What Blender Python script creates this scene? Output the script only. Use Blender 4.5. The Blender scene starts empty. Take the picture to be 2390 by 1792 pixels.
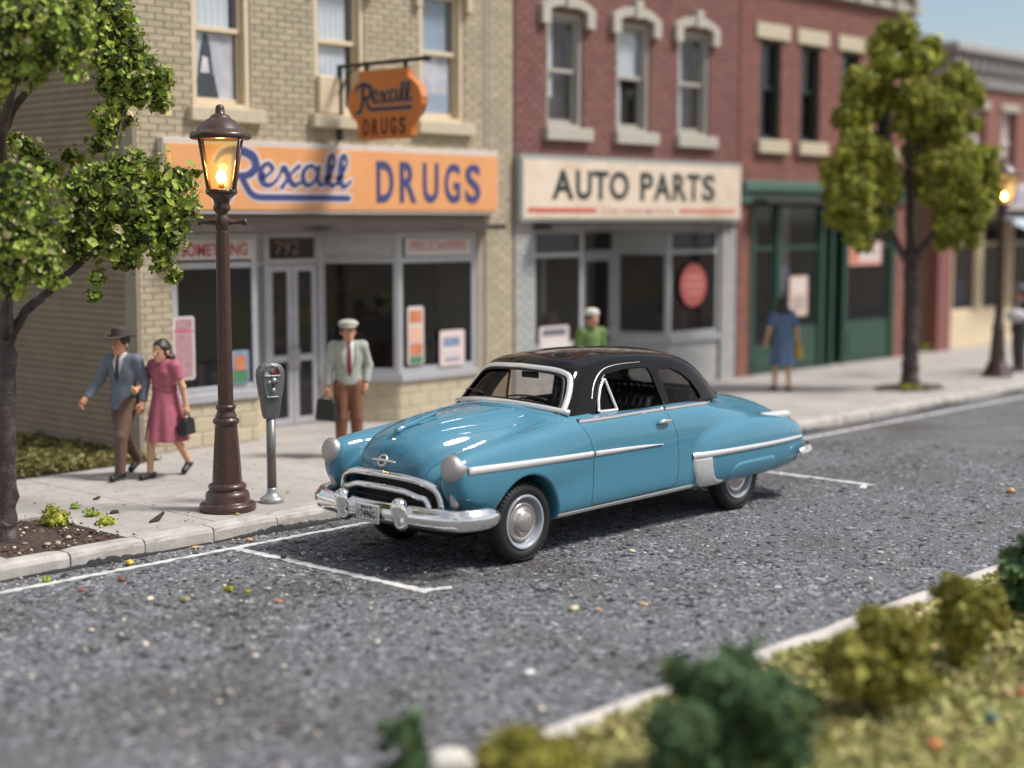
import bpy, math, random
import numpy as np
from mathutils import Vector, Matrix

random.seed(7)
RNG = np.random.default_rng(7)
SC = bpy.context.scene
COL = SC.collection
PI = math.pi

# ------------------------------------------------------------------ camera, sky, sun, exposure
AZ = math.radians(42.9)          # view direction measured from the street's run (+X)
PITCH = math.atan(386.0 / 3594.0)
cam_d = bpy.data.cameras.new('camera')
cam = bpy.data.objects.new('camera', cam_d)
COL.objects.link(cam)
cam.location = (0.0, 0.0, 3.2)
cam.rotation_euler = (PI / 2 - PITCH, 0.0, AZ - PI / 2)
cam_d.sensor_width = 36.0
cam_d.lens = 36.0 * 3594.0 / 2390.0
cam_d.clip_start = 0.1
cam_d.clip_end = 5000.0
cam_d.dof.use_dof = True
cam_d.dof.focus_distance = 15.4
cam_d.dof.aperture_fstop = 0.34
SC.camera = cam

SUN_TO = Vector((0.45, -0.58, 1.0)).normalized()      # towards the sun
SUN_EL = math.asin(SUN_TO.z)
world = bpy.data.worlds.new('World')
SC.world = world
world.use_nodes = True
wn, wl = world.node_tree.nodes, world.node_tree.links
for n in list(wn):
    wn.remove(n)
w_out = wn.new('ShaderNodeOutputWorld')
w_bg = wn.new('ShaderNodeBackground')
w_bg.inputs['Strength'].default_value = 0.105
sky = wn.new('ShaderNodeTexSky')
sky.sky_type = 'NISHITA'
sky.sun_disc = False
sky.sun_elevation = SUN_EL
sky.sun_rotation = math.atan2(SUN_TO.x, SUN_TO.y)
sky.air_density = 1.0
sky.dust_density = 1.0
w_tc = wn.new('ShaderNodeTexCoord')
w_no = wn.new('ShaderNodeTexNoise')
w_no.inputs['Scale'].default_value = 3.2
w_no.inputs['Detail'].default_value = 5.0
w_no.inputs['Roughness'].default_value = 0.5
w_rp = wn.new('ShaderNodeMapRange')
w_rp.inputs['From Min'].default_value = 0.36
w_rp.inputs['From Max'].default_value = 0.68
w_rp.inputs['To Min'].default_value = 0.08
w_rp.inputs['To Max'].default_value = 0.92
w_mx = wn.new('ShaderNodeMix')
w_mx.data_type = 'RGBA'
w_mx.inputs['B'].default_value = (7.6, 7.4, 7.1, 1.0)   # thin white cloud, in the sky texture's own units
wl.new(w_tc.outputs['Generated'], w_no.inputs['Vector'])
wl.new(w_no.outputs['Fac'], w_rp.inputs['Value'])
wl.new(w_rp.outputs['Result'], w_mx.inputs['Factor'])
wl.new(sky.outputs['Color'], w_mx.inputs['A'])
wl.new(w_mx.outputs['Result'], w_bg.inputs['Color'])
wl.new(w_bg.outputs['Background'], w_out.inputs['Surface'])

sun_d = bpy.data.lights.new('sun', 'SUN')
sun_d.energy = 4.0
sun_d.angle = math.radians(13.0)
sun_d.color = (1.0, 0.96, 0.91)
sun = bpy.data.objects.new('sun', sun_d)
COL.objects.link(sun)
sun.rotation_euler = SUN_TO.to_track_quat('Z', 'Y').to_euler()
sun.location = (10, 0, 30)

SC.view_settings.view_transform = 'Standard'
SC.view_settings.look = 'None'
SC.view_settings.exposure = 0.14
SC.view_settings.gamma = 1.0
SC.view_settings.use_curve_mapping = False
SC.render.engine = 'CYCLES'
SC.cycles.use_denoising = True
SC.cycles.max_bounces = 8
SC.cycles.transparent_max_bounces = 12
SC.cycles.sample_clamp_indirect = 6.0
SC.cycles.caustics_reflective = False
SC.cycles.caustics_refractive = False

# ------------------------------------------------------------------ materials
MATS = {}


def mat(name, col, rough=0.5, metal=0.0, coat=0.0, var=0.0, vs=6.0, bump=0.0, bs=40.0, island=0.0,
        dirt=None, emit=None, spec=0.5, coatr=0.04, rvar=0.0, bump2=None):
    """Principled material with procedural colour variation, dirt and fine relief.
    dirt = (colour, amount 0..1, noise scale)"""
    if name in MATS:
        return MATS[name]
    m = bpy.data.materials.new(name)
    m.use_nodes = True
    nt = m.node_tree
    N, L = nt.nodes, nt.links
    b = N['Principled BSDF']
    b.inputs['Roughness'].default_value = rough
    b.inputs['Metallic'].default_value = metal
    b.inputs['Coat Weight'].default_value = coat
    b.inputs['Coat Roughness'].default_value = coatr
    b.inputs['Specular IOR Level'].default_value = spec
    c4 = (*col, 1.0)
    b.inputs['Base Color'].default_value = c4
    geo = N.new('ShaderNodeNewGeometry')

    def noise(scale, detail=5.0, rg=0.6):
        t = N.new('ShaderNodeTexNoise')
        t.inputs['Scale'].default_value = scale
        t.inputs['Detail'].default_value = detail
        t.inputs['Roughness'].default_value = rg
        L.new(geo.outputs['Position'], t.inputs['Vector'])
        return t

    last = None
    if var > 0:
        t = noise(vs)
        mr = N.new('ShaderNodeMapRange')
        mr.inputs['From Min'].default_value = 0.3
        mr.inputs['From Max'].default_value = 0.7
        L.new(t.outputs['Fac'], mr.inputs['Value'])
        mx = N.new('ShaderNodeMix')
        mx.data_type = 'RGBA'
        mx.inputs['A'].default_value = (*[c * (1 - var) for c in col], 1)
        mx.inputs['B'].default_value = (*[min(1, c * (1 + var)) for c in col], 1)
        L.new(mr.outputs['Result'], mx.inputs['Factor'])
        last = mx.outputs['Result']
    if island > 0:
        oi = N.new('ShaderNodeObjectInfo')
        ad = N.new('ShaderNodeMath')
        ad.operation = 'ADD'
        L.new(geo.outputs['Random Per Island'], ad.inputs[0])
        L.new(oi.outputs['Random'], ad.inputs[1])
        fr = N.new('ShaderNodeMath')
        fr.operation = 'FRACT'
        L.new(ad.outputs[0], fr.inputs[0])
        mr = N.new('ShaderNodeMapRange')
        mr.inputs['To Min'].default_value = 1 - island
        mr.inputs['To Max'].default_value = 1 + island
        L.new(fr.outputs[0], mr.inputs['Value'])
        hs = N.new('ShaderNodeHueSaturation')
        hs.inputs['Color'].default_value = c4
        if last is not None:
            L.new(last, hs.inputs['Color'])
        L.new(mr.outputs['Result'], hs.inputs['Value'])
        m2 = N.new('ShaderNodeMath')
        m2.operation = 'MULTIPLY_ADD'
        wnz = N.new('ShaderNodeTexWhiteNoise')
        wnz.noise_dimensions = '1D'
        L.new(fr.outputs[0], wnz.inputs['W'])
        L.new(wnz.outputs['Value'], m2.inputs[0])
        m2.inputs[1].default_value = 0.05 * min(1, island * 3)
        m2.inputs[2].default_value = 0.5 - 0.025 * min(1, island * 3)
        L.new(m2.outputs[0], hs.inputs['Hue'])
        last = hs.outputs['Color']
    for dc, am, ds in ([dirt] if dirt and not isinstance(dirt, list) else (dirt or [])):
        t = noise(ds, 8.0, 0.7)
        mr = N.new('ShaderNodeMapRange')
        mr.inputs['From Min'].default_value = 0.48
        mr.inputs['From Max'].default_value = 0.72
        mr.inputs['To Max'].default_value = am
        L.new(t.outputs['Fac'], mr.inputs['Value'])
        mx = N.new('ShaderNodeMix')
        mx.data_type = 'RGBA'
        mx.inputs['A'].default_value = c4
        mx.inputs['B'].default_value = (*dc, 1)
        if last is not None:
            L.new(last, mx.inputs['A'])
        L.new(mr.outputs['Result'], mx.inputs['Factor'])
        last = mx.outputs['Result']
    if last is not None:
        L.new(last, b.inputs['Base Color'])
    if rvar > 0:
        t = noise(vs * 2.3, 6.0, 0.65)
        mr = N.new('ShaderNodeMapRange')
        mr.inputs['From Min'].default_value = 0.3
        mr.inputs['From Max'].default_value = 0.7
        mr.inputs['To Min'].default_value = max(0.02, rough - rvar)
        mr.inputs['To Max'].default_value = min(1, rough + rvar)
        L.new(t.outputs['Fac'], mr.inputs['Value'])
        L.new(mr.outputs['Result'], b.inputs['Roughness'])
    if bump > 0:
        t = noise(bs, 6.0, 0.6)
        bp = N.new('ShaderNodeBump')
        bp.inputs['Strength'].default_value = 1.0
        bp.inputs['Distance'].default_value = bump
        L.new(t.outputs['Fac'], bp.inputs['Height'])
        out = bp
        if bump2:
            t2 = N.new('ShaderNodeTexVoronoi')
            t2.inputs['Scale'].default_value = bump2[1]
            L.new(geo.outputs['Position'], t2.inputs['Vector'])
            b2 = N.new('ShaderNodeBump')
            b2.inputs['Distance'].default_value = bump2[0]
            L.new(t2.outputs['Distance'], b2.inputs['Height'])
            L.new(bp.outputs['Normal'], b2.inputs['Normal'])
            out = b2
        L.new(out.outputs['Normal'], b.inputs['Normal'])
    if emit:
        b.inputs['Emission Color'].default_value = (*emit[0], 1)
        b.inputs['Emission Strength'].default_value = emit[1]
    MATS[name] = m
    return m


def glass(name, tint, rough=0.02, ior=1.5, haze=0.0):
    if name in MATS:
        return MATS[name]
    m = bpy.data.materials.new(name)
    m.use_nodes = True
    N, L = m.node_tree.nodes, m.node_tree.links
    N.remove(N['Principled BSDF'])
    tr = N.new('ShaderNodeBsdfTransparent')
    tr.inputs['Color'].default_value = (*tint, 1)
    gl = N.new('ShaderNodeBsdfGlossy')
    gl.inputs['Roughness'].default_value = rough
    lw = N.new('ShaderNodeLayerWeight')          # Schlick reflectance, the same from both sides of the sheet
    lw.inputs['Blend'].default_value = 0.5
    pw = N.new('ShaderNodeMath')
    pw.operation = 'POWER'
    pw.inputs[1].default_value = 5.0
    L.new(lw.outputs['Facing'], pw.inputs[0])
    f0 = ((ior - 1) / (ior + 1)) ** 2
    fr = N.new('ShaderNodeMath')
    fr.operation = 'MULTIPLY_ADD'
    fr.inputs[1].default_value = 1 - f0
    fr.inputs[2].default_value = f0
    L.new(pw.outputs[0], fr.inputs[0])
    mx = N.new('ShaderNodeMixShader')
    L.new(fr.outputs[0], mx.inputs['Fac'])
    L.new(tr.outputs['BSDF'], mx.inputs[1])
    L.new(gl.outputs['BSDF'], mx.inputs[2])
    src = mx.outputs['Shader']
    if haze > 0:
        df = N.new('ShaderNodeBsdfDiffuse')
        df.inputs['Color'].default_value = (0.5, 0.5, 0.5, 1)
        m2 = N.new('ShaderNodeMixShader')
        m2.inputs['Fac'].default_value = haze
        L.new(src, m2.inputs[1])
        L.new(df.outputs['BSDF'], m2.inputs[2])
        src = m2.outputs['Shader']
    L.new(src, N['Material Output'].inputs['Surface'])
    MATS[name] = m
    return m


# ------------------------------------------------------------------ objects
def thing(name, label, cat, loc=(0, 0, 0), rz=0.0, group=None):
    o = bpy.data.objects.new(name, None)
    o.empty_display_size = 0.2
    COL.objects.link(o)
    o.location = loc
    o.rotation_euler = (0, 0, rz)
    tag(o, label, cat, group)
    return o


def tag(o, label, cat=None, group=None):
    o['label'] = label
    if cat:
        o['category'] = cat
    if group:
        o['group'] = group
    return o


def mesh(name, V, F, m, normals=None, smooth=False):
    me = bpy.data.meshes.new(name)
    if isinstance(V, np.ndarray):
        V = V.tolist()
    if isinstance(F, np.ndarray):
        F = F.tolist()
    me.from_pydata(V, [], F)
    ms = m if isinstance(m, (list, tuple)) else [m]
    for q in ms:
        me.materials.append(q)
    if smooth or normals is not None:
        me.polygons.foreach_set('use_smooth', [True] * len(me.polygons))
    me.update()
    if normals is not None:
        me.normals_split_custom_set_from_vertices([tuple(n) for n in normals])
    return me


def link(name, me, parent=None, loc=(0, 0, 0), kind=None, rz=0.0):
    o = bpy.data.objects.new(name, me)
    COL.objects.link(o)
    o.location = loc
    o.rotation_euler = (0, 0, rz)
    if parent is not None:
        o.parent = parent
    if kind:
        o['kind'] = kind
    return o


def root_loc(o):
    v = Vector((0, 0, 0))
    while o is not None:
        v = v + Vector(o.location)
        o = o.parent
    return v


def copy_tree(o, parent=None):
    c = o.copy()
    COL.objects.link(c)
    c.parent = parent
    for ch in list(o.children):
        copy_tree(ch, c)
    return c


def seg_rot(p0, p1):
    d = math.atan2(p1[1] - p0[1], p1[0] - p0[0])
    return d, math.hypot(p1[0] - p0[0], p1[1] - p0[1])


class G:
    """collects faces of ONE part; world=True builds in world space under an unrotated parent"""

    def __init__(self):
        self.v = []
        self.f = []
        self.s = []          # smooth flags

    def add(self, V, F, smooth=False):
        b = len(self.v)
        self.v.extend([tuple(map(float, p)) for p in V])
        for q in F:
            self.f.append([b + i for i in q])
            self.s.append(smooth)
        return self

    def box(self, x0, x1, y0, y1, z0, z1, c=0.0):
        V, F = box_vf(x0, x1, y0, y1, z0, z1, c)
        return self.add(V, F)

    def seg(self, p0, p1, z0, z1, t0, t1, a=0.0, b=None, c=0.0):
        """box along the plan segment p0-p1 from distance a to b, between offsets t0..t1 to its left"""
        ang, ln = seg_rot(p0, p1)
        if b is None:
            b = ln
        V, F = box_vf(a, b, t0, t1, z0, z1, c)
        ca, sa = math.cos(ang), math.sin(ang)
        V = [(p0[0] + x * ca - y * sa, p0[1] + x * sa + y * ca, z) for x, y, z in V]
        return self.add(V, F)

    def lathe(self, prof, n=24, at=(0, 0, 0), axis='z', smooth=True, caps=True):
        V, F = [], []
        m = len(prof)
        for i in range(n):
            a = 2 * PI * i / n
            ca, sa = math.cos(a), math.sin(a)
            for r, h in prof:
                if axis == 'z':
                    V.append((at[0] + r * ca, at[1] + r * sa, at[2] + h))
                elif axis == 'y':
                    V.append((at[0] + r * ca, at[1] + h, at[2] + r * sa))
                else:
                    V.append((at[0] + h, at[1] + r * ca, at[2] + r * sa))
        for i in range(n):
            j = (i + 1) % n
            for k in range(m - 1):
                q = [i * m + k, j * m + k, j * m + k + 1, i * m + k + 1]
                F.append(q if axis != 'y' else q[::-1])
        for k, rev in ((0, True), (m - 1, False)):
            if caps and prof[k][0] > 1e-4:
                q = [i * m + k for i in range(n)]
                if rev:
                    q = q[::-1]
                F.append(q if axis != 'y' else q[::-1])
        return self.add(V, F, smooth)

    def tube(self, pts, rad, n=8, smooth=True, caps=True, flat=1.0):
        V, F = tube_vf(pts, rad, n, flat)
        m = len(pts)
        if caps:
            F.append(list(range(n))[::-1])
            F.append([(m - 1) * n + k for k in range(n)])
        return self.add(V, F, smooth)

    def prism(self, poly, h0, h1, plane='xz', c=0.0):
        """polygon extruded: plane xz -> along y from h0 to h1; 'yz' -> along x; 'xy' -> along z"""
        n = len(poly)

        def P(a, b, h):
            return (a, h, b) if plane == 'xz' else ((h, a, b) if plane == 'yz' else (a, b, h))
        area = sum(poly[i][0] * poly[(i + 1) % n][1] - poly[(i + 1) % n][0] * poly[i][1] for i in range(n))
        if area < 0:
            poly = poly[::-1]
        V = [P(a, b, h0) for a, b in poly] + [P(a, b, h1) for a, b in poly]
        F = [list(range(n)), [n + i for i in range(n)][::-1]]
        for i in range(n):
            j = (i + 1) % n
            F.append([i, n + i, n + j, j])
        if (plane == 'xz') == (h1 < h0):
            F = [q[::-1] for q in F]
        if plane != 'xz':
            pass
        return self.add(V, F)

    def obj(self, name, m, parent=None, kind=None, world=True, autosm=None):
        V = self.v
        loc = (0, 0, 0)
        if world and parent is not None:
            r = root_loc(parent)
            V = [(x - r.x, y - r.y, z - r.z) for x, y, z in V]
        me = mesh(name, V, self.f, m)
        if any(self.s):
            me.polygons.foreach_set('use_smooth', self.s)
        return link(name, me, parent, loc, kind)


def box_vf(x0, x1, y0, y1, z0, z1, c=0.0):
    if c <= 0:
        V = [(x, y, z) for z in (z0, z1) for y in (y0, y1) for x in (x0, x1)]
        return V, [(0, 2, 3, 1), (4, 5, 7, 6), (0, 1, 5, 4), (2, 6, 7, 3), (0, 4, 6, 2), (1, 3, 7, 5)]
    X, Y, Z = (x0, x1), (y0, y1), (z0, z1)
    V, I = [], {}
    for i in (0, 1):
        for j in (0, 1):
            for k in (0, 1):
                sx, sy, sz = (c if i == 0 else -c), (c if j == 0 else -c), (c if k == 0 else -c)
                for ax in range(3):
                    I[i, j, k, ax] = len(V)
                    V.append((X[i] + (0 if ax == 0 else sx), Y[j] + (0 if ax == 1 else sy), Z[k] + (0 if ax == 2 else sz)))
    F = []
    ctr = ((x0 + x1) / 2, (y0 + y1) / 2, (z0 + z1) / 2)

    def face(idx):
        a, b, d = (np.array(V[idx[q]]) for q in (0, 1, 2))
        nrm = np.cross(b - a, d - a)
        mid = np.mean([V[q] for q in idx], axis=0) - np.array(ctr)
        F.append(tuple(idx) if np.dot(nrm, mid) > 0 else tuple(idx[::-1]))
    for ax in range(3):
        for s in (0, 1):
            o = [q for q in range(3) if q != ax]
            r = []
            for u, w in ((0, 0), (1, 0), (1, 1), (0, 1)):
                k = [0, 0, 0]
                k[ax] = s
                k[o[0]] = u
                k[o[1]] = w
                r.append(I[k[0], k[1], k[2], ax])
            face(r)
    for ax in range(3):
        o = [q for q in range(3) if q != ax]
        for u in (0, 1):
            for w in (0, 1):
                k0, k1 = [0, 0, 0], [0, 0, 0]
                k0[ax], k1[ax] = 0, 1
                for k in (k0, k1):
                    k[o[0]], k[o[1]] = u, w
                face([I[(*k0, o[0])], I[(*k1, o[0])], I[(*k1, o[1])], I[(*k0, o[1])]])
    for i in (0, 1):
        for j in (0, 1):
            for k in (0, 1):
                face([I[i, j, k, 0], I[i, j, k, 1], I[i, j, k, 2]])
    return V, F


def tube_vf(pts, rad, n=8, flat=1.0):
    P = np.array(pts, float)
    m = len(P)
    R = np.full(m, rad) if np.isscalar(rad) else np.array(rad, float)
    T = np.gradient(P, axis=0)
    T /= np.linalg.norm(T, axis=1)[:, None] + 1e-12
    up = np.array([0, 0, 1.0]) if abs(T[0][2]) < 0.9 else np.array([1.0, 0, 0])
    V = []
    u = np.cross(up, T[0])
    u /= np.linalg.norm(u)
    for i in range(m):
        u = u - T[i] * np.dot(u, T[i])
        u /= np.linalg.norm(u) + 1e-12
        w = np.cross(T[i], u)
        for k in range(n):
            a = 2 * PI * k / n
            V.append(P[i] + R[i] * (math.cos(a) * u + flat * math.sin(a) * w))
    F = []
    for i in range(m - 1):
        for k in range(n):
            k2 = (k + 1) % n
            F.append([i * n + k, i * n + k2, (i + 1) * n + k2, (i + 1) * n + k])
    return V, F


def spline(pts, per=8):
    """Catmull-Rom through the points"""
    P = np.array(pts, float)
    Q = np.vstack([2 * P[0] - P[1], P, 2 * P[-1] - P[-2]])
    out = []
    for i in range(1, len(Q) - 2):
        for t in np.linspace(0, 1, per, endpoint=False):
            a, b, c, d = Q[i - 1], Q[i], Q[i + 1], Q[i + 2]
            out.append(0.5 * (2 * b + (c - a) * t + (2 * a - 5 * b + 4 * c - d) * t * t + (3 * b - a - 3 * c + d) * t ** 3))
    out.append(P[-1])
    return np.array(out)


def pch(xk, yk):
    """monotone cubic interpolation (pchip)"""
    xk, yk = np.array(xk, float), np.array(yk, float)
    h = np.diff(xk)
    dl = np.diff(yk) / h
    m = np.zeros_like(yk)
    for i in range(1, len(xk) - 1):
        if dl[i - 1] * dl[i] > 0:
            w1, w2 = 2 * h[i] + h[i - 1], h[i] + 2 * h[i - 1]
            m[i] = (w1 + w2) / (w1 / dl[i - 1] + w2 / dl[i])
    m[0], m[-1] = dl[0], dl[-1]

    X = np.linspace(xk[0], xk[-1], 3000)
    i = np.clip(np.searchsorted(xk, X) - 1, 0, len(h) - 1)
    t = (X - xk[i]) / h[i]
    Y = (yk[i] * (1 + 2 * t) * (1 - t) ** 2 + m[i] * h[i] * t * (1 - t) ** 2
         + yk[i + 1] * t * t * (3 - 2 * t) + m[i + 1] * h[i] * t * t * (t - 1))
    return X, Y


# ------------------------------------------------------------------ signed-distance modelling
def smin(a, b, k):
    h = np.maximum(k - np.abs(a - b), 0) / k
    return np.minimum(a, b) - h * h * h * k / 6.0


def smax(a, b, k):
    return -smin(-a, -b, k)


def capsule(P, a, b, r1, r2):
    a, b = np.array(a, float), np.array(b, float)
    ab = b - a
    t = np.clip(((P - a) @ ab) / (ab @ ab + 1e-12), 0, 1)
    return np.linalg.norm(P - a - t[:, None] * ab, axis=1) - (r1 + t * (r2 - r1))


def ellip(P, c, r):
    q = (P - np.array(c)) / np.array(r)
    k = np.linalg.norm(q, axis=1)
    k2 = np.linalg.norm(q / np.array(r), axis=1) + 1e-9
    return k * (k - 1) / k2


def poly_sd(x, y, poly):
    """signed distance to a 2D polygon"""
    d = np.full(x.shape, 1e9)
    s = np.ones(x.shape)
    n = len(poly)
    for i in range(n):
        ax, ay = poly[i]
        bx, by = poly[i - 1]
        ex, ey = bx - ax, by - ay
        wx, wy = x - ax, y - ay
        t = np.clip((wx * ex + wy * ey) / (ex * ex + ey * ey), 0, 1)
        d = np.minimum(d, (wx - ex * t) ** 2 + (wy - ey * t) ** 2)
        c1, c2, c3 = y >= ay, y < by, ex * wy > ey * wx
        fl = (c1 & c2 & c3) | (~c1 & ~c2 & ~c3)
        s = np.where(fl, -s, s)
    return s * np.sqrt(d)


def sdf_grad(f, P, e):
    g = np.zeros_like(P)
    for k in range(3):
        d = np.zeros(3)
        d[k] = e
        g[:, k] = (f(P + d) - f(P - d)) / (2 * e)
    return g


def sdf_mesh(f, lo, hi, h, slack=1.35, newton=2):
    """surface nets over a sparsely evaluated grid, then pulled onto the surface; returns verts, quads, normals"""
    lo, hi = np.array(lo, float), np.array(hi, float)
    B = 6
    nb = np.ceil((hi - lo) / (h * B)).astype(int) + 1
    cs = h * B
    ax = [lo[k] + cs * (np.arange(nb[k]) + 0.5) - h * 0.5 for k in range(3)]
    Cc = np.stack(np.meshgrid(*ax, indexing='ij'), -1).reshape(-1, 3)
    fc = f(Cc)
    near = np.abs(fc) < cs * 0.87 * slack
    n = nb * B
    F = np.repeat(np.repeat(np.repeat(fc.reshape(nb), B, 0), B, 1), B, 2)
    bi = np.stack(np.unravel_index(np.nonzero(near)[0], nb), -1)
    off = np.stack(np.meshgrid(*[np.arange(B)] * 3, indexing='ij'), -1).reshape(-1, 3)
    for s in range(0, len(bi), 6000):
        I = (bi[s:s + 6000, None, :] * B + off[None]).reshape(-1, 3)
        F[I[:, 0], I[:, 1], I[:, 2]] = f(lo + I * h)
    S = F < 0
    nx, ny, nz = n
    cnt = np.zeros((nx - 1, ny - 1, nz - 1), np.int8)
    for i in (0, 1):
        for j in (0, 1):
            for k in (0, 1):
                cnt += S[i:nx - 1 + i, j:ny - 1 + j, k:nz - 1 + k]
    act = (cnt > 0) & (cnt < 8)
    idx = np.full(act.shape, -1, np.int64)
    A = np.stack(np.nonzero(act), -1)
    idx[act] = np.arange(len(A))
    acc = np.zeros((len(A), 3))
    w = np.zeros(len(A))
    cor = [(i, j, k) for i in (0, 1) for j in (0, 1) for k in (0, 1)]
    for a in cor:
        for k in range(3):
            if a[k] == 0:
                b = list(a)
                b[k] = 1
                fa = F[A[:, 0] + a[0], A[:, 1] + a[1], A[:, 2] + a[2]]
                fb = F[A[:, 0] + b[0], A[:, 1] + b[1], A[:, 2] + b[2]]
                x = (fa < 0) != (fb < 0)
                t = np.where(x, fa / np.where(x, fa - fb, 1), 0)
                p = np.tile(np.array(a, float), (len(A), 1))
                p[:, k] += t
                acc[x] += p[x]
                w[x] += 1
    V = lo + (A + acc / w[:, None]) * h
    Q = []
    for k in range(3):
        sl0 = [slice(None)] * 3
        sl1 = [slice(None)] * 3
        sl0[k] = slice(0, n[k] - 1)
        sl1[k] = slice(1, n[k])
        a, b = S[tuple(sl0)], S[tuple(sl1)]
        o = [q for q in range(3) if q != k]
        E = np.stack(np.nonzero(a != b), -1)
        sg = a[E[:, 0], E[:, 1], E[:, 2]]
        ok = np.all(E[:, o] >= 1, axis=1) & (E[:, o[0]] < n[o[0]] - 1) & (E[:, o[1]] < n[o[1]] - 1)
        E, sg = E[ok], sg[ok]
        c = []
        for du, dv in ((-1, -1), (0, -1), (0, 0), (-1, 0)):
            J = E.copy()
            J[:, o[0]] += du
            J[:, o[1]] += dv
            c.append(idx[J[:, 0], J[:, 1], J[:, 2]])
        q = np.stack(c, -1)
        if k == 1:
            sg = ~sg
        q[~sg] = q[~sg][:, ::-1]
        Q.append(q)
    Q = np.vstack(Q)
    Q = Q[np.all(Q >= 0, axis=1)]
    for _ in range(newton):
        g = sdf_grad(f, V, h * 0.3)
        g2 = np.sum(g * g, 1)
        st = (f(V) / np.maximum(g2, 0.05))[:, None] * g
        ln = np.linalg.norm(st, axis=1)
        st *= np.minimum(1, 0.7 * h / np.maximum(ln, 1e-9))[:, None]
        V = V - st
    g = sdf_grad(f, V, h * 0.3)
    Nn = g / (np.linalg.norm(g, axis=1)[:, None] + 1e-9)
    return V, Q, Nn


def submesh(V, Q, Nn, mask):
    q = Q[mask]
    u, inv = np.unique(q, return_inverse=True)
    return V[u], inv.reshape(q.shape), Nn[u]


# ------------------------------------------------------------------ lettering
def text_vf(body, bold=0.0, depth=0.004):
    cu = bpy.data.curves.new('lettering', 'FONT')
    cu.body = body
    cu.size = 1.0
    cu.offset = bold
    cu.extrude = depth
    cu.resolution_u = 4
    o = bpy.data.objects.new('lettering', cu)
    COL.objects.link(o)
    dg = bpy.context.evaluated_depsgraph_get()
    me = o.evaluated_get(dg).to_mesh()
    V = np.array([v.co[:] for v in me.vertices])
    F = [list(p.vertices) for p in me.polygons]
    o.evaluated_get(dg).to_mesh_clear()
    bpy.data.objects.remove(o)
    bpy.data.curves.remove(cu)
    return V, F


def text_fit(g, body, bx, fn, bold=0.0, depth=0.004):
    """fit text into the box (u0,u1,v0,v1) and map (u,v,w) to the place by fn"""
    V, F = text_vf(body, bold, depth)
    lo, hi = V.min(0), V.max(0)
    u = bx[0] + (V[:, 0] - lo[0]) / (hi[0] - lo[0]) * (bx[1] - bx[0])
    v = bx[2] + (V[:, 1] - lo[1]) / (hi[1] - lo[1]) * (bx[3] - bx[2])
    g.add([fn(a, b, c) for a, b, c in zip(u, v, V[:, 2])], F)


def stroke_vf(pts, wid, lift, fn, per=7):
    """flat brush stroke with round ends, drawn at height `lift` over the face"""
    P = spline(pts, per)
    m = len(P)
    W = np.interp(np.linspace(0, 1, m), np.linspace(0, 1, len(wid)), wid) if not np.isscalar(wid) else np.full(m, wid)
    T = np.gradient(P, axis=0)
    T /= np.linalg.norm(T, axis=1)[:, None] + 1e-12
    Nn = np.stack([-T[:, 1], T[:, 0]], -1)
    L = P + Nn * W[:, None] / 2
    R = P - Nn * W[:, None] / 2
    V = [fn(a, b, lift) for a, b in L] + [fn(a, b, lift) for a, b in R]
    F = [[i, m + i, m + i + 1, i + 1] for i in range(m - 1)]
    for e, sgn in ((0, -1), (m - 1, 1)):
        b = len(V)
        n = 7
        for k in range(n):
            a = PI * k / (n - 1)
            d = Nn[e] * math.cos(a) + T[e] * sgn * math.sin(a)
            q = P[e] + d * W[e] / 2
            V.append(fn(q[0], q[1], lift))
        q = list(range(b, b + n))
        F.append(q if sgn < 0 else q[::-1])
    return V, F
# ------------------------------------------------------------------ ground, road, pavement, kerbs
M_earth = mat('earth', (0.16, 0.13, 0.085), 0.95, var=0.3, vs=1.5, bump=0.02, bs=9)
M_asph = mat('asphalt', (0.128, 0.132, 0.142), 0.82, var=0.30, vs=2.2, bump=0.016, bs=34, dirt=[((0.20, 0.195, 0.19), 0.6, 5.0), ((0.056, 0.048, 0.038), 0.95, 0.55)],
             bump2=(0.012, 26))
M_chip = mat('aggregate', (0.165, 0.170, 0.184), 0.7, island=0.72, var=0.15, vs=30, dirt=[((0.070, 0.060, 0.048), 0.90, 0.55)])
M_conc = mat('concrete', (0.43, 0.40, 0.372), 0.85, var=0.10, vs=1.2, bump=0.004, bs=22, dirt=[((0.30, 0.275, 0.25), 0.6, 3.1), ((0.26, 0.235, 0.21), 0.55, 0.9), ((0.22, 0.2, 0.18), 0.5, 11)])
M_kerb = mat('kerb concrete', (0.47, 0.44, 0.40), 0.85, var=0.14, vs=4, bump=0.006, bs=26, dirt=((0.25, 0.23, 0.21), 0.7, 5.0),
             island=0.05)
M_kerb2 = mat('pale kerb concrete', (0.58, 0.53, 0.49), 0.85, var=0.12, vs=4, bump=0.006, bs=24, dirt=((0.35, 0.3, 0.26), 0.6, 6.0),
              island=0.05)
M_tar = mat('tar', (0.016, 0.016, 0.018), 0.6, var=0.3, vs=20, bump=0.01, bs=60)
M_line = mat('road paint', (0.72, 0.71, 0.69), 0.75, var=0.08, vs=14, bump=0.006, bs=45, dirt=[((0.30, 0.30, 0.31), 0.9, 14), ((0.22, 0.22, 0.23), 0.85, 5)])
M_soil = mat('soil', (0.075, 0.048, 0.036), 0.95, var=0.4, vs=9, bump=0.02, bs=40)
M_crumb = mat('soil crumb', (0.10, 0.065, 0.05), 0.95, island=0.6)
M_peb = mat('pebble tan', (0.56, 0.48, 0.37), 0.75, island=0.45, var=0.1, vs=50)

G().box(-1500, 1500, -1500, 1500, -0.9, -0.08).obj('ground', M_earth, kind='structure')


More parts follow.
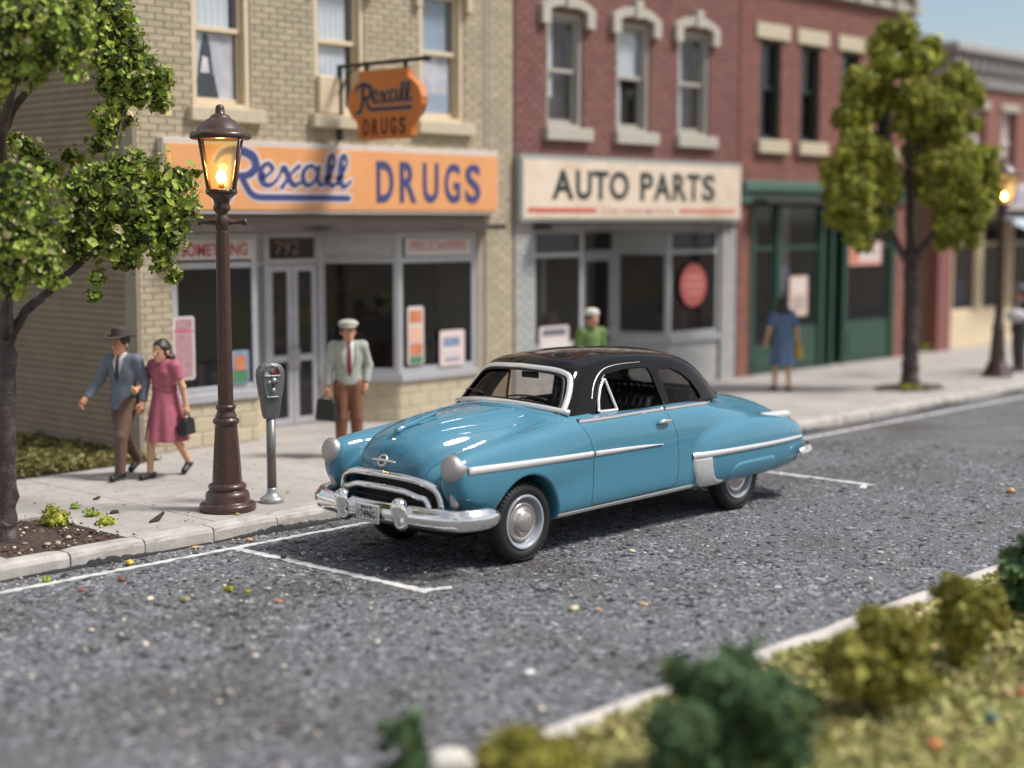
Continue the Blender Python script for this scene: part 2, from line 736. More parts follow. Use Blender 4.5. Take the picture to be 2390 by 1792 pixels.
def sheet(name, x0, x1, y0, y1, z, nx, ny, amp, m, f=None):
    xs, ys = np.linspace(x0, x1, nx), np.linspace(y0, y1, ny)
    X, Y = np.meshgrid(xs, ys, indexing='ij')
    Z = z + amp * (np.sin(X * 1.7 + Y * 2.9) + np.sin(X * 4.1 - Y * 3.3 + 1) * 0.6 + RNG.normal(0, 0.5, X.shape))
    V = np.stack([X, Y, Z], -1).reshape(-1, 3)
    I = np.arange(nx * ny).reshape(nx, ny)
    F = np.stack([I[:-1, :-1], I[1:, :-1], I[1:, 1:], I[:-1, 1:]], -1).reshape(-1, 4)
    o = link(name, mesh(name, V, F, m, smooth=True), None, kind='structure')
    return o


road = G().box(-120, 220, 5.95, 12.5, -0.3, 0.0).obj('road', M_asph, kind='structure')
road['label'] = 'grey asphalt street with coarse aggregate and white parking bay lines'


def rocks(P, S, flat=0.55, n=6, jit=0.35):
    """many little irregular stones in one mesh: P centres, S sizes"""
    base = np.array([(1, 0, 0), (0, 1, 0), (-1, 0, 0), (0, -1, 0), (0, 0, 1), (0, 0, -1)], float)
    tri = np.array([(0, 1, 4), (1, 2, 4), (2, 3, 4), (3, 0, 4), (1, 0, 5), (2, 1, 5), (3, 2, 5), (0, 3, 5)])
    k = len(P)
    ang = RNG.uniform(0, 2 * PI, k)
    st = RNG.uniform(0.55, 1.5, k)
    V = base[None] * (1 + RNG.uniform(-jit, jit, (k, 6, 3)))
    V[:, :, 0] *= st[:, None]
    V[:, :, 2] *= flat
    tl = RNG.uniform(-0.35, 0.35, (k, 1))
    V[:, :, 2] += V[:, :, 0] * tl * 0.6
    c, s = np.cos(ang)[:, None], np.sin(ang)[:, None]
    x, y = V[:, :, 0] * c - V[:, :, 1] * s, V[:, :, 0] * s + V[:, :, 1] * c
    V = np.stack([x, y, V[:, :, 2]], -1) * np.asarray(S)[:, None, None] + P[:, None, :]
    F = (tri[None] + (np.arange(k) * 6)[:, None, None]).reshape(-1, 3)
    return V.reshape(-1, 3), F


ICO = None


def pebbles(P, S, flat=0.6):
    """rounded little stones (icosahedra) in one mesh"""
    g = (1 + 5 ** 0.5) / 2
    b = np.array([(-1, g, 0), (1, g, 0), (-1, -g, 0), (1, -g, 0), (0, -1, g), (0, 1, g), (0, -1, -g), (0, 1, -g), (g, 0, -1), (g, 0, 1), (-g, 0, -1), (-g, 0, 1)]) / 1.9
    tri = np.array([(0, 11, 5), (0, 5, 1), (0, 1, 7), (0, 7, 10), (0, 10, 11), (1, 5, 9), (5, 11, 4), (11, 10, 2), (10, 7, 6), (7, 1, 8), (3, 9, 4), (3, 4, 2), (3, 2, 6), (3, 6, 8), (3, 8, 9), (4, 9, 5), (2, 4, 11), (6, 2, 10), (8, 6, 7), (9, 8, 1)])
    k = len(P)
    V = b[None] * (1 + RNG.uniform(-0.22, 0.22, (k, 12, 3)))
    V = V * RNG.uniform(0.65, 1.35, (k, 1, 3))
    ang = RNG.uniform(0, 2 * PI, k)
    c, s = np.cos(ang)[:, None], np.sin(ang)[:, None]
    V = np.stack([V[:, :, 0] * c - V[:, :, 1] * s, V[:, :, 0] * s + V[:, :, 1] * c, V[:, :, 2] * flat], -1)
    V = V * np.asarray(S)[:, None, None] + P[:, None, :]
    return V.reshape(-1, 3), (tri[None] + (np.arange(k) * 12)[:, None, None]).reshape(-1, 3)


def scatter(n, x0, x1, y0, y1):
    return np.stack([RNG.uniform(x0, x1, n), RNG.uniform(y0, y1, n)], -1)


P2 = np.vstack([scatter(30000, 4.5, 12, 6.0, 12.4), scatter(17000, 12, 19, 6.0, 12.4), scatter(4000, 19, 36, 6.0, 12.4)])
online = (np.abs(P2[:, 1] - 12.05) < 0.06) | ((np.abs(P2[:, 0] - 9.0) < 0.06) & (P2[:, 1] > 9.35)) | ((np.abs(P2[:, 0] - 16.37) < 0.06) & (P2[:, 1] > 9.3))
P2 = P2[~online]
sz = RNG.gamma(3.0, 0.0048, len(P2)) + 0.005
V, F = rocks(np.column_stack([P2, np.full(len(P2), 0.0)]), sz, flat=0.28)
agg = link('road_aggregate', mesh('road_aggregate', V, F, M_chip), road, kind='stuff')

# near-black chips stand in for the shade in pits; pale chips stand out
for nm, n1, n2, sc_, col in (('road_pit_shade_chips', 4800, 2400, 0.0050, (0.022, 0.022, 0.025)), ('road_pale_chips', 3000, 1500, 0.0040, (0.31, 0.32, 0.335))):
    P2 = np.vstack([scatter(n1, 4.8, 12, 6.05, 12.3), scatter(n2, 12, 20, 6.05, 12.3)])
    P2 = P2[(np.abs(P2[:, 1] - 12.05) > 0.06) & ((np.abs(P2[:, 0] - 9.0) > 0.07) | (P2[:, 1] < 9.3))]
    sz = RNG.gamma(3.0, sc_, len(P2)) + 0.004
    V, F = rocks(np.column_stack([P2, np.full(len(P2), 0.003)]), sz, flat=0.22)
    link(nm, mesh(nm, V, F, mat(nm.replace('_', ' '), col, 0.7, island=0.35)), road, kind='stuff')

# loose tan grit lying on the road
P2 = np.vstack([scatter(750, 5, 13, 6.1, 12.3), scatter(160, 13, 24, 6.1, 12.3), scatter(120, 6, 14, 12.1, 12.4)])
P2 = P2[(np.abs(P2[:, 0] - 12.3) > 2.6) | (P2[:, 1] < 9.2)]
sz = RNG.gamma(1.6, 0.0042, len(P2)) + 0.005
V, F = pebbles(np.column_stack([P2, sz * 0.35]), sz)
gr = link('loose_grit', mesh('loose_grit', V, F, M_peb, smooth=True), None, kind='stuff')
tag(gr, 'scattered small tan and cream grit lying on the asphalt', 'grit')


def jagged(name, pts, width, z, m, parent, jit=0.018, step=0.05):
    """painted band along a polyline with uneven edges"""
    P = np.array(pts, float)
    ln = np.linalg.norm(P[-1] - P[0])
    n = max(6, int(ln / step))
    T = (P[-1] - P[0]) / ln
    Nn = np.array([-T[1], T[0]])
    V, F = [], []
    for i in range(n + 1):
        c = P[0] + T * ln * i / n
        a = width / 2 + random.uniform(-jit, jit)
        b = width / 2 + random.uniform(-jit, jit)
        q, r = c + Nn * a, c - Nn * b
        V += [(q[0], q[1], z), (r[0], r[1], z)]
    for i in range(n):
        F.append([2 * i, 2 * i + 1, 2 * i + 3, 2 * i + 2])
    return link(name, mesh(name, V, F, m), parent)


jagged('edge_line', [(2, 12.05), (33, 12.05)], 0.085, 0.0035, M_line, road)
jagged('bay_line', [(8.98, 12.0), (9.03, 9.37)], 0.10, 0.0055, M_line, road)
jagged('bay_line', [(16.34, 12.0), (16.40, 9.30)], 0.10, 0.0055, M_line, road)
jagged('bay_tick', [(8.96, 9.50), (9.28, 9.33)], 0.075, 0.0075, M_line, road)
jagged('bay_tick', [(16.12, 9.28), (16.44, 9.42)], 0.075, 0.0075, M_line, road)

# tar squeezed out along the kerb foot: uneven on the road and up the stone
V, F = [], []
n = 900
hz = np.clip(np.cumsum(RNG.normal(0, 0.010, n)), -0.03, 0.03)
for i in range(n + 1):
    x = 3 + 30.0 * i / n
    k = min(i, n - 1)
    nz = 0.5 + 0.5 * math.sin(x * 1.9 + 1.4 * math.sin(x * 0.7) + 0.8)
    nz = max(0.0, nz - 0.25) * (0.35 if x < 7.6 else 1.0)
    up = 0.012 + 0.085 * nz * (0.5 + 0.5 * random.random()) + hz[k] * 0.5 * nz
    out = 0.02 + 0.11 * nz * random.uniform(0.5, 1.0)
    V += [(x, 12.415, max(0.012, up)), (x, 12.40, 0.014), (x, 12.40 - out, 0.006)]
for i in range(n):
    F += [[3 * i, 3 * i + 3, 3 * i + 4, 3 * i + 1], [3 * i + 1, 3 * i + 4, 3 * i + 5, 3 * i + 2]]
link('gutter_tar', mesh('gutter_tar', V, F, M_tar), road)


def kerb_stone_mesh(L, w, h, rnd, seed):
    rs = random.Random(seed)
    prof = [(0, -0.2), (0, h - rnd), (rnd * 0.3, h - rnd * 0.3), (rnd, h), (w, h), (w, -0.2)]
    n = 7
    V, F = [], []
    for i in range(n):
        t = i / (n - 1)
        e = 0.012 if i in (0, n - 1) else 0.0
        for k, (y, z) in enumerate(prof):
            j = rs.uniform(-0.006, 0.006)
            V.append((t * (L - 0.016) + 0.008, y + e * (1 if y < w * 0.5 else -1) + j * (k in (1, 2)), z - e * 0.8 * (z > 0) + (j if k == 3 else 0)))
    m = len(prof)
    for i in range(n - 1):
        for k in range(m):
            k2 = (k + 1) % m
            F.append([i * m + k, (i + 1) * m + k, (i + 1) * m + k2, i * m + k2])
    F.append(list(range(m)))
    F.append([(n - 1) * m + k for k in range(m)][::-1])
    return V, F


kerb = thing('kerb', 'weathered grey kerb of separate stones along the shop pavement', None, (0, 12.42, 0))
kerb['kind'] = 'structure'
km = [mesh('kerb_stone', *kerb_stone_mesh(0.8, 0.21, 0.155, 0.05, s), M_kerb) for s in range(5)]
for i in range(46):
    link('kerb_stone', km[i % 5], kerb, (3.42 + 0.8 * i, random.uniform(-0.008, 0.008), random.uniform(-0.006, 0.006)))
kerb_b = G().box(-110, 3.40, 12.42, 12.63, -0.2, 0.155, 0.02).box(40.25, 215, 12.42, 12.63, -0.2, 0.155, 0.02).obj('kerb_run', M_kerb, kerb)
kerb2 = thing('kerb', 'pale concrete kerb edging the planted verge across the road', None, (0, 5.80, 0))
kerb2['kind'] = 'structure'
km2 = [mesh('kerb_stone', *[(np.array(v) * np.array([1, -1, 1]) + np.array([0, 0.22, 0])).tolist() if q == 0 else v
       for q, v in enumerate(kerb_stone_mesh(1.9, 0.22, 0.15, 0.04, s))], M_kerb2) for s in range(3)]
for i in range(12):
    link('kerb_stone', km2[i % 3], kerb2, (2.2 + 1.9 * i, random.uniform(-0.006, 0.006), random.uniform(-0.005, 0.005)))
G().box(-110, 2.18, 5.8, 6.02, -0.2, 0.15, 0.02).box(25.05, 215, 5.8, 6.02, -0.2, 0.15, 0.02).obj('kerb_run', M_kerb2, kerb2)

walk = thing('pavement', 'pale concrete pavement slabs in front of the shops', None, (0, 12.63, 0))
walk['kind'] = 'structure'
x = 9.2 - 2.3 * 5
i = 0
while x < 44:
    x0, x1 = x + 0.006, x + 2.3 - 0.006
    dz = random.uniform(-0.002, 0.002)
    if 6.8 < x < 7.0:
        G().prism([(x0, 14.2), (8.16, 14.2), (8.16, 12.637), (x1, 12.637), (x1, 18.4), (x0, 18.4)], -0.1, 0.15, 'xy').obj('slab', M_conc, walk)
    else:
        G().box(x0, x1, 12.637, 18.4, -0.1, 0.15 + dz, 0.006).obj('slab', M_conc, walk)
    x += 2.3
G().box(-110, 9.2 - 2.3 * 5, 12.637, 18.4, -0.1, 0.15).box(x, 215, 12.637, 18.4, -0.1, 0.15).obj('slab_run', M_conc, walk)
# fine cracks and stains on the slabs
V, F = [], []
for cx, cy, ang, ln in [(10.9, 12.95, 0.15, 0.8), (11.7, 13.1, 0.1, 0.7), (8.7, 13.6, 1.2, 0.5), (9.7, 14.2, 0.3, 0.35), (12.1, 14.4, 0.2, 0.9)]:
    p = np.array([cx, cy])
    pts = [p.copy()]
    for q in range(9):
        p = p + ln / 9 * np.array([math.cos(ang + random.uniform(-0.6, 0.6)), math.sin(ang + random.uniform(-0.6, 0.6))])
        pts.append(p.copy())
    for q in range(9):
        b = len(V)
        w = 0.004
        V += [(pts[q][0], pts[q][1] - w, 0.1545), (pts[q][0], pts[q][1] + w, 0.1545), (pts[q + 1][0], pts[q + 1][1] + w, 0.1545), (pts[q + 1][0], pts[q + 1][1] - w, 0.1545)]
        F.append([b, b + 3, b + 2, b + 1])
link('crack', mesh('crack', [(a, b - 12.63, c) for a, b, c in V], F, mat('crack', (0.12, 0.105, 0.09), 0.95)), walk)

P2 = scatter(420, 6.5, 20, 12.7, 16.6)
sz = RNG.gamma(1.5, 0.0035, len(P2)) + 0.003
V, F = pebbles(np.column_stack([P2[:, 0], P2[:, 1] - 12.63, np.full(len(P2), 0.1525)]), sz, 0.4)
link('pavement_specks', mesh('pavement_specks', V, F, mat('dark specks', (0.16, 0.13, 0.11), 0.9, island=0.6), smooth=True), walk, kind='stuff')
# soil bed round the nearer street tree
nx, ny = 40, 36
X, Y = np.meshgrid(np.linspace(6.2, 8.155, nx), np.linspace(12.64, 14.195, ny), indexing='ij')
Z = 0.125 + 0.03 * np.exp(-((X - 7.35) ** 2 + (Y - 13.4) ** 2) / 0.25) + RNG.normal(0, 0.006, X.shape)
I = np.arange(nx * ny).reshape(nx, ny)
F = np.stack([I[:-1, :-1], I[1:, :-1], I[1:, 1:], I[:-1, 1:]], -1).reshape(-1, 4)
soil = link('soil_bed', mesh('soil_bed', np.stack([X, Y, Z], -1).reshape(-1, 3), F, M_soil, smooth=True), None, kind='structure')
P2 = scatter(900, 6.3, 8.3, 12.66, 14.3)
P2 = P2[RNG.uniform(0, 1, len(P2)) < np.where((P2[:, 0] > 8.12) | (P2[:, 1] > 14.15), 0.25, 1)]
sz = RNG.gamma(3, 0.004, len(P2)) + 0.004
V, F = rocks(np.column_stack([P2, np.where((P2[:, 0] > 8.15) | (P2[:, 1] > 14.2), 0.152, 0.135) + sz * 0.3]), sz)
link('soil_crumbs', mesh('soil_crumbs', V, F, M_crumb), soil, kind='stuff')
P2 = scatter(60, 6.5, 8.3, 12.66, 14.2)
sz = RNG.gamma(3, 0.0035, len(P2)) + 0.005
V, F = pebbles(np.column_stack([P2, 0.15 + sz * 0.3]), sz)
link('soil_grit', mesh('soil_grit', V, F, M_peb, smooth=True), soil, kind='stuff')
# ------------------------------------------------------------------ buildings
FY = 16.9                                   # facade line
M_cream = mat('cream brick', (0.43, 0.365, 0.258), 0.8, island=0.10, var=0.08, vs=9, bump=0.003, bs=60, dirt=((0.30, 0.27, 0.21), 0.5, 2.6))
M_mort1 = mat('cream mortar', (0.52, 0.46, 0.34), 0.9, var=0.1, vs=20)
M_red = mat('red brick', (0.220, 0.098, 0.086), 0.8, island=0.12, var=0.10, vs=8, bump=0.003, bs=60, dirt=((0.17, 0.095, 0.085), 0.5, 2.4))
M_mort2 = mat('red mortar', (0.26, 0.145, 0.125), 0.9, var=0.1, vs=20)
M_red2 = mat('orange red brick', (0.245, 0.104, 0.084), 0.8, island=0.12, var=0.10, vs=7, dirt=((0.20, 0.10, 0.085), 0.4, 2.0))
M_grayb = mat('grey painted brick', (0.40, 0.40, 0.39), 0.7, island=0.07, var=0.06, vs=9)
M_side = mat('brown siding', (0.27, 0.208, 0.142), 0.75, var=0.12, vs=2.5, island=0.05, dirt=((0.20, 0.16, 0.11), 0.5, 1.5))
M_creamw = mat('cream paint', (0.66, 0.55, 0.38), 0.55, var=0.06, vs=7, rvar=0.1)
M_sill = mat('buff stone', (0.55, 0.475, 0.345), 0.75, var=0.1, vs=9, bump=0.003, bs=50)
M_grayst = mat('grey limestone', (0.46, 0.425, 0.36), 0.75, var=0.1, vs=9, bump=0.003, bs=50)
M_grayw = mat('grey window paint', (0.40, 0.375, 0.335), 0.55, var=0.06, vs=8)
M_alu = mat('silver grey paint', (0.45, 0.45, 0.475), 0.38, metal=0.25, var=0.07, vs=7, rvar=0.12)
M_soff = mat('soffit tan', (0.33, 0.28, 0.22), 0.8, var=0.1, vs=5)
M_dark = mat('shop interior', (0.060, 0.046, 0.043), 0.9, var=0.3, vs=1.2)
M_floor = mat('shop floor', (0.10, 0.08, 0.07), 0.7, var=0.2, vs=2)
M_roof = mat('flat roof felt', (0.10, 0.10, 0.10), 0.9)
M_green = mat('dark green paint', (0.020, 0.062, 0.042), 0.45, var=0.12, vs=5, rvar=0.1)
M_green2 = mat('muted green paint', (0.075, 0.155, 0.125), 0.5, var=0.08, vs=5)
M_graysf = mat('grey shopfront paint', (0.36, 0.37, 0.375), 0.5, var=0.07, vs=5)
M_block = mat('buff block', (0.50, 0.43, 0.30), 0.8, island=0.06, var=0.08, vs=8, bump=0.003, bs=40, dirt=((0.36, 0.31, 0.22), 0.5, 4))
M_white = mat('white paint', (0.74, 0.72, 0.69), 0.6, var=0.05, vs=6)
M_curt = mat('white curtain', (0.80, 0.80, 0.84), 0.85, var=0.06, vs=4)
M_black = mat('black paint', (0.012, 0.013, 0.012), 0.4, var=0.1, vs=20)
M_brass = mat('worn metal', (0.55, 0.54, 0.52), 0.35, metal=0.9)
GL = glass('window glass', (0.92, 0.94, 0.95), 0.03)
GLD = glass('shop glass', (0.66, 0.67, 0.70), 0.04, haze=0.010)


def cells(x0, x1, z0, z1, holes):
    """rectangles of the wall left round the openings"""
    xs = sorted({x0, x1, *[min(max(h[k], x0), x1) for h in holes for k in (0, 1)]})
    out = []
    for a, b in zip(xs[:-1], xs[1:]):
        if b - a < 1e-4:
            continue
        hs = sorted([(max(h[2], z0), min(h[3], z1)) for h in holes if h[0] < b - 1e-4 and h[1] > a + 1e-4])
        z = z0
        for h0, h1 in hs:
            if h0 > z + 1e-4:
                out.append((a, b, z, h0))
            z = max(z, h1)
        if z < z1 - 1e-4:
            out.append((a, b, z, z1))
    return out


def brick_mesh(L, H, D, m, cache={}):
    key = (round(L, 2), round(H, 3), m.name)
    if key not in cache:
        c = 0.006
        a, b = L / 2, H / 2
        V = [(-a, 0, -b), (a, 0, -b), (a, 0, b), (-a, 0, b),
             (-a, -D + c, -b), (a, -D + c, -b), (a, -D + c, b), (-a, -D + c, b),
             (-a + c, -D, -b + c), (a - c, -D, -b + c), (a - c, -D, b - c), (-a + c, -D, b - c)]
        F = [(8, 9, 10, 11)]
        for k in range(4):
            j = (k + 1) % 4
            F += [(k, j, 4 + j, 4 + k), (4 + k, 4 + j, 8 + j, 8 + k)]
        cache[key] = (V, F, mesh('brick', V, F, m))
    return cache[key]


def brickwork(parent, rects, holes, L, H, y, m, nobj, zmax=6.6, gap=0.010, D=0.02, order=None, name='brick'):
    """running-bond bricks standing proud of the mortar; the nobj that show largest are objects, the rest one mesh"""
    B = []
    for (x0, x1, z0, z1) in rects:
        r = 0
        z = z0
        while z < z1 - 0.02:
            zt = min(z + H, z1)
            row = int(round(z / H))
            cut = sorted([(h[0], h[1]) for h in holes if h[2] < zt - 0.01 and h[3] > z + 0.01])
            iv, a = [], x0
            for c0, c1 in cut:
                if c0 > a:
                    iv.append((a, min(c0, x1)))
                a = max(a, c1)
            if a < x1:
                iv.append((a, x1))
            for a, b in iv:
                k = math.floor((a - (row % 2) * L / 2) / L)
                while True:
                    p = k * L + (row % 2) * L / 2
                    if p >= b:
                        break
                    q0, q1 = max(p, a), min(p + L, b)
                    if q1 - q0 > 0.03:
                        B.append((q0, q1, z, zt))
                    k += 1
            z += H
            r += 1
    B.sort(key=order or (lambda q: (q[2] > zmax, q[0])))
    rl = root_loc(parent)
    V, F = [], []
    for i, (q0, q1, z, zt) in enumerate(B):
        v, f, me = brick_mesh(q1 - q0 - gap, zt - z - gap, D, m)
        cx, cz = (q0 + q1) / 2, (z + zt) / 2
        dy = random.uniform(-0.002, 0.003)
        if i < nobj:
            link(name, me, parent, (cx - rl.x, y + dy - rl.y, cz - rl.z))
        else:
            b = len(V)
            V += [(a + cx - rl.x, c + y + dy - rl.y, e + cz - rl.z) for a, c, e in v]
            F += [[b + k for k in q] for q in f]
    if V:
        link('brick_field', mesh('brick_field', V, F, m), parent, kind='stuff')


def sash_window(parent, x0, x1, z0, z1, mid, mf, recess=0.1, jamb=0.085, sill=None, msill=None, back=None, curtain=None):
    """double-hung window set in a wall opening: window(frame) > sash, pane, sill, curtain"""
    y = FY + recess * 0.25
    g = G()
    g.box(x0, x0 + jamb, y, y + 0.26, z0, z1, 0.006)
    g.box(x1 - jamb, x1, y, y + 0.26, z0, z1, 0.006)
    g.box(x0 + jamb, x1 - jamb, y + 0.002, y + 0.258, z1 - jamb, z1 - 0.001, 0.006)
    g.box(x0 + jamb, x1 - jamb, y + 0.002, y + 0.258, z0 + 0.001, z0 + jamb * 0.8, 0.006)
    w = g.obj('window', mf, parent)
    a, b = x0 + jamb + 0.002, x1 - jamb - 0.002
    c, d = z0 + jamb * 0.8 + 0.002, z1 - jamb - 0.002
    for lo, hi, yy in ((mid - 0.035, d, y + 0.07), (c, mid + 0.035, y + 0.115)):
        g = G()
        st = 0.055
        g.box(a, a + st, yy, yy + 0.04, lo, hi, 0.005)
        g.box(b - st, b, yy, yy + 0.04, lo, hi, 0.005)
        g.box(a + st, b - st, yy + 0.001, yy + 0.039, hi - st * (1.0 if hi == d else 1.25), hi, 0.005)
        g.box(a + st, b - st, yy + 0.001, yy + 0.039, lo, lo + st * (1.3 if lo == c else 1.2), 0.005)
        g.obj('sash', mf, w)
        G().box(a + st, b - st, yy + 0.018, yy + 0.024, lo + st, hi - st).obj('pane', GL, w)
    if sill:
        G().box(sill[0], sill[1], FY - 0.11, FY + 0.16, sill[2], sill[3], 0.012).obj('sill', msill or mf, w)
    if curtain:
        for (u0, u1, v0, v1, mm) in curtain:
            V, F = [], []
            n = 28
            for i in range(n + 1):
                xx = u0 + (u1 - u0) * i / n
                yy = y + 0.157 + 0.006 * math.sin(i * 1.35)
                V += [(xx, yy, v0), (xx, yy, v1)]
            F = [[2 * i, 2 * i + 2, 2 * i + 3, 2 * i + 1] for i in range(n)]
            g = G()
            g.add(V, F, True)
            g.obj('curtain', mm, w)
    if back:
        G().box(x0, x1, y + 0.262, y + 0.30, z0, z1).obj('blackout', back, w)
    return w


def pane_frame(parent, name, p0, p1, z0, z1, mf, wd=0.07, rails=(), tk=0.06, glassm=None, panels=()):
    """glazed frame along a plan segment; rails = heights of cross rails; panels = indices of fields filled solid"""
    ang, ln = seg_rot(p0, p1)
    g = G()
    g.seg(p0, p1, z0, z1, -0.0, tk, 0, wd, 0.006)
    g.seg(p0, p1, z0, z1, -0.0, tk, ln - wd, ln, 0.006)
    lev = [z0 + wd / 2] + list(rails) + [z1 - wd / 2]
    for zz in lev:
        g.seg(p0, p1, zz - wd / 2, zz + wd / 2, 0.002, tk - 0.002, wd - 0.002, ln - wd + 0.002, 0.006)
    fr = g.obj(name, mf, parent)
    for k in range(len(lev) - 1):
        a, b = lev[k] + wd / 2 - 0.004, lev[k + 1] - wd / 2 + 0.004
        gg = G()
        if k in panels:
            gg.seg(p0, p1, a, b, tk * 0.45, tk * 0.8, wd - 0.004, ln - wd + 0.004)
            gg.obj('panel', mf, fr)
        else:
            gg.seg(p0, p1, a, b, tk * 0.5, tk * 0.6, wd - 0.004, ln - wd + 0.004)
            gg.obj('pane', glassm or GLD, fr)
    return fr


def blocks(parent, p0, p1, z0, z1, H, L, m, y_off=0.0, tk=0.10, name='block'):
    """bulkhead of separate blocks with open joints along a plan segment"""
    ang, ln = seg_rot(p0, p1)
    g = G()
    g.seg(p0, p1, z0, z1 - 0.005, 0.012, tk, 0.004, ln - 0.004)
    g.obj('bulkhead', M_mort1 if m is M_block else M_graysf, parent)
    z, r = z0, 0
    while z < z1 - 0.03:
        zt = min(z + H, z1)
        s = -(r % 2) * L / 2
        while s < ln:
            a, b = max(0, s), min(ln, s + L)
            if b - a > 0.04:
                gg = G()
                gg.seg(p0, p1, z + 0.006, zt - 0.006, random.uniform(-0.004, 0.002), 0.05, a + 0.006, b - 0.006, 0.012)
                gg.obj(name, m, parent)
            s += L
        z += H
        r += 1


def shopfront(parent, x0, xl, d0, d1, xr, x1, mf, zs, ztop, trans, bulk, mb, bh, bl, rec=0.9, left_panel=False, y=FY, double=True, header_sign=True):
    """recessed-entry shopfront: left window x0..xl, door d0..d1 set back, slanted glass to xr, right window to x1"""
    yb = y + rec
    segs = [((x0, y + 0.05), (xl, y + 0.05)), ((xl, y + 0.05), (d0, yb)), ((d1, yb), (xr, y + 0.05)), ((xr, y + 0.05), (x1, y + 0.05))]
    for k, (p0, p1) in enumerate(segs):
        blocks(parent, p0, p1, 0.15, zs - 0.12, bh, bl, mb)
        g = G()
        g.seg(p0, p1, zs - 0.12, zs, -0.05, 0.10, -0.0, None, 0.008)
        g.obj('window_ledge', mf, parent)
        pane_frame(parent, 'display_window', p0, p1, zs + 0.001, ztop, mf, 0.085, (trans,), panels=(1,) if k in (1, 2) or left_panel else ())
    # door leaves and transom light
    pane_frame(parent, 'transom_window', (d0, yb), (d1, yb), trans - 0.04, ztop, mf, 0.075)
    n = 2 if double else 1
    for k in range(n):
        a = d0 + 0.03 + (d1 - d0 - 0.06) * k / n
        b = d0 + 0.03 + (d1 - d0 - 0.06) * (k + 1) / n
        dr = pane_frame(parent, 'door', (a + 0.004, yb + 0.01), (b - 0.004, yb + 0.01), 0.16, trans - 0.05, mf, 0.10, (1.15,), tk=0.05)
        hx = b - 0.05 if k == 0 else a + 0.05
        G().tube([(hx, yb + 0.01, 0.98), (hx, yb - 0.05, 1.0), (hx, yb - 0.05, 1.3), (hx, yb + 0.01, 1.32)], 0.016, 6).obj('handle', M_brass, dr)
    G().box(d0 - 0.06, d0 + 0.028, yb - 0.02, yb + 0.09, 0.152, ztop, 0.006).box(d1 - 0.028, d1 + 0.06, yb - 0.02, yb + 0.09, 0.152, ztop, 0.006).obj('door_frame', mf, parent)


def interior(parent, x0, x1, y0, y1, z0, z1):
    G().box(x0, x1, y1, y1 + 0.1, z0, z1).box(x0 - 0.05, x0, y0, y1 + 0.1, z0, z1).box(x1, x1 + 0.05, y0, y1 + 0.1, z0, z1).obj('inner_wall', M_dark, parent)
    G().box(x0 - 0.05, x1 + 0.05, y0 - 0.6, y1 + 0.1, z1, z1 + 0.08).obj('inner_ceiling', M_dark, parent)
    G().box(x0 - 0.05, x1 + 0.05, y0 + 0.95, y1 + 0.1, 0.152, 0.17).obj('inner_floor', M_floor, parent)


# ---- cream brick drugstore
B1 = thing('drugstore_building', 'cream brick two-storey shop building with brown clapboard side wall', 'building', (14.7, FY, 0))
X0, X1 = 11.16, 18.22
ZT = 8.6
wins = [(12.09, 13.02), (14.15, 15.07), (16.18, 17.10)]
WZ0, WZ1 = 4.66, 6.62
holes = [(a, b, WZ0, WZ1) for a, b in wins]
shop1 = (11.70, 17.62, 0.0, 3.27)
g = G()
for a, b, c, d in cells(X0 + 0.02, X1, 0.1, ZT, holes + [shop1]):
    g.box(a, b, FY + 0.02, FY + 0.30, c, d)
g.obj('wall', M_mort1, B1)
brickwork(B1, [(X0 + 0.03, 17.53, 3.27, 7.1), (X0 + 0.03, 11.70, 0.15, 3.27), (17.66, X1, 3.27, 7.1), (17.62, X1, 0.15, 3.27)],
          holes + [(17.53, 17.66, 0, 9), (11.5, 17.7, 3.30, 4.20)], 0.262, 0.087, FY + 0.02, M_cream, 300, D=0.015,
          order=lambda q: (q[2] > 6.3, (q[0] - 12.5) * 0.5 if q[2] > 4.2 else abs(q[0] - 11.2) * 0.3 + 0.8))
G().box(17.545, 17.645, FY + 0.005, FY + 0.022, 4.3, 7.1).obj('wall_groove', M_soff, B1)
# clapboard side
G().box(X0 + 0.03, X0 + 0.2, FY + 0.30, 26.0, 0.05, ZT).obj('side_wall', M_side, B1)
G().box(X0 - 0.02, X0 + 0.022, FY - 0.003, FY + 0.26, 0.12, ZT, 0.008).obj('corner_board', M_soff, B1)
V, F = [], []
z = 0.10
bm = mesh('siding_board', [(0.0, 0, 0), (-0.035, 0, 0.0), (-0.008, 0, 0.10), (0.0, 0, 0.10), (0.0, 8.8, 0), (-0.035, 8.8, 0.0), (-0.008, 8.8, 0.10), (0.0, 8.8, 0.10)],
          [(0, 1, 2, 3), (4, 7, 6, 5), (1, 5, 6, 2), (0, 4, 5, 1), (2, 6, 7, 3)], M_side)
while z < 7.4:
    link('siding_board', bm, B1, (X0 + 0.028 - 14.7, 0.262, z), rz=random.uniform(-0.0004, 0.0004))
    z += 0.0885
G().box(X0, X1, FY + 0.3, 26.0, ZT - 0.25, ZT - 0.1).obj('roof', M_roof, B1)
G().box(X0 - 0.05, X1, FY - 0.18, FY + 0.35, 8.0, 8.25, 0.02).box(X0 - 0.08, X1, FY - 0.26, FY + 0.35, 8.252, 8.6, 0.02).obj('cornice', M_creamw, B1)
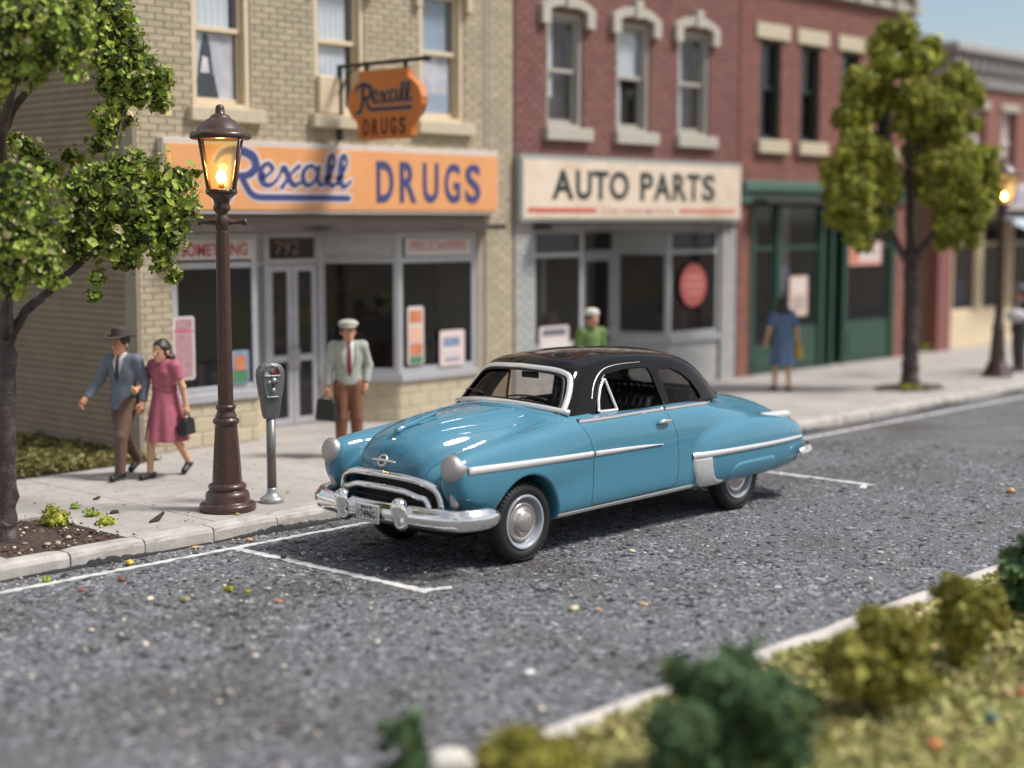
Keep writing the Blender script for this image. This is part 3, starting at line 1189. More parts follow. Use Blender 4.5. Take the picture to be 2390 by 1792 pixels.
# printed scenes behind two panes, curtains behind the rest
M_print = mat('pale print', (0.76, 0.70, 0.74), 0.8, var=0.18, vs=5, dirt=((0.40, 0.27, 0.24), 0.5, 3.5))
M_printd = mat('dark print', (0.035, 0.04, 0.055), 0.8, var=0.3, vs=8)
M_bluec = mat('blue grey blind', (0.42, 0.49, 0.60), 0.8, var=0.15, vs=2)
for k, (a, b) in enumerate(wins):
    w = sash_window(B1, a, b, WZ0, WZ1, 5.69, M_creamw, 0.1, 0.075,
                    sill=(a - 0.11, b + 0.17, 4.47, 4.655), msill=M_sill, back=M_dark,
                    curtain=[(a + 0.07, b - 0.22, 5.68, WZ1, M_bluec if k == 2 else M_curt)] + ([(a + 0.07, b - 0.22, WZ0, 5.7, M_curt)] if k == 1 else []))
    g = G()
    g.box(a - 0.13, b + 0.13, FY - 0.10, FY + 0.1, WZ1 + 0.02, WZ1 + 0.22, 0.015)
    g.box(a - 0.13, a - 0.01, FY - 0.08, FY + 0.05, WZ1 - 0.30, WZ1 + 0.018, 0.012)
    g.box(b + 0.01, b + 0.13, FY - 0.08, FY + 0.05, WZ1 - 0.30, WZ1 + 0.018, 0.012)
    g.obj('hood', M_sill, w)
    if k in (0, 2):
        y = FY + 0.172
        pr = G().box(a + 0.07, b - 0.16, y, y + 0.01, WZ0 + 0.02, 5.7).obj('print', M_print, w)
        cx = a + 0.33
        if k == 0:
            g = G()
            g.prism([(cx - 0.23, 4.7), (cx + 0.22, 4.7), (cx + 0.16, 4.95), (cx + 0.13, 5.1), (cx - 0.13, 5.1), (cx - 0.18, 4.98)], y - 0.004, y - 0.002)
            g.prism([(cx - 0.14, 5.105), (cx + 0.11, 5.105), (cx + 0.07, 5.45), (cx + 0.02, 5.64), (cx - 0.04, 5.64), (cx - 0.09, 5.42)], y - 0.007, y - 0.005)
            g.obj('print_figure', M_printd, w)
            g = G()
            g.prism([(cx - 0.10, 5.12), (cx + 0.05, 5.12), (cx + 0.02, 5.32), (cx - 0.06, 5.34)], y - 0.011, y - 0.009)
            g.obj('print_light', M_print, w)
        else:
            g = G()
            g.prism([(a + 0.07, 4.7), (b - 0.2, 4.7), (b - 0.2, 5.08), (a + 0.3, 5.1), (a + 0.2, 5.0), (a + 0.07, 5.05)], y - 0.004, y - 0.002)
            g.obj('print_figure', M_bluec, w)
    if k == 1:
        G().box(a + 0.02, a + 0.5, FY - 0.06, FY + 0.12, 4.665, 5.20, 0.02).obj('window_box', M_creamw, w)
# shopfront
G().box(11.70, 17.62, FY + 0.06, FY + 0.98, 3.02, 3.26).obj('soffit', M_soff, B1)
G().box(11.70, 17.62, FY + 0.012, FY + 0.055, 3.0, 3.268, 0.006).obj('fascia_board', M_soff, B1)
shopfront(B1, 11.72, 13.10, 13.92, 14.92, 15.75, 17.40, M_alu, 0.87, 3.0, 2.58, M_block, M_block, 0.2, 0.42)
G().box(17.42, 17.60, FY + 0.05, FY + 0.9, 0.15, 3.0).obj('return_wall', M_soff, B1)
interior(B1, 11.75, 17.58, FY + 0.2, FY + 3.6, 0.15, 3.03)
# goods on the window ledges and dim shelving inside
M_goods = mat('window goods', (0.12, 0.055, 0.045), 0.7, island=0.7)
for xa, xb in ((12.05, 13.0), (15.95, 17.25)):
    g = G()
    xx = xa
    while xx < xb - 0.1:
        w, hh = random.uniform(0.07, 0.16), random.uniform(0.12, 0.42)
        g.box(xx, xx + w, FY + 0.30, FY + 0.30 + w, 0.9, 0.9 + hh, 0.01)
        xx += w + random.uniform(0.03, 0.14)
    g.obj('window_goods', M_goods, B1, kind='stuff')
g = G()
for xx in (12.2, 15.2, 16.6):
    for zz in (0.5, 1.0, 1.5, 2.0):
        g.box(xx, xx + 0.9, FY + 2.4, FY + 2.8, zz, zz + 0.04)
        for q in range(6):
            g.box(xx + 0.04 + q * 0.14, xx + 0.13 + q * 0.14, FY + 2.45, FY + 2.7, zz + 0.042, zz + random.uniform(0.18, 0.36))
g.obj('shelving', mat('shelf stock', (0.34, 0.18, 0.13), 0.8, island=0.6), B1)


def facade(yy):
    return lambda u, v, w: (u, yy - w, v)


REX = [  # brush strokes of the script lettering, on the long sign's own plane
    ([(12.30, 3.95), (12.42, 4.07), (12.66, 4.11), (12.90, 4.04), (12.96, 3.90), (12.84, 3.79), (12.64, 3.77)], [.07, .10, .13, .15, .15, .12, .08]),
    ([(12.62, 4.05), (12.60, 3.8), (12.55, 3.56), (12.42, 3.42), (12.29, 3.45)], [.13, .14, .12, .10, .06]),
    ([(12.70, 3.78), (12.78, 3.66), (12.86, 3.55), (12.99, 3.495), (13.25, 3.49), (13.9, 3.49), (14.60, 3.49)], [.09, .11, .11, .10, .10, .10, .10]),
    ([(13.05, 3.75), (13.17, 3.80), (13.25, 3.88), (13.17, 3.945), (13.06, 3.88), (13.03, 3.76), (13.09, 3.67), (13.21, 3.66), (13.33, 3.75), (13.42, 3.90)],
     [.05, .05, .06, .06, .09, .10, .09, .07, .05, .05]),
    ([(13.40, 3.89), (13.46, 3.88), (13.53, 3.74), (13.61, 3.66), (13.73, 3.70)], [.06, .10, .11, .09, .05]),
    ([(13.40, 3.63), (13.50, 3.74), (13.60, 3.85), (13.70, 3.92)], [.08, .06, .06, .08]),
    ([(14.02, 3.87), (13.91, 3.93), (13.79, 3.86), (13.77, 3.73), (13.85, 3.66), (13.96, 3.71), (14.02, 3.82)], [.06, .06, .09, .10, .08, .06, .05]),
    ([(14.05, 3.91), (14.03, 3.76), (14.08, 3.67), (14.17, 3.70)], [.09, .10, .08, .05]),
    ([(14.15, 3.69), (14.26, 3.82), (14.35, 3.98), (14.32, 4.09), (14.25, 4.05), (14.22, 3.88), (14.23, 3.72), (14.30, 3.66), (14.39, 3.71)],
     [.05, .05, .05, .05, .08, .10, .10, .08, .05]),
    ([(14.37, 3.70), (14.48, 3.82), (14.57, 3.98), (14.54, 4.09), (14.47, 4.05), (14.44, 3.88), (14.45, 3.72), (14.52, 3.65), (14.64, 3.73)],
     [.05, .05, .05, .05, .08, .10, .10, .08, .05]),
]
REX = [(p, [w * 0.82 for w in wv]) for p, wv in REX]
M_orange = mat('faded orange enamel', (0.76, 0.345, 0.135), 0.5, var=0.06, vs=2.2, rvar=0.1, dirt=((0.70, 0.38, 0.22), 0.5, 1.8))
M_orange2 = mat('orange enamel', (0.56, 0.175, 0.038), 0.45, var=0.06, vs=5, rvar=0.1)
M_navy = mat('navy enamel', (0.045, 0.060, 0.20), 0.5, var=0.1, vs=8)
M_halo = mat('pale lilac enamel', (0.72, 0.60, 0.58), 0.5, var=0.05, vs=8)
M_trim = mat('sign frame grey', (0.60, 0.55, 0.51), 0.5, var=0.06, vs=6)

S1 = thing('fascia_sign', 'long orange fascia sign with navy script and DRUGS over the cream brick shop', 'sign', (14.6, 16.76, 3.27))
G().box(11.50, 17.72, 16.765, 16.905, 3.262, 4.24, 0.008).obj('sign_box', M_trim, S1)
G().box(11.53, 17.69, 16.748, 16.764, 3.315, 4.165, 0.003).obj('sign_face', M_orange, S1)
g = G()
for i, (p, wv) in enumerate(REX):
    g.add(*stroke_vf(p, [q + 0.075 for q in wv], 0.0015 + 0.0006 * i, facade(16.748)))
g.obj('lettering_outline', M_halo, S1)
g = G()
for i, (p, wv) in enumerate(REX):
    g.add(*stroke_vf(p, wv, 0.010 + 0.0006 * i, facade(16.748)))
g.obj('script_lettering', M_navy, S1)
g = G()
for ch, a, b in (('D', 15.14, 15.47), ('R', 15.60, 15.93), ('U', 16.07, 16.39), ('G', 16.52, 16.85), ('S', 16.97, 17.30)):
    text_fit(g, ch, (a, b, 3.44, 4.03), facade(16.742), 0.02, 0.005)
g.obj('lettering', M_navy, S1)

S2 = thing('hanging_sign', 'shield-shaped orange hanging sign on a black wall bracket reading DRUGS', 'sign', (14.56, 16.9, 4.3))
g = G()
g.box(14.53, 14.59, 16.83, 16.895, 4.30, 5.36, 0.006)
g.box(14.53, 14.59, 15.08, 16.83, 5.31, 5.36, 0.006)
g.tube([(14.56, 15.10, 5.335), (14.56, 15.04, 5.335)], 0.04, 10)
g.tube([(14.56, 16.82, 4.98), (14.56, 16.74, 5.15), (14.56, 16.6, 5.26), (14.56, 16.42, 5.31)], 0.012, 6)
g.obj('bracket', M_black, S2)
for yy in (16.28, 15.50):
    G().box(14.545, 14.575, yy - 0.03, yy + 0.03, 5.20, 5.315, 0.004).obj('hanger', M_black, S2)
out = [(16.37, 5.235), (15.42, 5.235), (15.40, 5.11), (15.30, 5.06), (15.19, 4.97), (15.13, 4.84), (15.14, 4.73), (15.20, 4.62), (15.31, 4.54), (15.33, 4.44), (15.34, 4.33), (15.40, 4.29),
       (16.34, 4.29), (16.40, 4.33), (16.42, 4.44), (16.44, 4.54), (16.55, 4.62), (16.62, 4.73), (16.63, 4.84), (16.58, 4.97), (16.47, 5.06), (16.39, 5.11)]
G().prism(out, 14.50, 14.62, 'yz').obj('sign_board', M_orange2, S2)


def hang(u, v, w):
    # long-sign coordinates -> the face turned to the left, reading towards the street
    return (14.498 - w, 16.46 - (u - 12.28) * (1.16 / 2.38), 4.66 + (v - 3.42) * 0.56)


g = G()
for i, (p, wv) in enumerate(REX):
    g.add(*stroke_vf(p, [q + 0.06 for q in wv], 0.0015 + 0.0005 * i, hang))
g.obj('lettering_outline', mat('dusky enamel', (0.42, 0.27, 0.20), 0.5), S2)
g = G()
for i, (p, wv) in enumerate(REX):
    g.add(*stroke_vf(p, wv, 0.009 + 0.0005 * i, hang))
g.obj('script_lettering', mat('black navy enamel', (0.02, 0.018, 0.05), 0.5), S2)
g = G()
for i, ch in enumerate('DRUGS'):
    a = 16.30 - 0.183 * i
    text_fit(g, ch, (0, 0.125, 4.345, 4.575), lambda u, v, w, a=a: (14.494 - w, a - u, v), 0.02, 0.003)
g.obj('lettering', mat('dark maroon enamel', (0.07, 0.014, 0.012), 0.5), S2)

# window strips, door number and posters
M_strip = mat('paper strip', (0.64, 0.58, 0.55), 0.8, var=0.06, vs=6)
M_redp = mat('red print', (0.50, 0.10, 0.095), 0.8, var=0.15, vs=10)
o = thing('window_banner', 'white paper banner with red capitals in the window behind the lamp post', 'banner', (12.4, 16.93, 2.6))
G().box(11.81, 13.01, 16.935, 16.942, 2.655, 2.92).obj('paper', M_strip, o)
g = G()
text_fit(g, 'SOMETHING', (11.86, 12.94, 2.70, 2.87), facade(16.931), 0.02, 0.002)
g.obj('lettering', M_redp, o)
o = thing('window_banner', 'white paper banner with faded red words in the bay nearest the car', 'banner', (16.5, 16.93, 2.6))
G().box(15.87, 17.28, 16.935, 16.942, 2.635, 2.91).obj('paper', M_strip, o)
g = G()
text_fit(g, 'PRICE SAVERS', (15.98, 17.16, 2.72, 2.86), facade(16.931), 0.015, 0.002)
g.obj('lettering', mat('faded red print', (0.60, 0.25, 0.23), 0.8), o)
o = thing('house_number', 'dull bronze number 792 on the dark glass over the double door', 'number', (14.3, 17.8, 2.7))
g = G()
text_fit(g, '792', (14.10, 14.55, 2.68, 2.88), facade(FY + 0.9 + 0.012), 0.01, 0.004)
g.obj('numeral', mat('dull bronze', (0.23, 0.17, 0.14), 0.6), o)


def poster(label, x0, x1, z0, z1, base, marks, yy=16.955):
    o = thing('poster', label, 'poster', ((x0 + x1) / 2, yy, z0))
    r = 0.04
    pl = []
    for cx, cz, a0 in ((x1 - r, z1 - r, 0), (x0 + r, z1 - r, 90), (x0 + r, z0 + r, 180), (x1 - r, z0 + r, 270)):
        for k in range(5):
            a = math.radians(a0 + k * 22.5)
            pl.append((cx + r * math.cos(a), cz + r * math.sin(a)))
    G().prism(pl, yy, yy + 0.008).obj('sheet', base, o)
    for i, (a, b, c, d, m) in enumerate(marks):
        G().box(x0 + a * (x1 - x0), x0 + b * (x1 - x0), yy - 0.004 - 0.002 * i, yy - 0.002 - 0.002 * i, z0 + c * (z1 - z0), z0 + d * (z1 - z0)).obj('print', m, o)
    return o


M_pk = mat('pink mottled print', (0.46, 0.26, 0.28), 0.7, var=0.45, vs=9, dirt=((0.06, 0.04, 0.07), 1.0, 9))
M_pk2 = mat('magenta print', (0.55, 0.12, 0.20), 0.7, var=0.3, vs=9)
M_pale = mat('poster paper', (0.62, 0.55, 0.53), 0.7, var=0.05, vs=6)
M_or3 = mat('orange print', (0.56, 0.20, 0.09), 0.7, var=0.2, vs=6)
M_grn = mat('green print', (0.07, 0.20, 0.10), 0.7)
M_blu = mat('blue print', (0.20, 0.27, 0.38), 0.7, var=0.3, vs=12)
poster('tall pink mottled poster in the window behind the woman in pink', 11.70, 12.04, 1.08, 1.92, M_pale, [(0.10, 0.90, 0.04, 0.72, M_pk), (0.08, 0.92, 0.74, 0.80, M_pk2), (0.14, 0.88, 0.82, 0.96, M_pk)], 16.925)
poster('small teal and orange poster low in the window just behind the lamp post', 12.62, 12.93, 0.96, 1.42, M_blu, [(0.1, 0.9, 0.05, 0.40, M_grn), (0.2, 0.8, 0.42, 0.85, M_or3)], 16.925)
poster('narrow orange white and green poster in the bay window', 15.90, 16.24, 0.99, 1.88, M_pale, [(0.12, 0.88, 0.72, 0.93, M_or3), (0.12, 0.88, 0.40, 0.66, mat('peach print', (0.72, 0.42, 0.30), 0.7)), (0.12, 0.88, 0.18, 0.36, M_or3), (0.12, 0.88, 0.03, 0.15, M_grn)], 16.925)
poster('squarish pale poster with a blue stripe low in the bay window', 16.58, 17.12, 0.93, 1.48, mat('pale pink paper', (0.70, 0.56, 0.54), 0.7), [(0.14, 0.80, 0.55, 0.80, M_blu), (0.12, 0.86, 0.32, 0.48, M_strip), (0.2, 0.8, 0.14, 0.22, M_blu)], 16.925)

# ---- red brick auto shop
B2 = thing('red_brick_building', 'dusky red brick shop building with arched stone window hoods and grey front', 'building', (21.3, FY, 0))
X0, X1 = 18.25, 24.46
wins = [(19.03, 19.93), (20.83, 21.74), (22.58, 23.52)]
holes = [(a, b, 4.70, 6.55) for a, b in wins]
shop2 = (18.72, 23.98, 0.0, 3.14)
g = G()
for a, b, c, d in cells(X0, X1, 0.1, ZT, holes + [shop2]):
    g.box(a, b, FY + 0.02, FY + 0.30, c, d)
g.obj('wall', M_mort2, B2)
brickwork(B2, [(X0 + 0.01, X1, 4.15, 7.3)], holes, 0.25, 0.091, FY + 0.02, M_red, 300)
brickwork(B2, [(X0 + 0.01, 18.72, 0.15, 3.14), (23.98, X1, 0.15, 3.14)], [], 0.25, 0.091, FY + 0.02, M_grayb, 120, order=lambda q: q[0], name='painted_brick')
G().box(X0, X1, FY + 0.3, 26.0, ZT - 0.25, ZT - 0.1).obj('roof', M_roof, B2)
G().box(X0, X1, FY - 0.2, FY + 0.35, 8.1, 8.6, 0.02).obj('cornice', M_grayst, B2)
for k, (a, b) in enumerate(wins):
    w = sash_window(B2, a, b, 4.70, 6.55, 5.63, M_grayw, 0.16, 0.075, sill=(a - 0.10, b + 0.17, 4.48, 4.695), msill=M_grayst, back=M_dark,
                    curtain=[(a + 0.06, a + 0.33, 4.75 if k else 5.2, 6.5, M_curt)] + ([(a + 0.06, b - 0.1, 5.62, 6.5, M_curt)] if k == 1 else []))
    c = (a + b) / 2
    g = G()
    pts = []
    for s in range(13):
        t = -1 + s / 6
        pts.append((c + t * 0.66, 6.83 - 0.19 * t * t))
    low = [(c + t * 0.46, 6.66 - 0.07 * t * t) for t in [1 - s / 6 for s in range(13)]]
    ear = [(c + 0.66, 6.34), (c + 0.46, 6.34)]
    ear2 = [(c - 0.46, 6.34), (c - 0.66, 6.34)]
    g.prism(pts + ear + low + ear2, FY - 0.10, FY + 0.02)
    g.box(c - 0.10, c + 0.10, FY - 0.14, FY + 0.02, 6.62, 6.93, 0.01)
    g.obj('hood', M_grayst, w)
G().box(18.72, 23.98, FY + 0.02, FY + 0.98, 3.03, 3.15).obj('soffit', M_graysf, B2)
shopfront(B2, 18.73, 20.02, 20.98, 21.92, 22.42, 23.97, M_graysf, 1.05, 3.03, 2.60, M_grayb, M_grayb, 0.15, 0.5, double=False)
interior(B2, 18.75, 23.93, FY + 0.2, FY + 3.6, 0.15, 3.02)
g = G()
for xa, xb in ((18.85, 19.9), (22.6, 23.8)):
    xx = xa
    while xx < xb - 0.15:
        w, hh = random.uniform(0.10, 0.24), random.uniform(0.15, 0.55)
        g.box(xx, xx + w, FY + 0.34, FY + 0.34 + w, 1.06, 1.06 + hh, 0.01)
        xx += w + random.uniform(0.05, 0.2)
g.obj('window_goods', M_goods, B2, kind='stuff')
G().box(19.45, 19.58, FY + 0.5, FY + 0.6, 0.17, 2.55, 0.01).obj('reflection_post', M_pale, B2)  # pale post added to imitate a reflected streak in the glass
G().box(22.55, 23.9, FY + 1.6, FY + 1.7, 0.17, 2.2).box(18.8, 19.3, FY + 1.3, FY + 1.4, 0.17, 2.4).obj('inner_shelf', mat('dull red shelf', (0.22, 0.10, 0.085), 0.8, var=0.5, vs=4), B2, kind='stuff')
M_lit = mat('transom blind', (0.42, 0.45, 0.53), 0.7, var=0.06, vs=4)
G().box(18.84, 19.90, FY + 0.12, FY + 0.13, 2.66, 2.94).box(22.52, 23.86, FY + 0.12, FY + 0.13, 2.66, 2.94).obj('blind', M_lit, B2)

S3 = thing('fascia_sign', 'cream AUTO PARTS fascia sign with two red bars over the grey shopfront', 'sign', (21.3, 16.76, 3.15))
M_cr = mat('stained cream enamel', (0.74, 0.62, 0.50), 0.55, var=0.08, vs=1.8, dirt=((0.60, 0.40, 0.27), 0.6, 1.6))
M_redb = mat('red enamel', (0.62, 0.115, 0.10), 0.5, var=0.1, vs=6)
G().box(18.24, 24.40, 16.765, 16.905, 3.145, 4.225, 0.008).obj('sign_box', mat('green grey frame', (0.33, 0.35, 0.33), 0.5), S3)
G().box(18.29, 24.35, 16.748, 16.764, 3.20, 4.15, 0.003).obj('sign_face', M_cr, S3)
M_bge = mat('black green enamel', (0.03, 0.04, 0.038), 0.5, var=0.2, vs=6)
for word in ((('A', 18.98, 19.52), ('U', 19.58, 19.98), ('T', 20.02, 20.42), ('O', 20.46, 20.98)), (('P', 21.30, 21.66), ('A', 21.68, 22.18), ('R', 22.24, 22.64), ('T', 22.66, 23.06), ('S', 23.12, 23.52))):
    g = G()
    for ch, a, b in word:
        text_fit(g, ch, (a, b, 3.52, 4.0), facade(16.742), 0.025, 0.005)
    g.obj('lettering', M_bge, S3)
G().box(18.40, 20.10, 16.741, 16.7465, 3.305, 3.375).obj('bar', M_redb, S3)
G().box(22.44, 24.18, 16.741, 16.7465, 3.305, 3.375).obj('bar', mat('faded red enamel', (0.66, 0.22, 0.17), 0.5), S3)
g = G()
text_fit(g, 'CAR TIRES MOTOR', (20.26, 22.28, 3.29, 3.38), facade(16.743), 0.01, 0.003)
g.obj('lettering', mat('ghost pink enamel', (0.70, 0.42, 0.35), 0.5), S3)
# red disc and card in the windows
o = thing('window_disc', 'round red advertising disc in the grey shopfront window', 'sign', (23.13, 16.94, 1.57))
G().lathe([(0.0, -0.004), (0.40, -0.004), (0.40, 0.004), (0.0, 0.004)], 32, (23.13, 16.925, 1.98), 'y', smooth=False).obj('disc', mat('coral red enamel', (0.52, 0.125, 0.11), 0.5, var=0.1, vs=5), o)
g = G()
for zz, a, b in ((2.12, 22.92, 23.34), (1.98, 22.86, 23.40), (1.84, 22.94, 23.32)):
    g.box(a, b, 16.9155, 16.9185, zz - 0.03, zz + 0.03)
g.obj('print', mat('pale coral print', (0.66, 0.27, 0.22), 0.6), o)
poster('white card with grey lettering in the window behind the man in green', 18.88, 19.62, 0.95, 1.42, M_pale, [(0.10, 0.90, 0.66, 0.90, mat('grey print', (0.14, 0.14, 0.17), 0.8, var=0.5, vs=24)), (0.1, 0.9, 0.1, 0.5, M_strip)], 16.925)

# ---- brick building with green shopfront
B3 = thing('green_front_building', 'orange red brick building with buff lintels and dark green shopfront', 'building', (27.7, FY, 0))
X0, X1 = 24.49, 31.15
wins = [(25.18, 25.90), (26.60, 27.32), (28.14, 28.86), (29.6, 30.3)]
holes = [(a, b, 4.72, 6.62) for a, b in wins]
shop3 = (24.92, 30.52, 0.0, 3.5)
g = G()
for a, b, c, d in cells(X0, X1, 0.1, 8.3, holes + [shop3]):
    g.box(a, b, FY + 0.02, FY + 0.30, c, d)
g.obj('wall', mat('orange mortar', (0.29, 0.15, 0.122), 0.9), B3)
brickwork(B3, [(X0, X1, 3.92, 7.62)], holes, 0.26, 0.092, FY + 0.02, M_red2, 0)
brickwork(B3, [(X0, 24.92, 0.15, 3.92), (30.52, X1, 0.15, 3.92)], [], 0.26, 0.092, FY + 0.02, M_red2, 0)
G().box(X1 - 0.3, X1, FY + 0.3, 24.0, 0.1, 8.3).obj('side_wall', M_red2, B3)
G().box(X0, X1, FY + 0.3, 24.0, 8.0, 8.15).obj('roof', M_roof, B3)
g = G()
g.box(X0, X1 + 0.06, FY - 0.14, FY + 0.35, 7.62, 7.78, 0.02)
g.box(X0, X1 + 0.16, FY - 0.30, FY + 0.35, 8.06, 8.30, 0.02)
for q in range(9):
    g.box(X0 + 0.15 + q * 0.76, X0 + 0.33 + q * 0.76, FY - 0.24, FY + 0.02, 7.782, 8.058, 0.01)
g.obj('cornice', M_grayst, B3)
G().box(X0, X1 + 0.03, FY - 0.06, FY + 0.36, 7.782, 8.058).obj('frieze', mat('pale frieze', (0.55, 0.50, 0.44), 0.7), B3)
M_dsash = mat('dark green sash', (0.022, 0.034, 0.030), 0.5)
for k, (a, b) in enumerate(wins):
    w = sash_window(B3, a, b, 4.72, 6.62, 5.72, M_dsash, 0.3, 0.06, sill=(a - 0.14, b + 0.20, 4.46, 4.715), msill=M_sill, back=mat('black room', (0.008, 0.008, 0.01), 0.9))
    G().box(a - 0.20, b + 0.24, FY - 0.05, FY + 0.1, 6.63, 6.92, 0.012).obj('lintel', M_sill, w)
g = G()
g.box(24.50, 30.98, FY - 0.16, FY + 0.1, 3.72, 3.92, 0.02)
g.box(24.52, 30.96, FY - 0.08, FY + 0.1, 3.50, 3.718, 0.01)
g.obj('shop_cornice', M_green2, B3)
# green joinery
for (a, b) in ((24.93, 25.08), (25.84, 25.99), (27.46, 27.62), (27.86, 27.98), (28.36, 28.52), (30.36, 30.52)):
    G().box(a, b, FY - 0.02, FY + 0.12, 0.152, 3.498, 0.012).obj('pilaster', M_green, B3)
for (p0, p1, zz) in (((25.08, FY + 0.03), (25.84, FY + 0.03), 0.62), ((25.99, FY + 0.03), (27.46, FY + 0.03), 0.95), ((28.52, FY + 0.03), (30.36, FY + 0.03), 0.95)):
    g = G()
    g.seg(p0, p1, 0.152, zz, 0.0, 0.1, 0, None, 0.01)
    ang, ln = seg_rot(p0, p1)
    g.seg(p0, p1, 0.27, zz - 0.14, -0.02, 0.0, 0.1, ln - 0.1, 0.008)
    g.obj('stall_riser', M_green, B3)
    pane_frame(B3, 'display_window', p0, p1, zz + 0.002, 3.498, M_green, 0.08, (2.62,))
dr = pane_frame(B3, 'door', (27.98, FY + 0.7), (28.36, FY + 0.7), 0.16, 3.49, M_green, 0.08, (2.6,), panels=(0,))
g = G()
g.box(27.90, 27.975, FY + 0.12, FY + 0.8, 0.152, 3.49).box(28.365, 28.45, FY + 0.12, FY + 0.8, 0.152, 3.49)
g.obj('door_recess', M_green, B3)
interior(B3, 24.95, 30.5, FY + 0.2, FY + 3.6, 0.15, 3.5)
# white drapes behind the green frames
g = G()
for (a, b) in ((25.10, 25.36), (26.02, 26.60)):
    V, F = [], []
    for i in range(20):
        xx = a + (b - a) * i / 19
        V += [(xx, FY + 0.22 + 0.015 * math.sin(i * 1.6), 1.0), (xx, FY + 0.22 + 0.015 * math.sin(i * 1.6), 3.45)]
    F = [[2 * i, 2 * i + 2, 2 * i + 3, 2 * i + 1] for i in range(19)]
    g.add(V, F, True)
g.obj('drape', M_curt, B3)
poster('pale round-cornered card in the green window beside the woman in blue', 26.36, 27.02, 1.25, 2.05, mat('buff card', (0.66, 0.50, 0.42), 0.7), [(0.15, 0.85, 0.62, 0.88, M_strip), (0.15, 0.85, 0.15, 0.5, mat('taupe print', (0.42, 0.34, 0.31), 0.7))], 16.915)
poster('pink and white notice high in the far green window', 28.62, 29.95, 2.22, 2.72, mat('salmon paper', (0.66, 0.36, 0.31), 0.7), [(0.30, 0.95, 0.2, 0.9, M_pale), (0.05, 0.28, 0.1, 0.9, M_or3)], 16.915)

# ---- far building beyond the alley
B4 = thing('corner_building', 'far red brick building with grey dentil cornice beyond the alley', 'building', (37.5, FY, 0))
X0, X1 = 32.55, 43.0
holes = [(33.9, 34.7, 4.3, 5.75), (35.5, 36.3, 4.3, 5.75), (37.1, 37.9, 4.3, 5.75), (38.7, 39.5, 4.3, 5.75)]
shop4 = (33.20, 42.6, 0.0, 3.35)
g = G()
for a, b, c, d in cells(X0, X1, 0.1, 6.25, holes + [shop4]):
    g.box(a, b, FY + 0.0, FY + 0.30, c, d)
g.obj('wall', M_red2, B4)
G().box(X0, X0 + 0.3, FY + 0.3, 26, 0.1, 6.9).obj('side_wall', mat('brown stucco', (0.24, 0.185, 0.13), 0.9, var=0.15, vs=2), B4)
G().box(X0, X1, FY + 0.3, 26, 6.6, 6.75).obj('roof', M_roof, B4)
M_corn = mat('grey cornice paint', (0.40, 0.385, 0.375), 0.6, var=0.06, vs=4)
g = G()
g.box(X0 - 0.06, X1, FY - 0.10, FY + 0.32, 6.252, 6.55, 0.02)
g.box(X0 - 0.2, X1, FY - 0.42, FY + 0.32, 6.95, 7.15, 0.02)
g.box(X0 - 0.03, X1, FY - 0.05, FY + 0.32, 6.552, 6.948)
g.obj('cornice', M_corn, B4)
dm = mesh('dentil', *box_vf(-0.09, 0.09, -0.24, 0.0, 0.0, 0.30, 0.01), M_corn)
for q in range(24):
    link('dentil', dm, B4, (X0 + 0.1 + q * 0.42 - 37.5, -0.052, 6.60))
for (a, b, c, d) in holes:
    g = G()
    g.box(a, b, FY + 0.18, FY + 0.22, c, d)
    w = g.obj('window', mat('pale blind window', (0.58, 0.50, 0.46), 0.6), B4)
    G().box(a - 0.1, b + 0.1, FY - 0.06, FY + 0.05, d + 0.002, d + 0.18, 0.02).obj('lintel', M_grayst, w)
    G().box(a - 0.1, b + 0.1, FY - 0.08, FY + 0.05, c - 0.16, c - 0.002, 0.02).obj('sill', M_grayst, w)
    G().box(a + 0.37, b - 0.37, FY + 0.14, FY + 0.178, c, d).box(a, b, FY + 0.135, FY + 0.179, (c + d) / 2 - 0.03, (c + d) / 2 + 0.03).obj('sash', M_white, w)
M_creams = mat('cream shopfront', (0.66, 0.54, 0.36), 0.6, var=0.08, vs=3)
G().box(33.2, 42.6, FY + 0.05, FY + 0.28, 0.152, 1.0, 0.01).obj('stall_riser', M_creams, B4)
for (a, b) in ((33.2, 33.34), (34.62, 34.86), (36.3, 36.45), (38.2, 38.4), (40.3, 40.5)):
    G().box(a, b, FY + 0.04, FY + 0.27, 1.002, 3.34, 0.01).obj('pilaster', M_creams, B4)
for (a, b) in ((33.34, 34.62), (34.86, 36.3), (36.45, 38.2), (38.4, 40.3)):
    pane_frame(B4, 'display_window', (a, FY + 0.1), (b, FY + 0.1), 1.002, 3.34, M_creams, 0.07, (2.6,))
interior(B4, 33.2, 42.6, FY + 0.2, FY + 2.5, 0.15, 3.34)
G().box(34.0, 34.5, FY + 0.3, FY + 0.6, 1.05, 1.75, 0.03).obj('window_display', mat('violet display', (0.14, 0.10, 0.19), 0.7), B4)
G().box(33.4, 36.2, FY + 1.2, FY + 1.3, 1.0, 2.9).obj('window_backing', mat('amber backing', (0.34, 0.18, 0.07), 0.8, var=0.4, vs=1.5), B4)
o = thing('awning', 'pale blue shop awning on the far corner building', 'awning', (38.4, FY, 2.6))
g = G()
g.prism([(FY + 0.02, 3.32), (FY + 0.02, 3.36), (FY - 0.95, 2.94), (FY - 0.95, 2.60), (FY - 0.93, 2.60), (FY - 0.93, 2.92)], 35.1, 41.8, 'yz')
g.obj('canopy', mat('pale blue canvas', (0.46, 0.54, 0.57), 0.7, var=0.08, vs=4), o)
g = G()
for xx in (35.2, 38.4, 41.7):
    g.tube([(xx, FY + 0.0, 2.65), (xx, FY - 0.92, 2.66)], 0.02, 6)
g.obj('awning_frame', M_graysf, o)
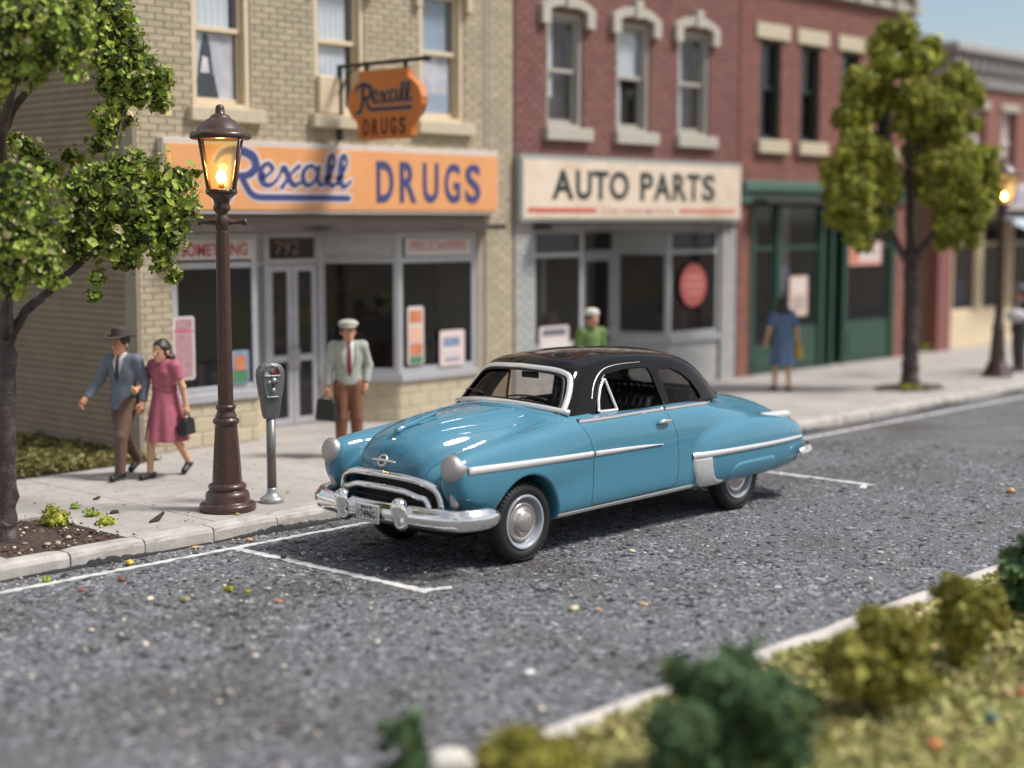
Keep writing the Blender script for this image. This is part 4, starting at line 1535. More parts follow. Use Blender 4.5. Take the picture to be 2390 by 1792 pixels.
o = thing('wall_sign', 'white wall sign with violet markings above the pale blue awning', 'sign', (38.6, FY, 3.5))
G().box(35.6, 41.6, FY - 0.1, FY - 0.003, 3.42, 4.06, 0.01).obj('board', M_pale, o)
g = G()
for a, b, c, d in ((36.0, 36.5, 3.56, 3.92), (36.62, 36.9, 3.6, 3.9), (37.1, 37.7, 3.55, 3.9), (37.85, 38.2, 3.58, 3.92), (38.5, 39.3, 3.56, 3.9)):
    g.box(a, b, FY - 0.108, FY - 0.102, c, d)
g.obj('print', mat('violet enamel', (0.42, 0.37, 0.50), 0.6), o)
# alley: low wall and greenery floor between the buildings
G().box(31.2, 32.5, 20.5, 20.7, 0.1, 2.6, 0.02).obj('alley_wall', mat('alley brick', (0.25, 0.11, 0.09), 0.9, var=0.2, vs=3))
tag(bpy.data.objects['alley_wall'], 'low red brick wall closing the alley between the far buildings', 'wall')
# ------------------------------------------------------------------ the car
CX, CY = 12.2, 10.42                    # car base in the street; the body is modelled with x = street X, y = 0 on its centre line
M_paint = mat('sky blue lacquer', (0.062, 0.215, 0.308), 0.5, spec=0.12, coat=1.0, var=0.03, vs=3, coatr=0.025, bump=0.0004, bs=25)
M_roofp = mat('black lacquer', (0.008, 0.0065, 0.006), 0.055, coat=0.0, spec=0.24, bump=0.0005, bs=18)
M_chrome = mat('chrome', (0.90, 0.88, 0.86), 0.07, metal=1.0, bump=0.0012, bs=22, rvar=0.05, vs=12)
M_silver = mat('silver paint', (0.80, 0.78, 0.765), 0.30, metal=0.6, var=0.06, vs=20, bump=0.0006, bs=120)
M_silvg = mat('grainy silver paint', (0.46, 0.43, 0.415), 0.42, metal=0.8, var=0.18, vs=160, bump=0.003, bs=260)
M_tyre = mat('tyre rubber', (0.012, 0.0115, 0.012), 0.55, var=0.1, vs=10)
M_rim = mat('pale grey wheel', (0.34, 0.365, 0.405), 0.35, coat=0.3, var=0.03, vs=10)
M_seam = mat('panel gap', (0.012, 0.03, 0.042), 0.7)
M_blackm = mat('matt black', (0.010, 0.010, 0.011), 0.5)
M_under = mat('underbody', (0.006, 0.006, 0.006), 0.9)
M_int = mat('black vinyl', (0.014, 0.014, 0.015), 0.42)
M_lens = mat('pale lamp lens', (0.55, 0.52, 0.50), 0.3, metal=0.4, bump=0.002, bs=150)
GLC = glass('car glass', (0.66, 0.62, 0.58), 0.015, 1.28)

SH = np.array([0.0, 0.0, 0.0])


LUT = {}


def loftd(P, xk, yc, zc, ry, rz, n=2.5, key=None, nlow=None):
    """distance-like field of a superelliptic loft along x; nlow: squarer section below the middle"""
    x = P[:, 0]
    if key not in LUT:
        LUT[key] = [pch(xk, q) for q in (ry, rz, yc, zc)]
    X = LUT[key][0][0]
    u = np.clip((x - X[0]) * (2999.0 / (X[-1] - X[0])), 0, 2998.999)
    i = u.astype(np.int32)
    t = u - i
    a, b, c, d = (T[1][i] + t * (T[1][i + 1] - T[1][i]) for T in LUT[key])
    z = (P[:, 2] - d) / b
    y = np.abs((np.abs(P[:, 1]) - c) / a)
    if nlow:
        nn = np.where(z < 0, nlow, n)
        q = (y ** nn + np.abs(z) ** nn) ** (1.0 / nn)
    else:
        q = np.exp(np.log(np.exp(n * np.log(y + 1e-9)) + np.exp(n * np.log(np.abs(z) + 1e-9))) / n)
    v = (q - 1) * np.minimum(a, b)
    return np.maximum(v, np.maximum(xk[0] - x, x - xk[-1]))


def f_solid(P):
    """outside of the lower body as a solid: hull, bonnet, wings, boot"""
    # main hull: half width and heights along the car
    xk = [9.52, 9.56, 9.64, 9.78, 10.0, 10.4, 11.0, 11.6, 12.6, 13.2, 13.8, 14.4, 14.8, 15.1, 15.3, 15.42, 15.46]
    w = [0.30, 0.52, 0.70, 0.82, 0.89, 0.925, 0.935, 0.935, 0.935, 0.92, 0.90, 0.88, 0.84, 0.76, 0.62, 0.36, 0.15]
    tp = [0.80, 0.86, 0.92, 0.98, 1.04, 1.11, 1.23, 1.365, 1.385, 1.355, 1.23, 1.10, 1.00, 0.90, 0.82, 0.74, 0.68]
    bt = [0.60, 0.50, 0.42, 0.36, 0.32, 0.31, 0.305, 0.305, 0.305, 0.31, 0.33, 0.345, 0.36, 0.385, 0.42, 0.48, 0.55]
    tp, bt = np.array(tp), np.array(bt)
    hull = loftd(P, xk, np.zeros(17), (tp + bt) / 2, w, (tp - bt) / 2, 3.6, 'hull', 7.0)
    # bonnet bulge with a peaked nose
    xb = [9.46, 9.48, 9.52, 9.58, 9.68, 9.85, 10.15, 10.6, 11.1, 11.7]
    wb = [0.10, 0.24, 0.35, 0.42, 0.47, 0.51, 0.55, 0.60, 0.66, 0.70]
    tb = [0.96, 1.02, 1.10, 1.165, 1.23, 1.29, 1.345, 1.385, 1.405, 1.39]
    lb = [0.84, 0.80, 0.76, 0.72, 0.70, 0.70, 0.72, 0.75, 0.78, 0.80]
    tb, lb = np.array(tb), np.array(lb)
    hood = loftd(P, xb, np.zeros(10), (tb + lb) / 2, wb, (tb - lb) / 2, 2.35, 'hood')
    # front wings carrying the headlights
    xf = [9.50, 9.52, 9.57, 9.66, 9.82, 10.1, 10.6, 11.2, 11.8, 12.3]
    yf = [0.80, 0.80, 0.80, 0.795, 0.785, 0.775, 0.765, 0.755, 0.75, 0.75]
    rf = [0.05, 0.09, 0.135, 0.16, 0.175, 0.185, 0.185, 0.175, 0.14, 0.08]
    tf = [0.99, 1.03, 1.075, 1.105, 1.13, 1.16, 1.205, 1.25, 1.262, 1.20]
    lf = [0.86, 0.78, 0.68, 0.60, 0.55, 0.55, 0.60, 0.70, 0.80, 0.95]
    tf, lf = np.array(tf), np.array(lf)
    fend = loftd(P, xf, yf, (tf + lf) / 2, rf, (tf - lf) / 2, 2.5, 'fend')
    # rear wings: swell out behind the door and taper to the tail
    xr = [12.98, 13.0, 13.05, 13.14, 13.3, 13.6, 14.1, 14.6, 14.95, 15.15, 15.27, 15.33, 15.35]
    yr = [0.84, 0.83, 0.82, 0.81, 0.80, 0.795, 0.79, 0.77, 0.74, 0.72, 0.70, 0.69, 0.69]
    rr = [0.04, 0.08, 0.115, 0.15, 0.175, 0.188, 0.19, 0.185, 0.175, 0.16, 0.13, 0.08, 0.04]
    tr = [0.70, 0.78, 0.86, 0.93, 0.985, 1.02, 1.025, 0.995, 0.945, 0.89, 0.82, 0.74, 0.66]
    lr = [0.52, 0.46, 0.41, 0.37, 0.345, 0.34, 0.345, 0.36, 0.375, 0.395, 0.42, 0.46, 0.52]
    tr, lr = np.array(tr), np.array(lr)
    rear = loftd(P, xr, yr, (tr + lr) / 2, np.array(rr) * 1.1, (tr - lr) / 2, 2.6, 'rear')
    # boot lid crown
    xt = [13.3, 13.7, 14.1, 14.5, 14.9, 15.15, 15.32, 15.44, 15.52, 15.56]
    wt = [0.66, 0.66, 0.65, 0.63, 0.60, 0.57, 0.53, 0.46, 0.34, 0.16]
    tt = [1.27, 1.285, 1.265, 1.215, 1.13, 1.05, 0.97, 0.88, 0.79, 0.72]
    lt = [0.6, 0.6, 0.58, 0.56, 0.54, 0.52, 0.50, 0.50, 0.54, 0.58]
    tt, lt = np.array(tt), np.array(lt)
    boot = loftd(P, xt, np.zeros(10), (tt + lt) / 2, wt, (tt - lt) / 2, 2.6, 'boot')
    xc = [10.6, 10.8, 11.0, 11.2, 11.4, 11.6, 11.8]
    tc = np.array([1.20, 1.30, 1.35, 1.366, 1.35, 1.31, 1.26])
    cowl = loftd(P, xc, np.zeros(7), (tc + 0.7) / 2, [0.62, 0.72, 0.775, 0.80, 0.81, 0.81, 0.81], (tc - 0.7) / 2, 4.5, 'cowl')
    d = smin(hull, hood, 0.16)
    d = smin(d, cowl, 0.06)
    d = smin(d, fend, 0.09)
    d = smin(d, rear, 0.038)
    d = smin(d, boot, 0.12)
    zl = np.interp(P[:, 0], [11.30, 11.52, 13.45, 13.72], [1.6, 1.287, 1.28, 1.6]) + np.clip((0.70 - np.abs(P[:, 1])) * 6, 0, 1)
    return smax(d, P[:, 2] - zl, 0.02)


AXF, AXR, WZ = 10.44, 14.00, 0.385


def f_body(P):
    x, y, z = P[:, 0], np.abs(P[:, 1]), P[:, 2]
    d = f_solid(P)
    # front wheel arch
    c = np.hypot(x - AXF + 0.015, z - 0.39) - 0.445
    c = np.maximum(c, 0.52 - y)
    d = smax(d, -c, 0.035)
    # opening below the rear wing skirt
    c = np.maximum(np.abs(x - 14.02) - 0.46, z - 0.395 - (x - 14.0) * 0.02)
    d = smax(d, -c, 0.03)
    # radiator mouth
    mouth = np.maximum(poly_sd(y, z, [(-0.3, 0.84), (0.30, 0.835), (0.50, 0.79), (0.605, 0.71), (0.645, 0.60), (0.645, 0.46), (-0.3, 0.46)]), x - 9.80)
    d = smax(d, -mouth, 0.02)
    # passenger space
    cav = np.maximum(np.maximum(y - (0.78 - 0.05 * np.abs(x - 12.3)), np.abs(x - 12.45) - 1.12), 0.45 - z)
    d = smax(d, -cav, 0.03)
    return d


def f_green(P):
    """outside of the roof and pillars"""
    x, y, z = P[:, 0], np.abs(P[:, 1]), P[:, 2]
    xf = 11.04 + (z - 1.40) * 0.90 + 0.34 * y * y
    g1 = (xf - x) * 0.74
    wv = 0.775 - (z - 1.27) * 0.36
    wv = wv - 0.07 * np.clip(x - 12.6, 0, 9) ** 2
    g2 = (y - wv) * 0.92
    g3 = z - (1.865 - 0.075 * (x - 12.15) ** 2 * np.where(x > 12.15, 0.75, 1.3) - 0.20 * y * y)
    xr = 14.10 - (z - 1.27) * 0.92 - 0.62 * y * y
    g4 = (x - xr) * 0.70
    d = smax(g3, g1, 0.14)
    d = smax(d, g4, 0.40)
    d = smax(d, g2, 0.16)
    return d


DOORW = [(11.60, 1.285), (11.68, 1.43), (11.79, 1.575), (11.91, 1.655), (12.2, 1.685), (12.52, 1.685), (12.60, 1.66), (12.635, 1.60), (12.70, 1.285)]
QUARW = [(12.805, 1.285), (12.775, 1.60), (12.80, 1.635), (12.95, 1.625), (13.13, 1.57), (13.28, 1.475), (13.38, 1.36), (13.415, 1.285)]
WIND = [(-0.2, 1.435), (0.40, 1.415), (0.62, 1.375), (0.652, 1.385), (0.615, 1.50), (0.558, 1.615), (0.50, 1.655), (0.35, 1.683), (-0.2, 1.70)]
REARW = [(-0.2, 1.345), (0.42, 1.345), (0.52, 1.37), (0.53, 1.43), (0.46, 1.55), (0.36, 1.61), (-0.2, 1.645)]


def f_roof(P):
    x, y, z = P[:, 0], np.abs(P[:, 1]), P[:, 2]
    d = f_green(P)
    d = np.maximum(d, -(d + 0.04))
    for pl in (DOORW, QUARW):
        c = np.maximum(poly_sd(x, z, pl) - 0.004, 0.35 - y)
        d = smax(d, -c, 0.014)
    c = np.maximum(poly_sd(y, z, WIND) - 0.004, x - 12.0)
    d = smax(d, -c, 0.014)
    c = np.maximum(poly_sd(y, z, REARW) - 0.004, 13.1 - x)
    d = smax(d, -c, 0.014)
    return np.maximum(d, 1.25 - z)


def solve_y(f, x, z, y1=1.25, y0=0.0):
    """outermost y where f = 0, at each (x, z)"""
    x, z = np.atleast_1d(np.asarray(x, float)), np.atleast_1d(np.asarray(z, float))
    ys = np.linspace(y1, y0, 42)
    out = np.full(len(x), np.nan)
    prev = f(np.stack([x, np.full_like(x, ys[0]), z], -1))
    for k in range(1, len(ys)):
        cur = f(np.stack([x, np.full_like(x, ys[k]), z], -1))
        hit = np.isnan(out) & (cur <= 0) & (prev > 0)
        t = prev / np.where(hit, prev - cur, 1)
        out = np.where(hit, ys[k - 1] + (ys[k] - ys[k - 1]) * t, out)
        prev = cur
    for _ in range(2):
        e = 0.004
        a, b = f(np.stack([x, np.nan_to_num(out, nan=0.5), z], -1)), f(np.stack([x, np.nan_to_num(out, nan=0.5) + e, z], -1))
        out = out - np.clip(a * e / np.where(np.abs(b - a) < 1e-6, 1e-6, b - a), -0.02, 0.02)
    if np.isnan(out).any():
        i = np.arange(len(out))
        ok = ~np.isnan(out)
        out = np.interp(i, i[ok], out[ok]) if ok.any() else np.full(len(out), 0.9)
    return out


def solve_x(f, y, z, x0, x1):
    y, z = np.atleast_1d(np.asarray(y, float)), np.atleast_1d(np.asarray(z, float))
    xs = np.linspace(x0, x1, 50)
    out = np.full(len(y), np.nan)
    prev = f(np.stack([np.full_like(y, xs[0]), y, z], -1))
    for k in range(1, len(xs)):
        cur = f(np.stack([np.full_like(y, xs[k]), y, z], -1))
        hit = np.isnan(out) & (cur <= 0) & (prev > 0)
        t = prev / np.where(hit, prev - cur, 1)
        out = np.where(hit, xs[k - 1] + (xs[k] - xs[k - 1]) * t, out)
        prev = cur
    for _ in range(2):
        e = 0.004
        q = np.nan_to_num(out, nan=11.0)
        a, b = f(np.stack([q, y, z], -1)), f(np.stack([q + e, y, z], -1))
        out = out - np.clip(a * e / np.where(np.abs(b - a) < 1e-6, 1e-6, b - a), -0.03, 0.03)
    if np.isnan(out).any():
        i = np.arange(len(out))
        ok = ~np.isnan(out)
        out = np.interp(i, i[ok], out[ok])
    return out


def solve_z(f, x, y, z1=1.7, z0=0.4):
    x, y = np.atleast_1d(np.asarray(x, float)), np.atleast_1d(np.asarray(y, float))
    zs = np.linspace(z1, z0, 50)
    out = np.full(len(x), np.nan)
    prev = f(np.stack([x, y, np.full_like(x, zs[0])], -1))
    for k in range(1, len(zs)):
        cur = f(np.stack([x, y, np.full_like(x, zs[k])], -1))
        hit = np.isnan(out) & (cur <= 0) & (prev > 0)
        t = prev / np.where(hit, prev - cur, 1)
        out = np.where(hit, zs[k - 1] + (zs[k] - zs[k - 1]) * t, out)
        prev = cur
    if np.isnan(out).any():
        i = np.arange(len(out))
        ok = ~np.isnan(out)
        out = np.interp(i, i[ok], out[ok])
    return out


def strip(g, f, pts, w, h, lift=0.0, n=8, closed=False):
    """moulding along surface points: half-round section, width w across, height h off the surface"""
    P = np.array(pts, float)
    Nn = sdf_grad(f, P, 0.012)
    Nn /= np.linalg.norm(Nn, axis=1)[:, None] + 1e-9
    T = np.gradient(P, axis=0)
    if closed:
        T = np.roll(P, -1, 0) - np.roll(P, 1, 0)
    T /= np.linalg.norm(T, axis=1)[:, None] + 1e-9
    S = np.cross(T, Nn)
    S /= np.linalg.norm(S, axis=1)[:, None] + 1e-9
    m = len(P)
    W = np.interp(np.linspace(0, 1, m), np.linspace(0, 1, len(w)), w) if not np.isscalar(w) else np.full(m, w)
    V, F = [], []
    for i in range(m):
        for k in range(n):
            a = PI * k / (n - 1)
            V.append(P[i] + S[i] * math.cos(a) * W[i] / 2 + Nn[i] * (lift + math.sin(a) * h - 0.004))
    rng = range(m) if closed else range(m - 1)
    for i in rng:
        j = (i + 1) % m
        for k in range(n - 1):
            F.append([i * n + k, i * n + k + 1, j * n + k + 1, j * n + k])
    if not closed:
        F.append(list(range(n)))
        F.append([(m - 1) * n + k for k in range(n)][::-1])
    g.add(V, F, True)


def side_pts(f, pl, sgn, per=10, y1=1.25):
    Q = spline(pl, per)
    y = solve_y(f, Q[:, 0], Q[:, 1], y1)
    return np.stack([Q[:, 0], sgn * y, Q[:, 1]], -1)


def line_pts(f, pl, sgn, step=0.03, y1=1.25):
    pl = np.array(pl, float)
    out = []
    for a, b in zip(pl[:-1], pl[1:]):
        n = max(2, int(np.linalg.norm(b - a) / step))
        out += [a + (b - a) * i / n for i in range(n)]
    out.append(pl[-1])
    Q = np.array(out)
    y = solve_y(f, Q[:, 0], Q[:, 1], y1)
    return np.stack([Q[:, 0], sgn * y, Q[:, 1]], -1)


car = thing('car', 'glossy sky blue two-door coupe with black roof and chrome trim parked at the kerb', 'car', (CX, CY, 0))


def cobj(g, name, m, parent=None):
    V = [(x - CX, y, z) for x, y, z in g.v]
    me = mesh(name, V, g.f, m)
    if any(g.s):
        me.polygons.foreach_set('use_smooth', g.s)
    return link(name, me, parent or car)


def carsub(name, V, Q, Nn, m, parent=None):
    W = V.copy()
    W[:, 0] -= CX
    return link(name, mesh(name, W, Q, m, normals=Nn), parent or car)


V, Q, Nn = sdf_mesh(f_body, (9.3, -1.08, 0.2), (15.72, 1.08, 1.52), 0.0178, slack=2.2, newton=3)
cen = V[Q].mean(1)
DOORP = [(11.22, 1.34), (11.31, 1.12), (11.365, 0.86), (11.37, 0.6), (11.355, 0.425), (11.40, 0.41), (12.66, 0.44), (12.73, 0.47), (12.755, 0.7), (12.73, 0.98), (12.66, 1.16), (12.60, 1.34)]
ind = (poly_sd(cen[:, 0], cen[:, 2], DOORP) < 0) & (np.abs(cen[:, 1]) > 0.84)
HOODP = [(9.40, -0.40), (9.40, 0.40), (9.7, 0.50), (10.3, 0.585), (10.93, 0.70), (10.93, -0.70), (10.3, -0.585), (9.7, -0.50)]
inh = (poly_sd(cen[:, 0], cen[:, 1], HOODP) < 0) & (cen[:, 2] > 0.90) & ~ind
TRP = [(14.12, -0.52), (14.12, 0.52), (14.7, 0.50), (15.3, 0.44), (15.6, 0.3), (15.6, -0.3), (15.3, -0.44), (14.7, -0.50)]
intr = (poly_sd(cen[:, 0], cen[:, 1], TRP) < 0) & (cen[:, 2] > 0.80)
rest = ~(ind | inh | intr)
body = carsub('body', *submesh(V, Q, Nn, rest), M_paint)
carsub('bonnet', *submesh(V, Q, Nn, inh), M_paint)
carsub('boot_lid', *submesh(V, Q, Nn, intr), M_paint)
doors = {}
for s in (-1, 1):
    doors[s] = carsub('door', *submesh(V, Q, Nn, ind & (np.sign(cen[:, 1]) == s)), M_paint)

V, Q, Nn = sdf_mesh(f_roof, (10.85, -0.92, 1.18), (14.25, 0.92, 1.95), 0.0138, slack=2.2, newton=2)
carsub('roof', V, Q, Nn, M_roofp)

# glazing: sheets just inside the outer skin
fin = lambda P: f_green(P) + 0.022


def sheet_glass(name, us, vs, fn):
    Vv, Ff = [], []
    for i in range(len(us)):
        for j in range(len(vs)):
            Vv.append(fn(us[i], vs[j]))
    m = len(vs)
    for i in range(len(us) - 1):
        for j in range(m - 1):
            Ff.append([i * m + j, (i + 1) * m + j, (i + 1) * m + j + 1, i * m + j + 1])
    g = G()
    g.add(Vv, Ff, True)
    return cobj(g, name, GLC)


YY, ZZ = np.meshgrid(np.linspace(-0.68, 0.68, 35), np.linspace(1.355, 1.72, 16), indexing='ij')
keep = poly_sd(np.abs(YY.ravel()), ZZ.ravel(), WIND) < 0.022
xx = solve_x(fin, YY.ravel(), ZZ.ravel(), 10.8, 12.3).reshape(YY.shape)
g = G()
I = np.arange(YY.size).reshape(YY.shape)
q = np.stack([I[:-1, :-1], I[1:, :-1], I[1:, 1:], I[:-1, 1:]], -1).reshape(-1, 4)
q = q[keep[q].all(1)]
g.add(np.stack([xx, YY, ZZ], -1).reshape(-1, 3), q.tolist(), True)
cobj(g, 'windscreen', GLC)
YY, ZZ = np.meshgrid(np.linspace(-0.55, 0.55, 23), np.linspace(1.33, 1.66, 10), indexing='ij')
xx = solve_x(fin, YY.ravel(), ZZ.ravel(), 14.4, 12.8).reshape(YY.shape)
g = G()
g.add(np.stack([xx, YY, ZZ], -1).reshape(-1, 3), np.stack([I0 for I0 in [np.arange(YY.size).reshape(YY.shape)[:-1, :-1], np.arange(YY.size).reshape(YY.shape)[1:, :-1], np.arange(YY.size).reshape(YY.shape)[1:, 1:], np.arange(YY.size).reshape(YY.shape)[:-1, 1:]]], -1).reshape(-1, 4).tolist(), True)
cobj(g, 'rear_window', GLC)
for s in (-1, 1):
    XX, ZZ = np.meshgrid(np.linspace(12.77, 13.43, 16), np.linspace(1.27, 1.645, 10), indexing='ij')
    keep = poly_sd(XX.ravel(), ZZ.ravel(), QUARW) < 0.03
    yy = solve_y(fin, XX.ravel(), ZZ.ravel())
    I = np.arange(XX.size).reshape(XX.shape)
    q = np.stack([I[:-1, :-1], I[1:, :-1], I[1:, 1:], I[:-1, 1:]], -1).reshape(-1, 4)
    q = q[keep[q].all(1)]
    g = G()
    g.add(np.stack([XX.ravel(), s * yy, ZZ.ravel()], -1), q.tolist(), True)
    cobj(g, 'quarter_window', GLC)
    # quarter light: chrome frame with its own pane, inside the open door window
    fr = [(11.66, 1.30), (11.70, 1.41), (11.77, 1.52), (11.845, 1.595), (11.88, 1.60), (11.90, 1.50), (11.925, 1.38), (11.945, 1.295)]
    g = G()
    pp = line_pts(f_green, fr + [fr[0]], s, 0.025)
    strip(g, f_green, pp, 0.036, 0.018, -0.006)
    vw = cobj(g, 'vent_window', M_silver, doors[s])
    g = G()
    y = solve_y(fin, [p[0] for p in fr], [p[1] for p in fr])
    g.add([(p[0], s * yy2, p[1]) for p, yy2 in zip(fr, y)], [list(range(len(fr)))])
    cobj(g, 'pane', GLC, vw)
    # door window surround
    g = G()
    strip(g, f_green, line_pts(f_green, DOORW[2:9], s, 0.03), 0.028, 0.010)
    cobj(g, 'window_channel', M_roofp, doors[s])

for s in (-1, 1):
    g = G()
    pp = spline([(11.60, 1.43), (11.68, 1.555), (11.80, 1.655), (11.95, 1.71), (12.2, 1.73), (12.5, 1.728)], 6)
    strip(g, f_green, line_pts(f_green, pp, s, 0.03), [0.016, 0.018, 0.014, 0.010, 0.008], 0.008)
    cobj(g, 'drip_glint_strip', M_silver)  # silver drip line added as the white glint along the roof edge

# windscreen surround, black rubber inside a broad silver frame
half = [(0.0, 1.735), (0.36, 1.720), (0.52, 1.692), (0.595, 1.645), (0.652, 1.53), (0.692, 1.40), (0.70, 1.345)]
half2 = [(0.0, 1.705), (0.35, 1.690), (0.50, 1.661), (0.56, 1.618), (0.618, 1.50), (0.655, 1.388), (0.62, 1.372), (0.40, 1.412), (0.0, 1.432)]
for hp, w, h, mm, nm in ((half, 0.062, 0.018, M_silver, 'windscreen_frame'), (half2, 0.030, 0.012, M_blackm, 'windscreen_rubber')):
    A = spline(hp, 8)
    full = np.vstack([A[::-1] * np.array([-1, 1]), A[1:]])
    xx = solve_x(f_green, full[:, 0], full[:, 1], 10.7, 12.4)
    g = G()
    strip(g, f_green, np.stack([xx, full[:, 0], full[:, 1]], -1), w, h)
    cobj(g, nm, mm)
# cowl strip under the windscreen
yy = np.linspace(-0.76, 0.76, 41)
xx = 11.02 + 0.36 * yy * yy
fb = lambda P: np.minimum(f_solid(P), f_green(P))
zz = 1.412 - 0.13 * yy * yy
g = G()
g.tube(np.stack([xx - 0.015, yy, zz - 0.012], -1), 0.034, 10)
cobj(g, 'cowl_strip', M_silver)
# wipers
for s, ya, yb in ((1, 0.30, 0.70), (-1, -0.08, -0.50)):
    t = np.linspace(0, 1, 8)
    y = ya + (yb - ya) * t if s > 0 else -0.06 + (-0.46) * t
    z = 1.452 + 0.05 * t * (1 - t) * 2 - 0.012 * t
    x = solve_x(f_green, y, z, 10.7, 12.2) - 0.02
    g = G()
    g.tube(np.stack([x, y, z], -1), 0.010, 6)
    g.tube([(x[3] - 0.012, y[3], z[3]), (x[3] - 0.03, y[3] - 0.05 * s, 1.415)], 0.007, 6)
    cobj(g, 'wiper', M_blackm)

# belt, spears, sills
for s in (-1, 1):
    g = G()
    strip(g, f_solid, side_pts(f_solid, [(11.24, 1.250), (11.6, 1.252), (12.2, 1.252), (12.6, 1.250)], s), 0.058, 0.022)
    cobj(g, 'belt_trim', M_chrome, doors[s])
    g = G()
    xb = np.linspace(12.62, 13.62, 30)
    zb = np.interp(xb, [12.62, 13.2, 13.62], [1.250, 1.245, 1.225])
    yb = solve_y(f_solid, xb, zb)
    strip(g, f_solid, np.stack([xb, s * yb, zb], -1), [0.058, 0.06, 0.066, 0.05], 0.022)
    cobj(g, 'belt_trim', M_chrome)
    g = G()
    strip(g, f_solid, side_pts(f_solid, [(9.63, 0.967), (10.2, 0.955), (10.8, 0.942), (11.35, 0.931)], s), [0.075, 0.07, 0.065, 0.06], 0.022)
    cobj(g, 'side_spear', M_silver)
    g = G()
    strip(g, f_solid, side_pts(f_solid, [(11.375, 0.930), (11.8, 0.922), (12.2, 0.914), (12.47, 0.908)], s), [0.058, 0.05, 0.035, 0.006], 0.02)
    cobj(g, 'side_spear', M_silver, doors[s])
    g = G()
    strip(g, f_solid, side_pts(f_solid, [(13.0, 0.715), (13.1, 0.722), (13.6, 0.722), (14.3, 0.716), (14.9, 0.712), (15.12, 0.712)], s), [0.075, 0.075, 0.062, 0.055, 0.05, 0.035], 0.025)
    cobj(g, 'rear_spear', M_silver)
    # sill moulding
    g = G()
    strip(g, f_solid, side_pts(f_solid, [(10.88, 0.372), (11.6, 0.377), (12.4, 0.382), (13.06, 0.387)], s), 0.07, 0.012)
    cobj(g, 'sill_trim', M_silver)
    # gravel guard: silver patch on the front of the rear wing
    XX, ZZ = np.meshgrid(np.linspace(12.95, 13.60, 40), np.linspace(0.28, 0.71, 30), indexing='ij')
    GP = [(13.0, 0.70), (13.27, 0.70), (13.285, 0.58), (13.33, 0.48), (13.40, 0.43), (13.54, 0.405), (13.555, 0.385), (13.49, 0.335), (13.40, 0.318), (13.22, 0.345), (13.08, 0.43), (13.02, 0.56)]
    sd = poly_sd(XX.ravel(), ZZ.ravel(), GP)
    yy = solve_y(f_solid, XX.ravel(), ZZ.ravel())
    I = np.arange(XX.size).reshape(XX.shape)
    q = np.stack([I[:-1, :-1], I[1:, :-1], I[1:, 1:], I[:-1, 1:]], -1).reshape(-1, 4)
    q = q[(sd[q] < 0.03).all(1)]
    g = G()
    P3 = np.stack([XX.ravel(), s * (yy + 0.010 * np.clip(-sd / 0.014, -1, 1)), ZZ.ravel()], -1)
    g.add(P3, q.tolist(), True)
    cobj(g, 'gravel_guard', M_silver)
    # wing skirt: raised panel over the rear wheel
    SK = [(13.58, 0.395), (13.62, 0.47), (13.68, 0.545), (13.76, 0.575), (13.9, 0.582), (14.40, 0.582), (14.47, 0.565), (14.495, 0.52), (14.49, 0.41)]
    XX, ZZ = np.meshgrid(np.linspace(13.54, 14.53, 60), np.linspace(0.37, 0.60, 22), indexing='ij')
    sd = poly_sd(XX.ravel(), ZZ.ravel(), SK + [(14.49, 0.385), (13.58, 0.375)])
    I = np.arange(XX.size).reshape(XX.shape)
    q = np.stack([I[:-1, :-1], I[1:, :-1], I[1:, 1:], I[:-1, 1:]], -1).reshape(-1, 4)
    q = q[(sd[q] < 0.034).all(1)]
    yy = solve_y(f_solid, XX.ravel(), ZZ.ravel())
    lift = 0.018 * np.clip(-sd / 0.022, -1, 1)
    g = G()
    g.add(np.stack([XX.ravel(), s * (yy + lift), ZZ.ravel()], -1), q.tolist(), True)
    cobj(g, 'wing_skirt', M_paint)
    # panel gaps
    g = G()
    strip(g, f_solid, line_pts(f_solid, [(11.24, 1.22), (11.31, 1.10), (11.355, 0.95), (11.368, 0.8), (11.37, 0.6), (11.36, 0.43)], s, 0.03), 0.013, 0.0055)
    strip(g, f_solid, line_pts(f_solid, [(11.36, 0.43), (11.40, 0.415), (12.0, 0.425), (12.66, 0.44), (12.72, 0.465), (12.75, 0.6), (12.752, 0.75), (12.73, 0.95), (12.68, 1.10), (12.61, 1.215)], s, 0.03), 0.013, 0.0055)
    cobj(g, 'door_gap', M_seam)
    # handle
    hx = np.linspace(12.40, 12.60, 9)
    hz = 1.135 + 0.010 * np.sin(np.linspace(0, PI, 9))
    hy = solve_y(f_solid, hx, hz) + 0.035 + 0.012 * np.sin(np.linspace(0, PI, 9))
    g = G()
    g.tube(np.stack([hx, s * hy, hz], -1), [0.012, 0.020, 0.025, 0.027, 0.027, 0.027, 0.026, 0.024, 0.014], 10)
    g.tube([(12.57, s * (hy[-1] - 0.06), 1.137), (12.57, s * hy[-1], 1.137)], 0.015, 8)
    cobj(g, 'door_handle', M_chrome, doors[s])
    # headlight dome, teardrop tail into the spear, and parking light
    hy0 = 0.815

    def f_head(P, s=s):
        p = P.copy()
        p[:, 1] = np.abs(p[:, 1])
        a = ellip(p, (9.55, hy0, 0.985), (0.080, 0.118, 0.126))
        b = capsule(p, (9.56, hy0, 0.93), (9.58, hy0, 0.815), 0.09, 0.025)
        c = capsule(p, (9.60, hy0 + 0.05, 0.975), (9.84, 0.905, 0.963), 0.075, 0.026)
        d = smin(a, b, 0.06)
        return smin(d, c, 0.06)
    Vh, Qh, Nh = sdf_mesh(f_head, (9.38, s * hy0 - 0.24, 0.74), (9.92, s * hy0 + 0.24, 1.18), 0.011, newton=2)
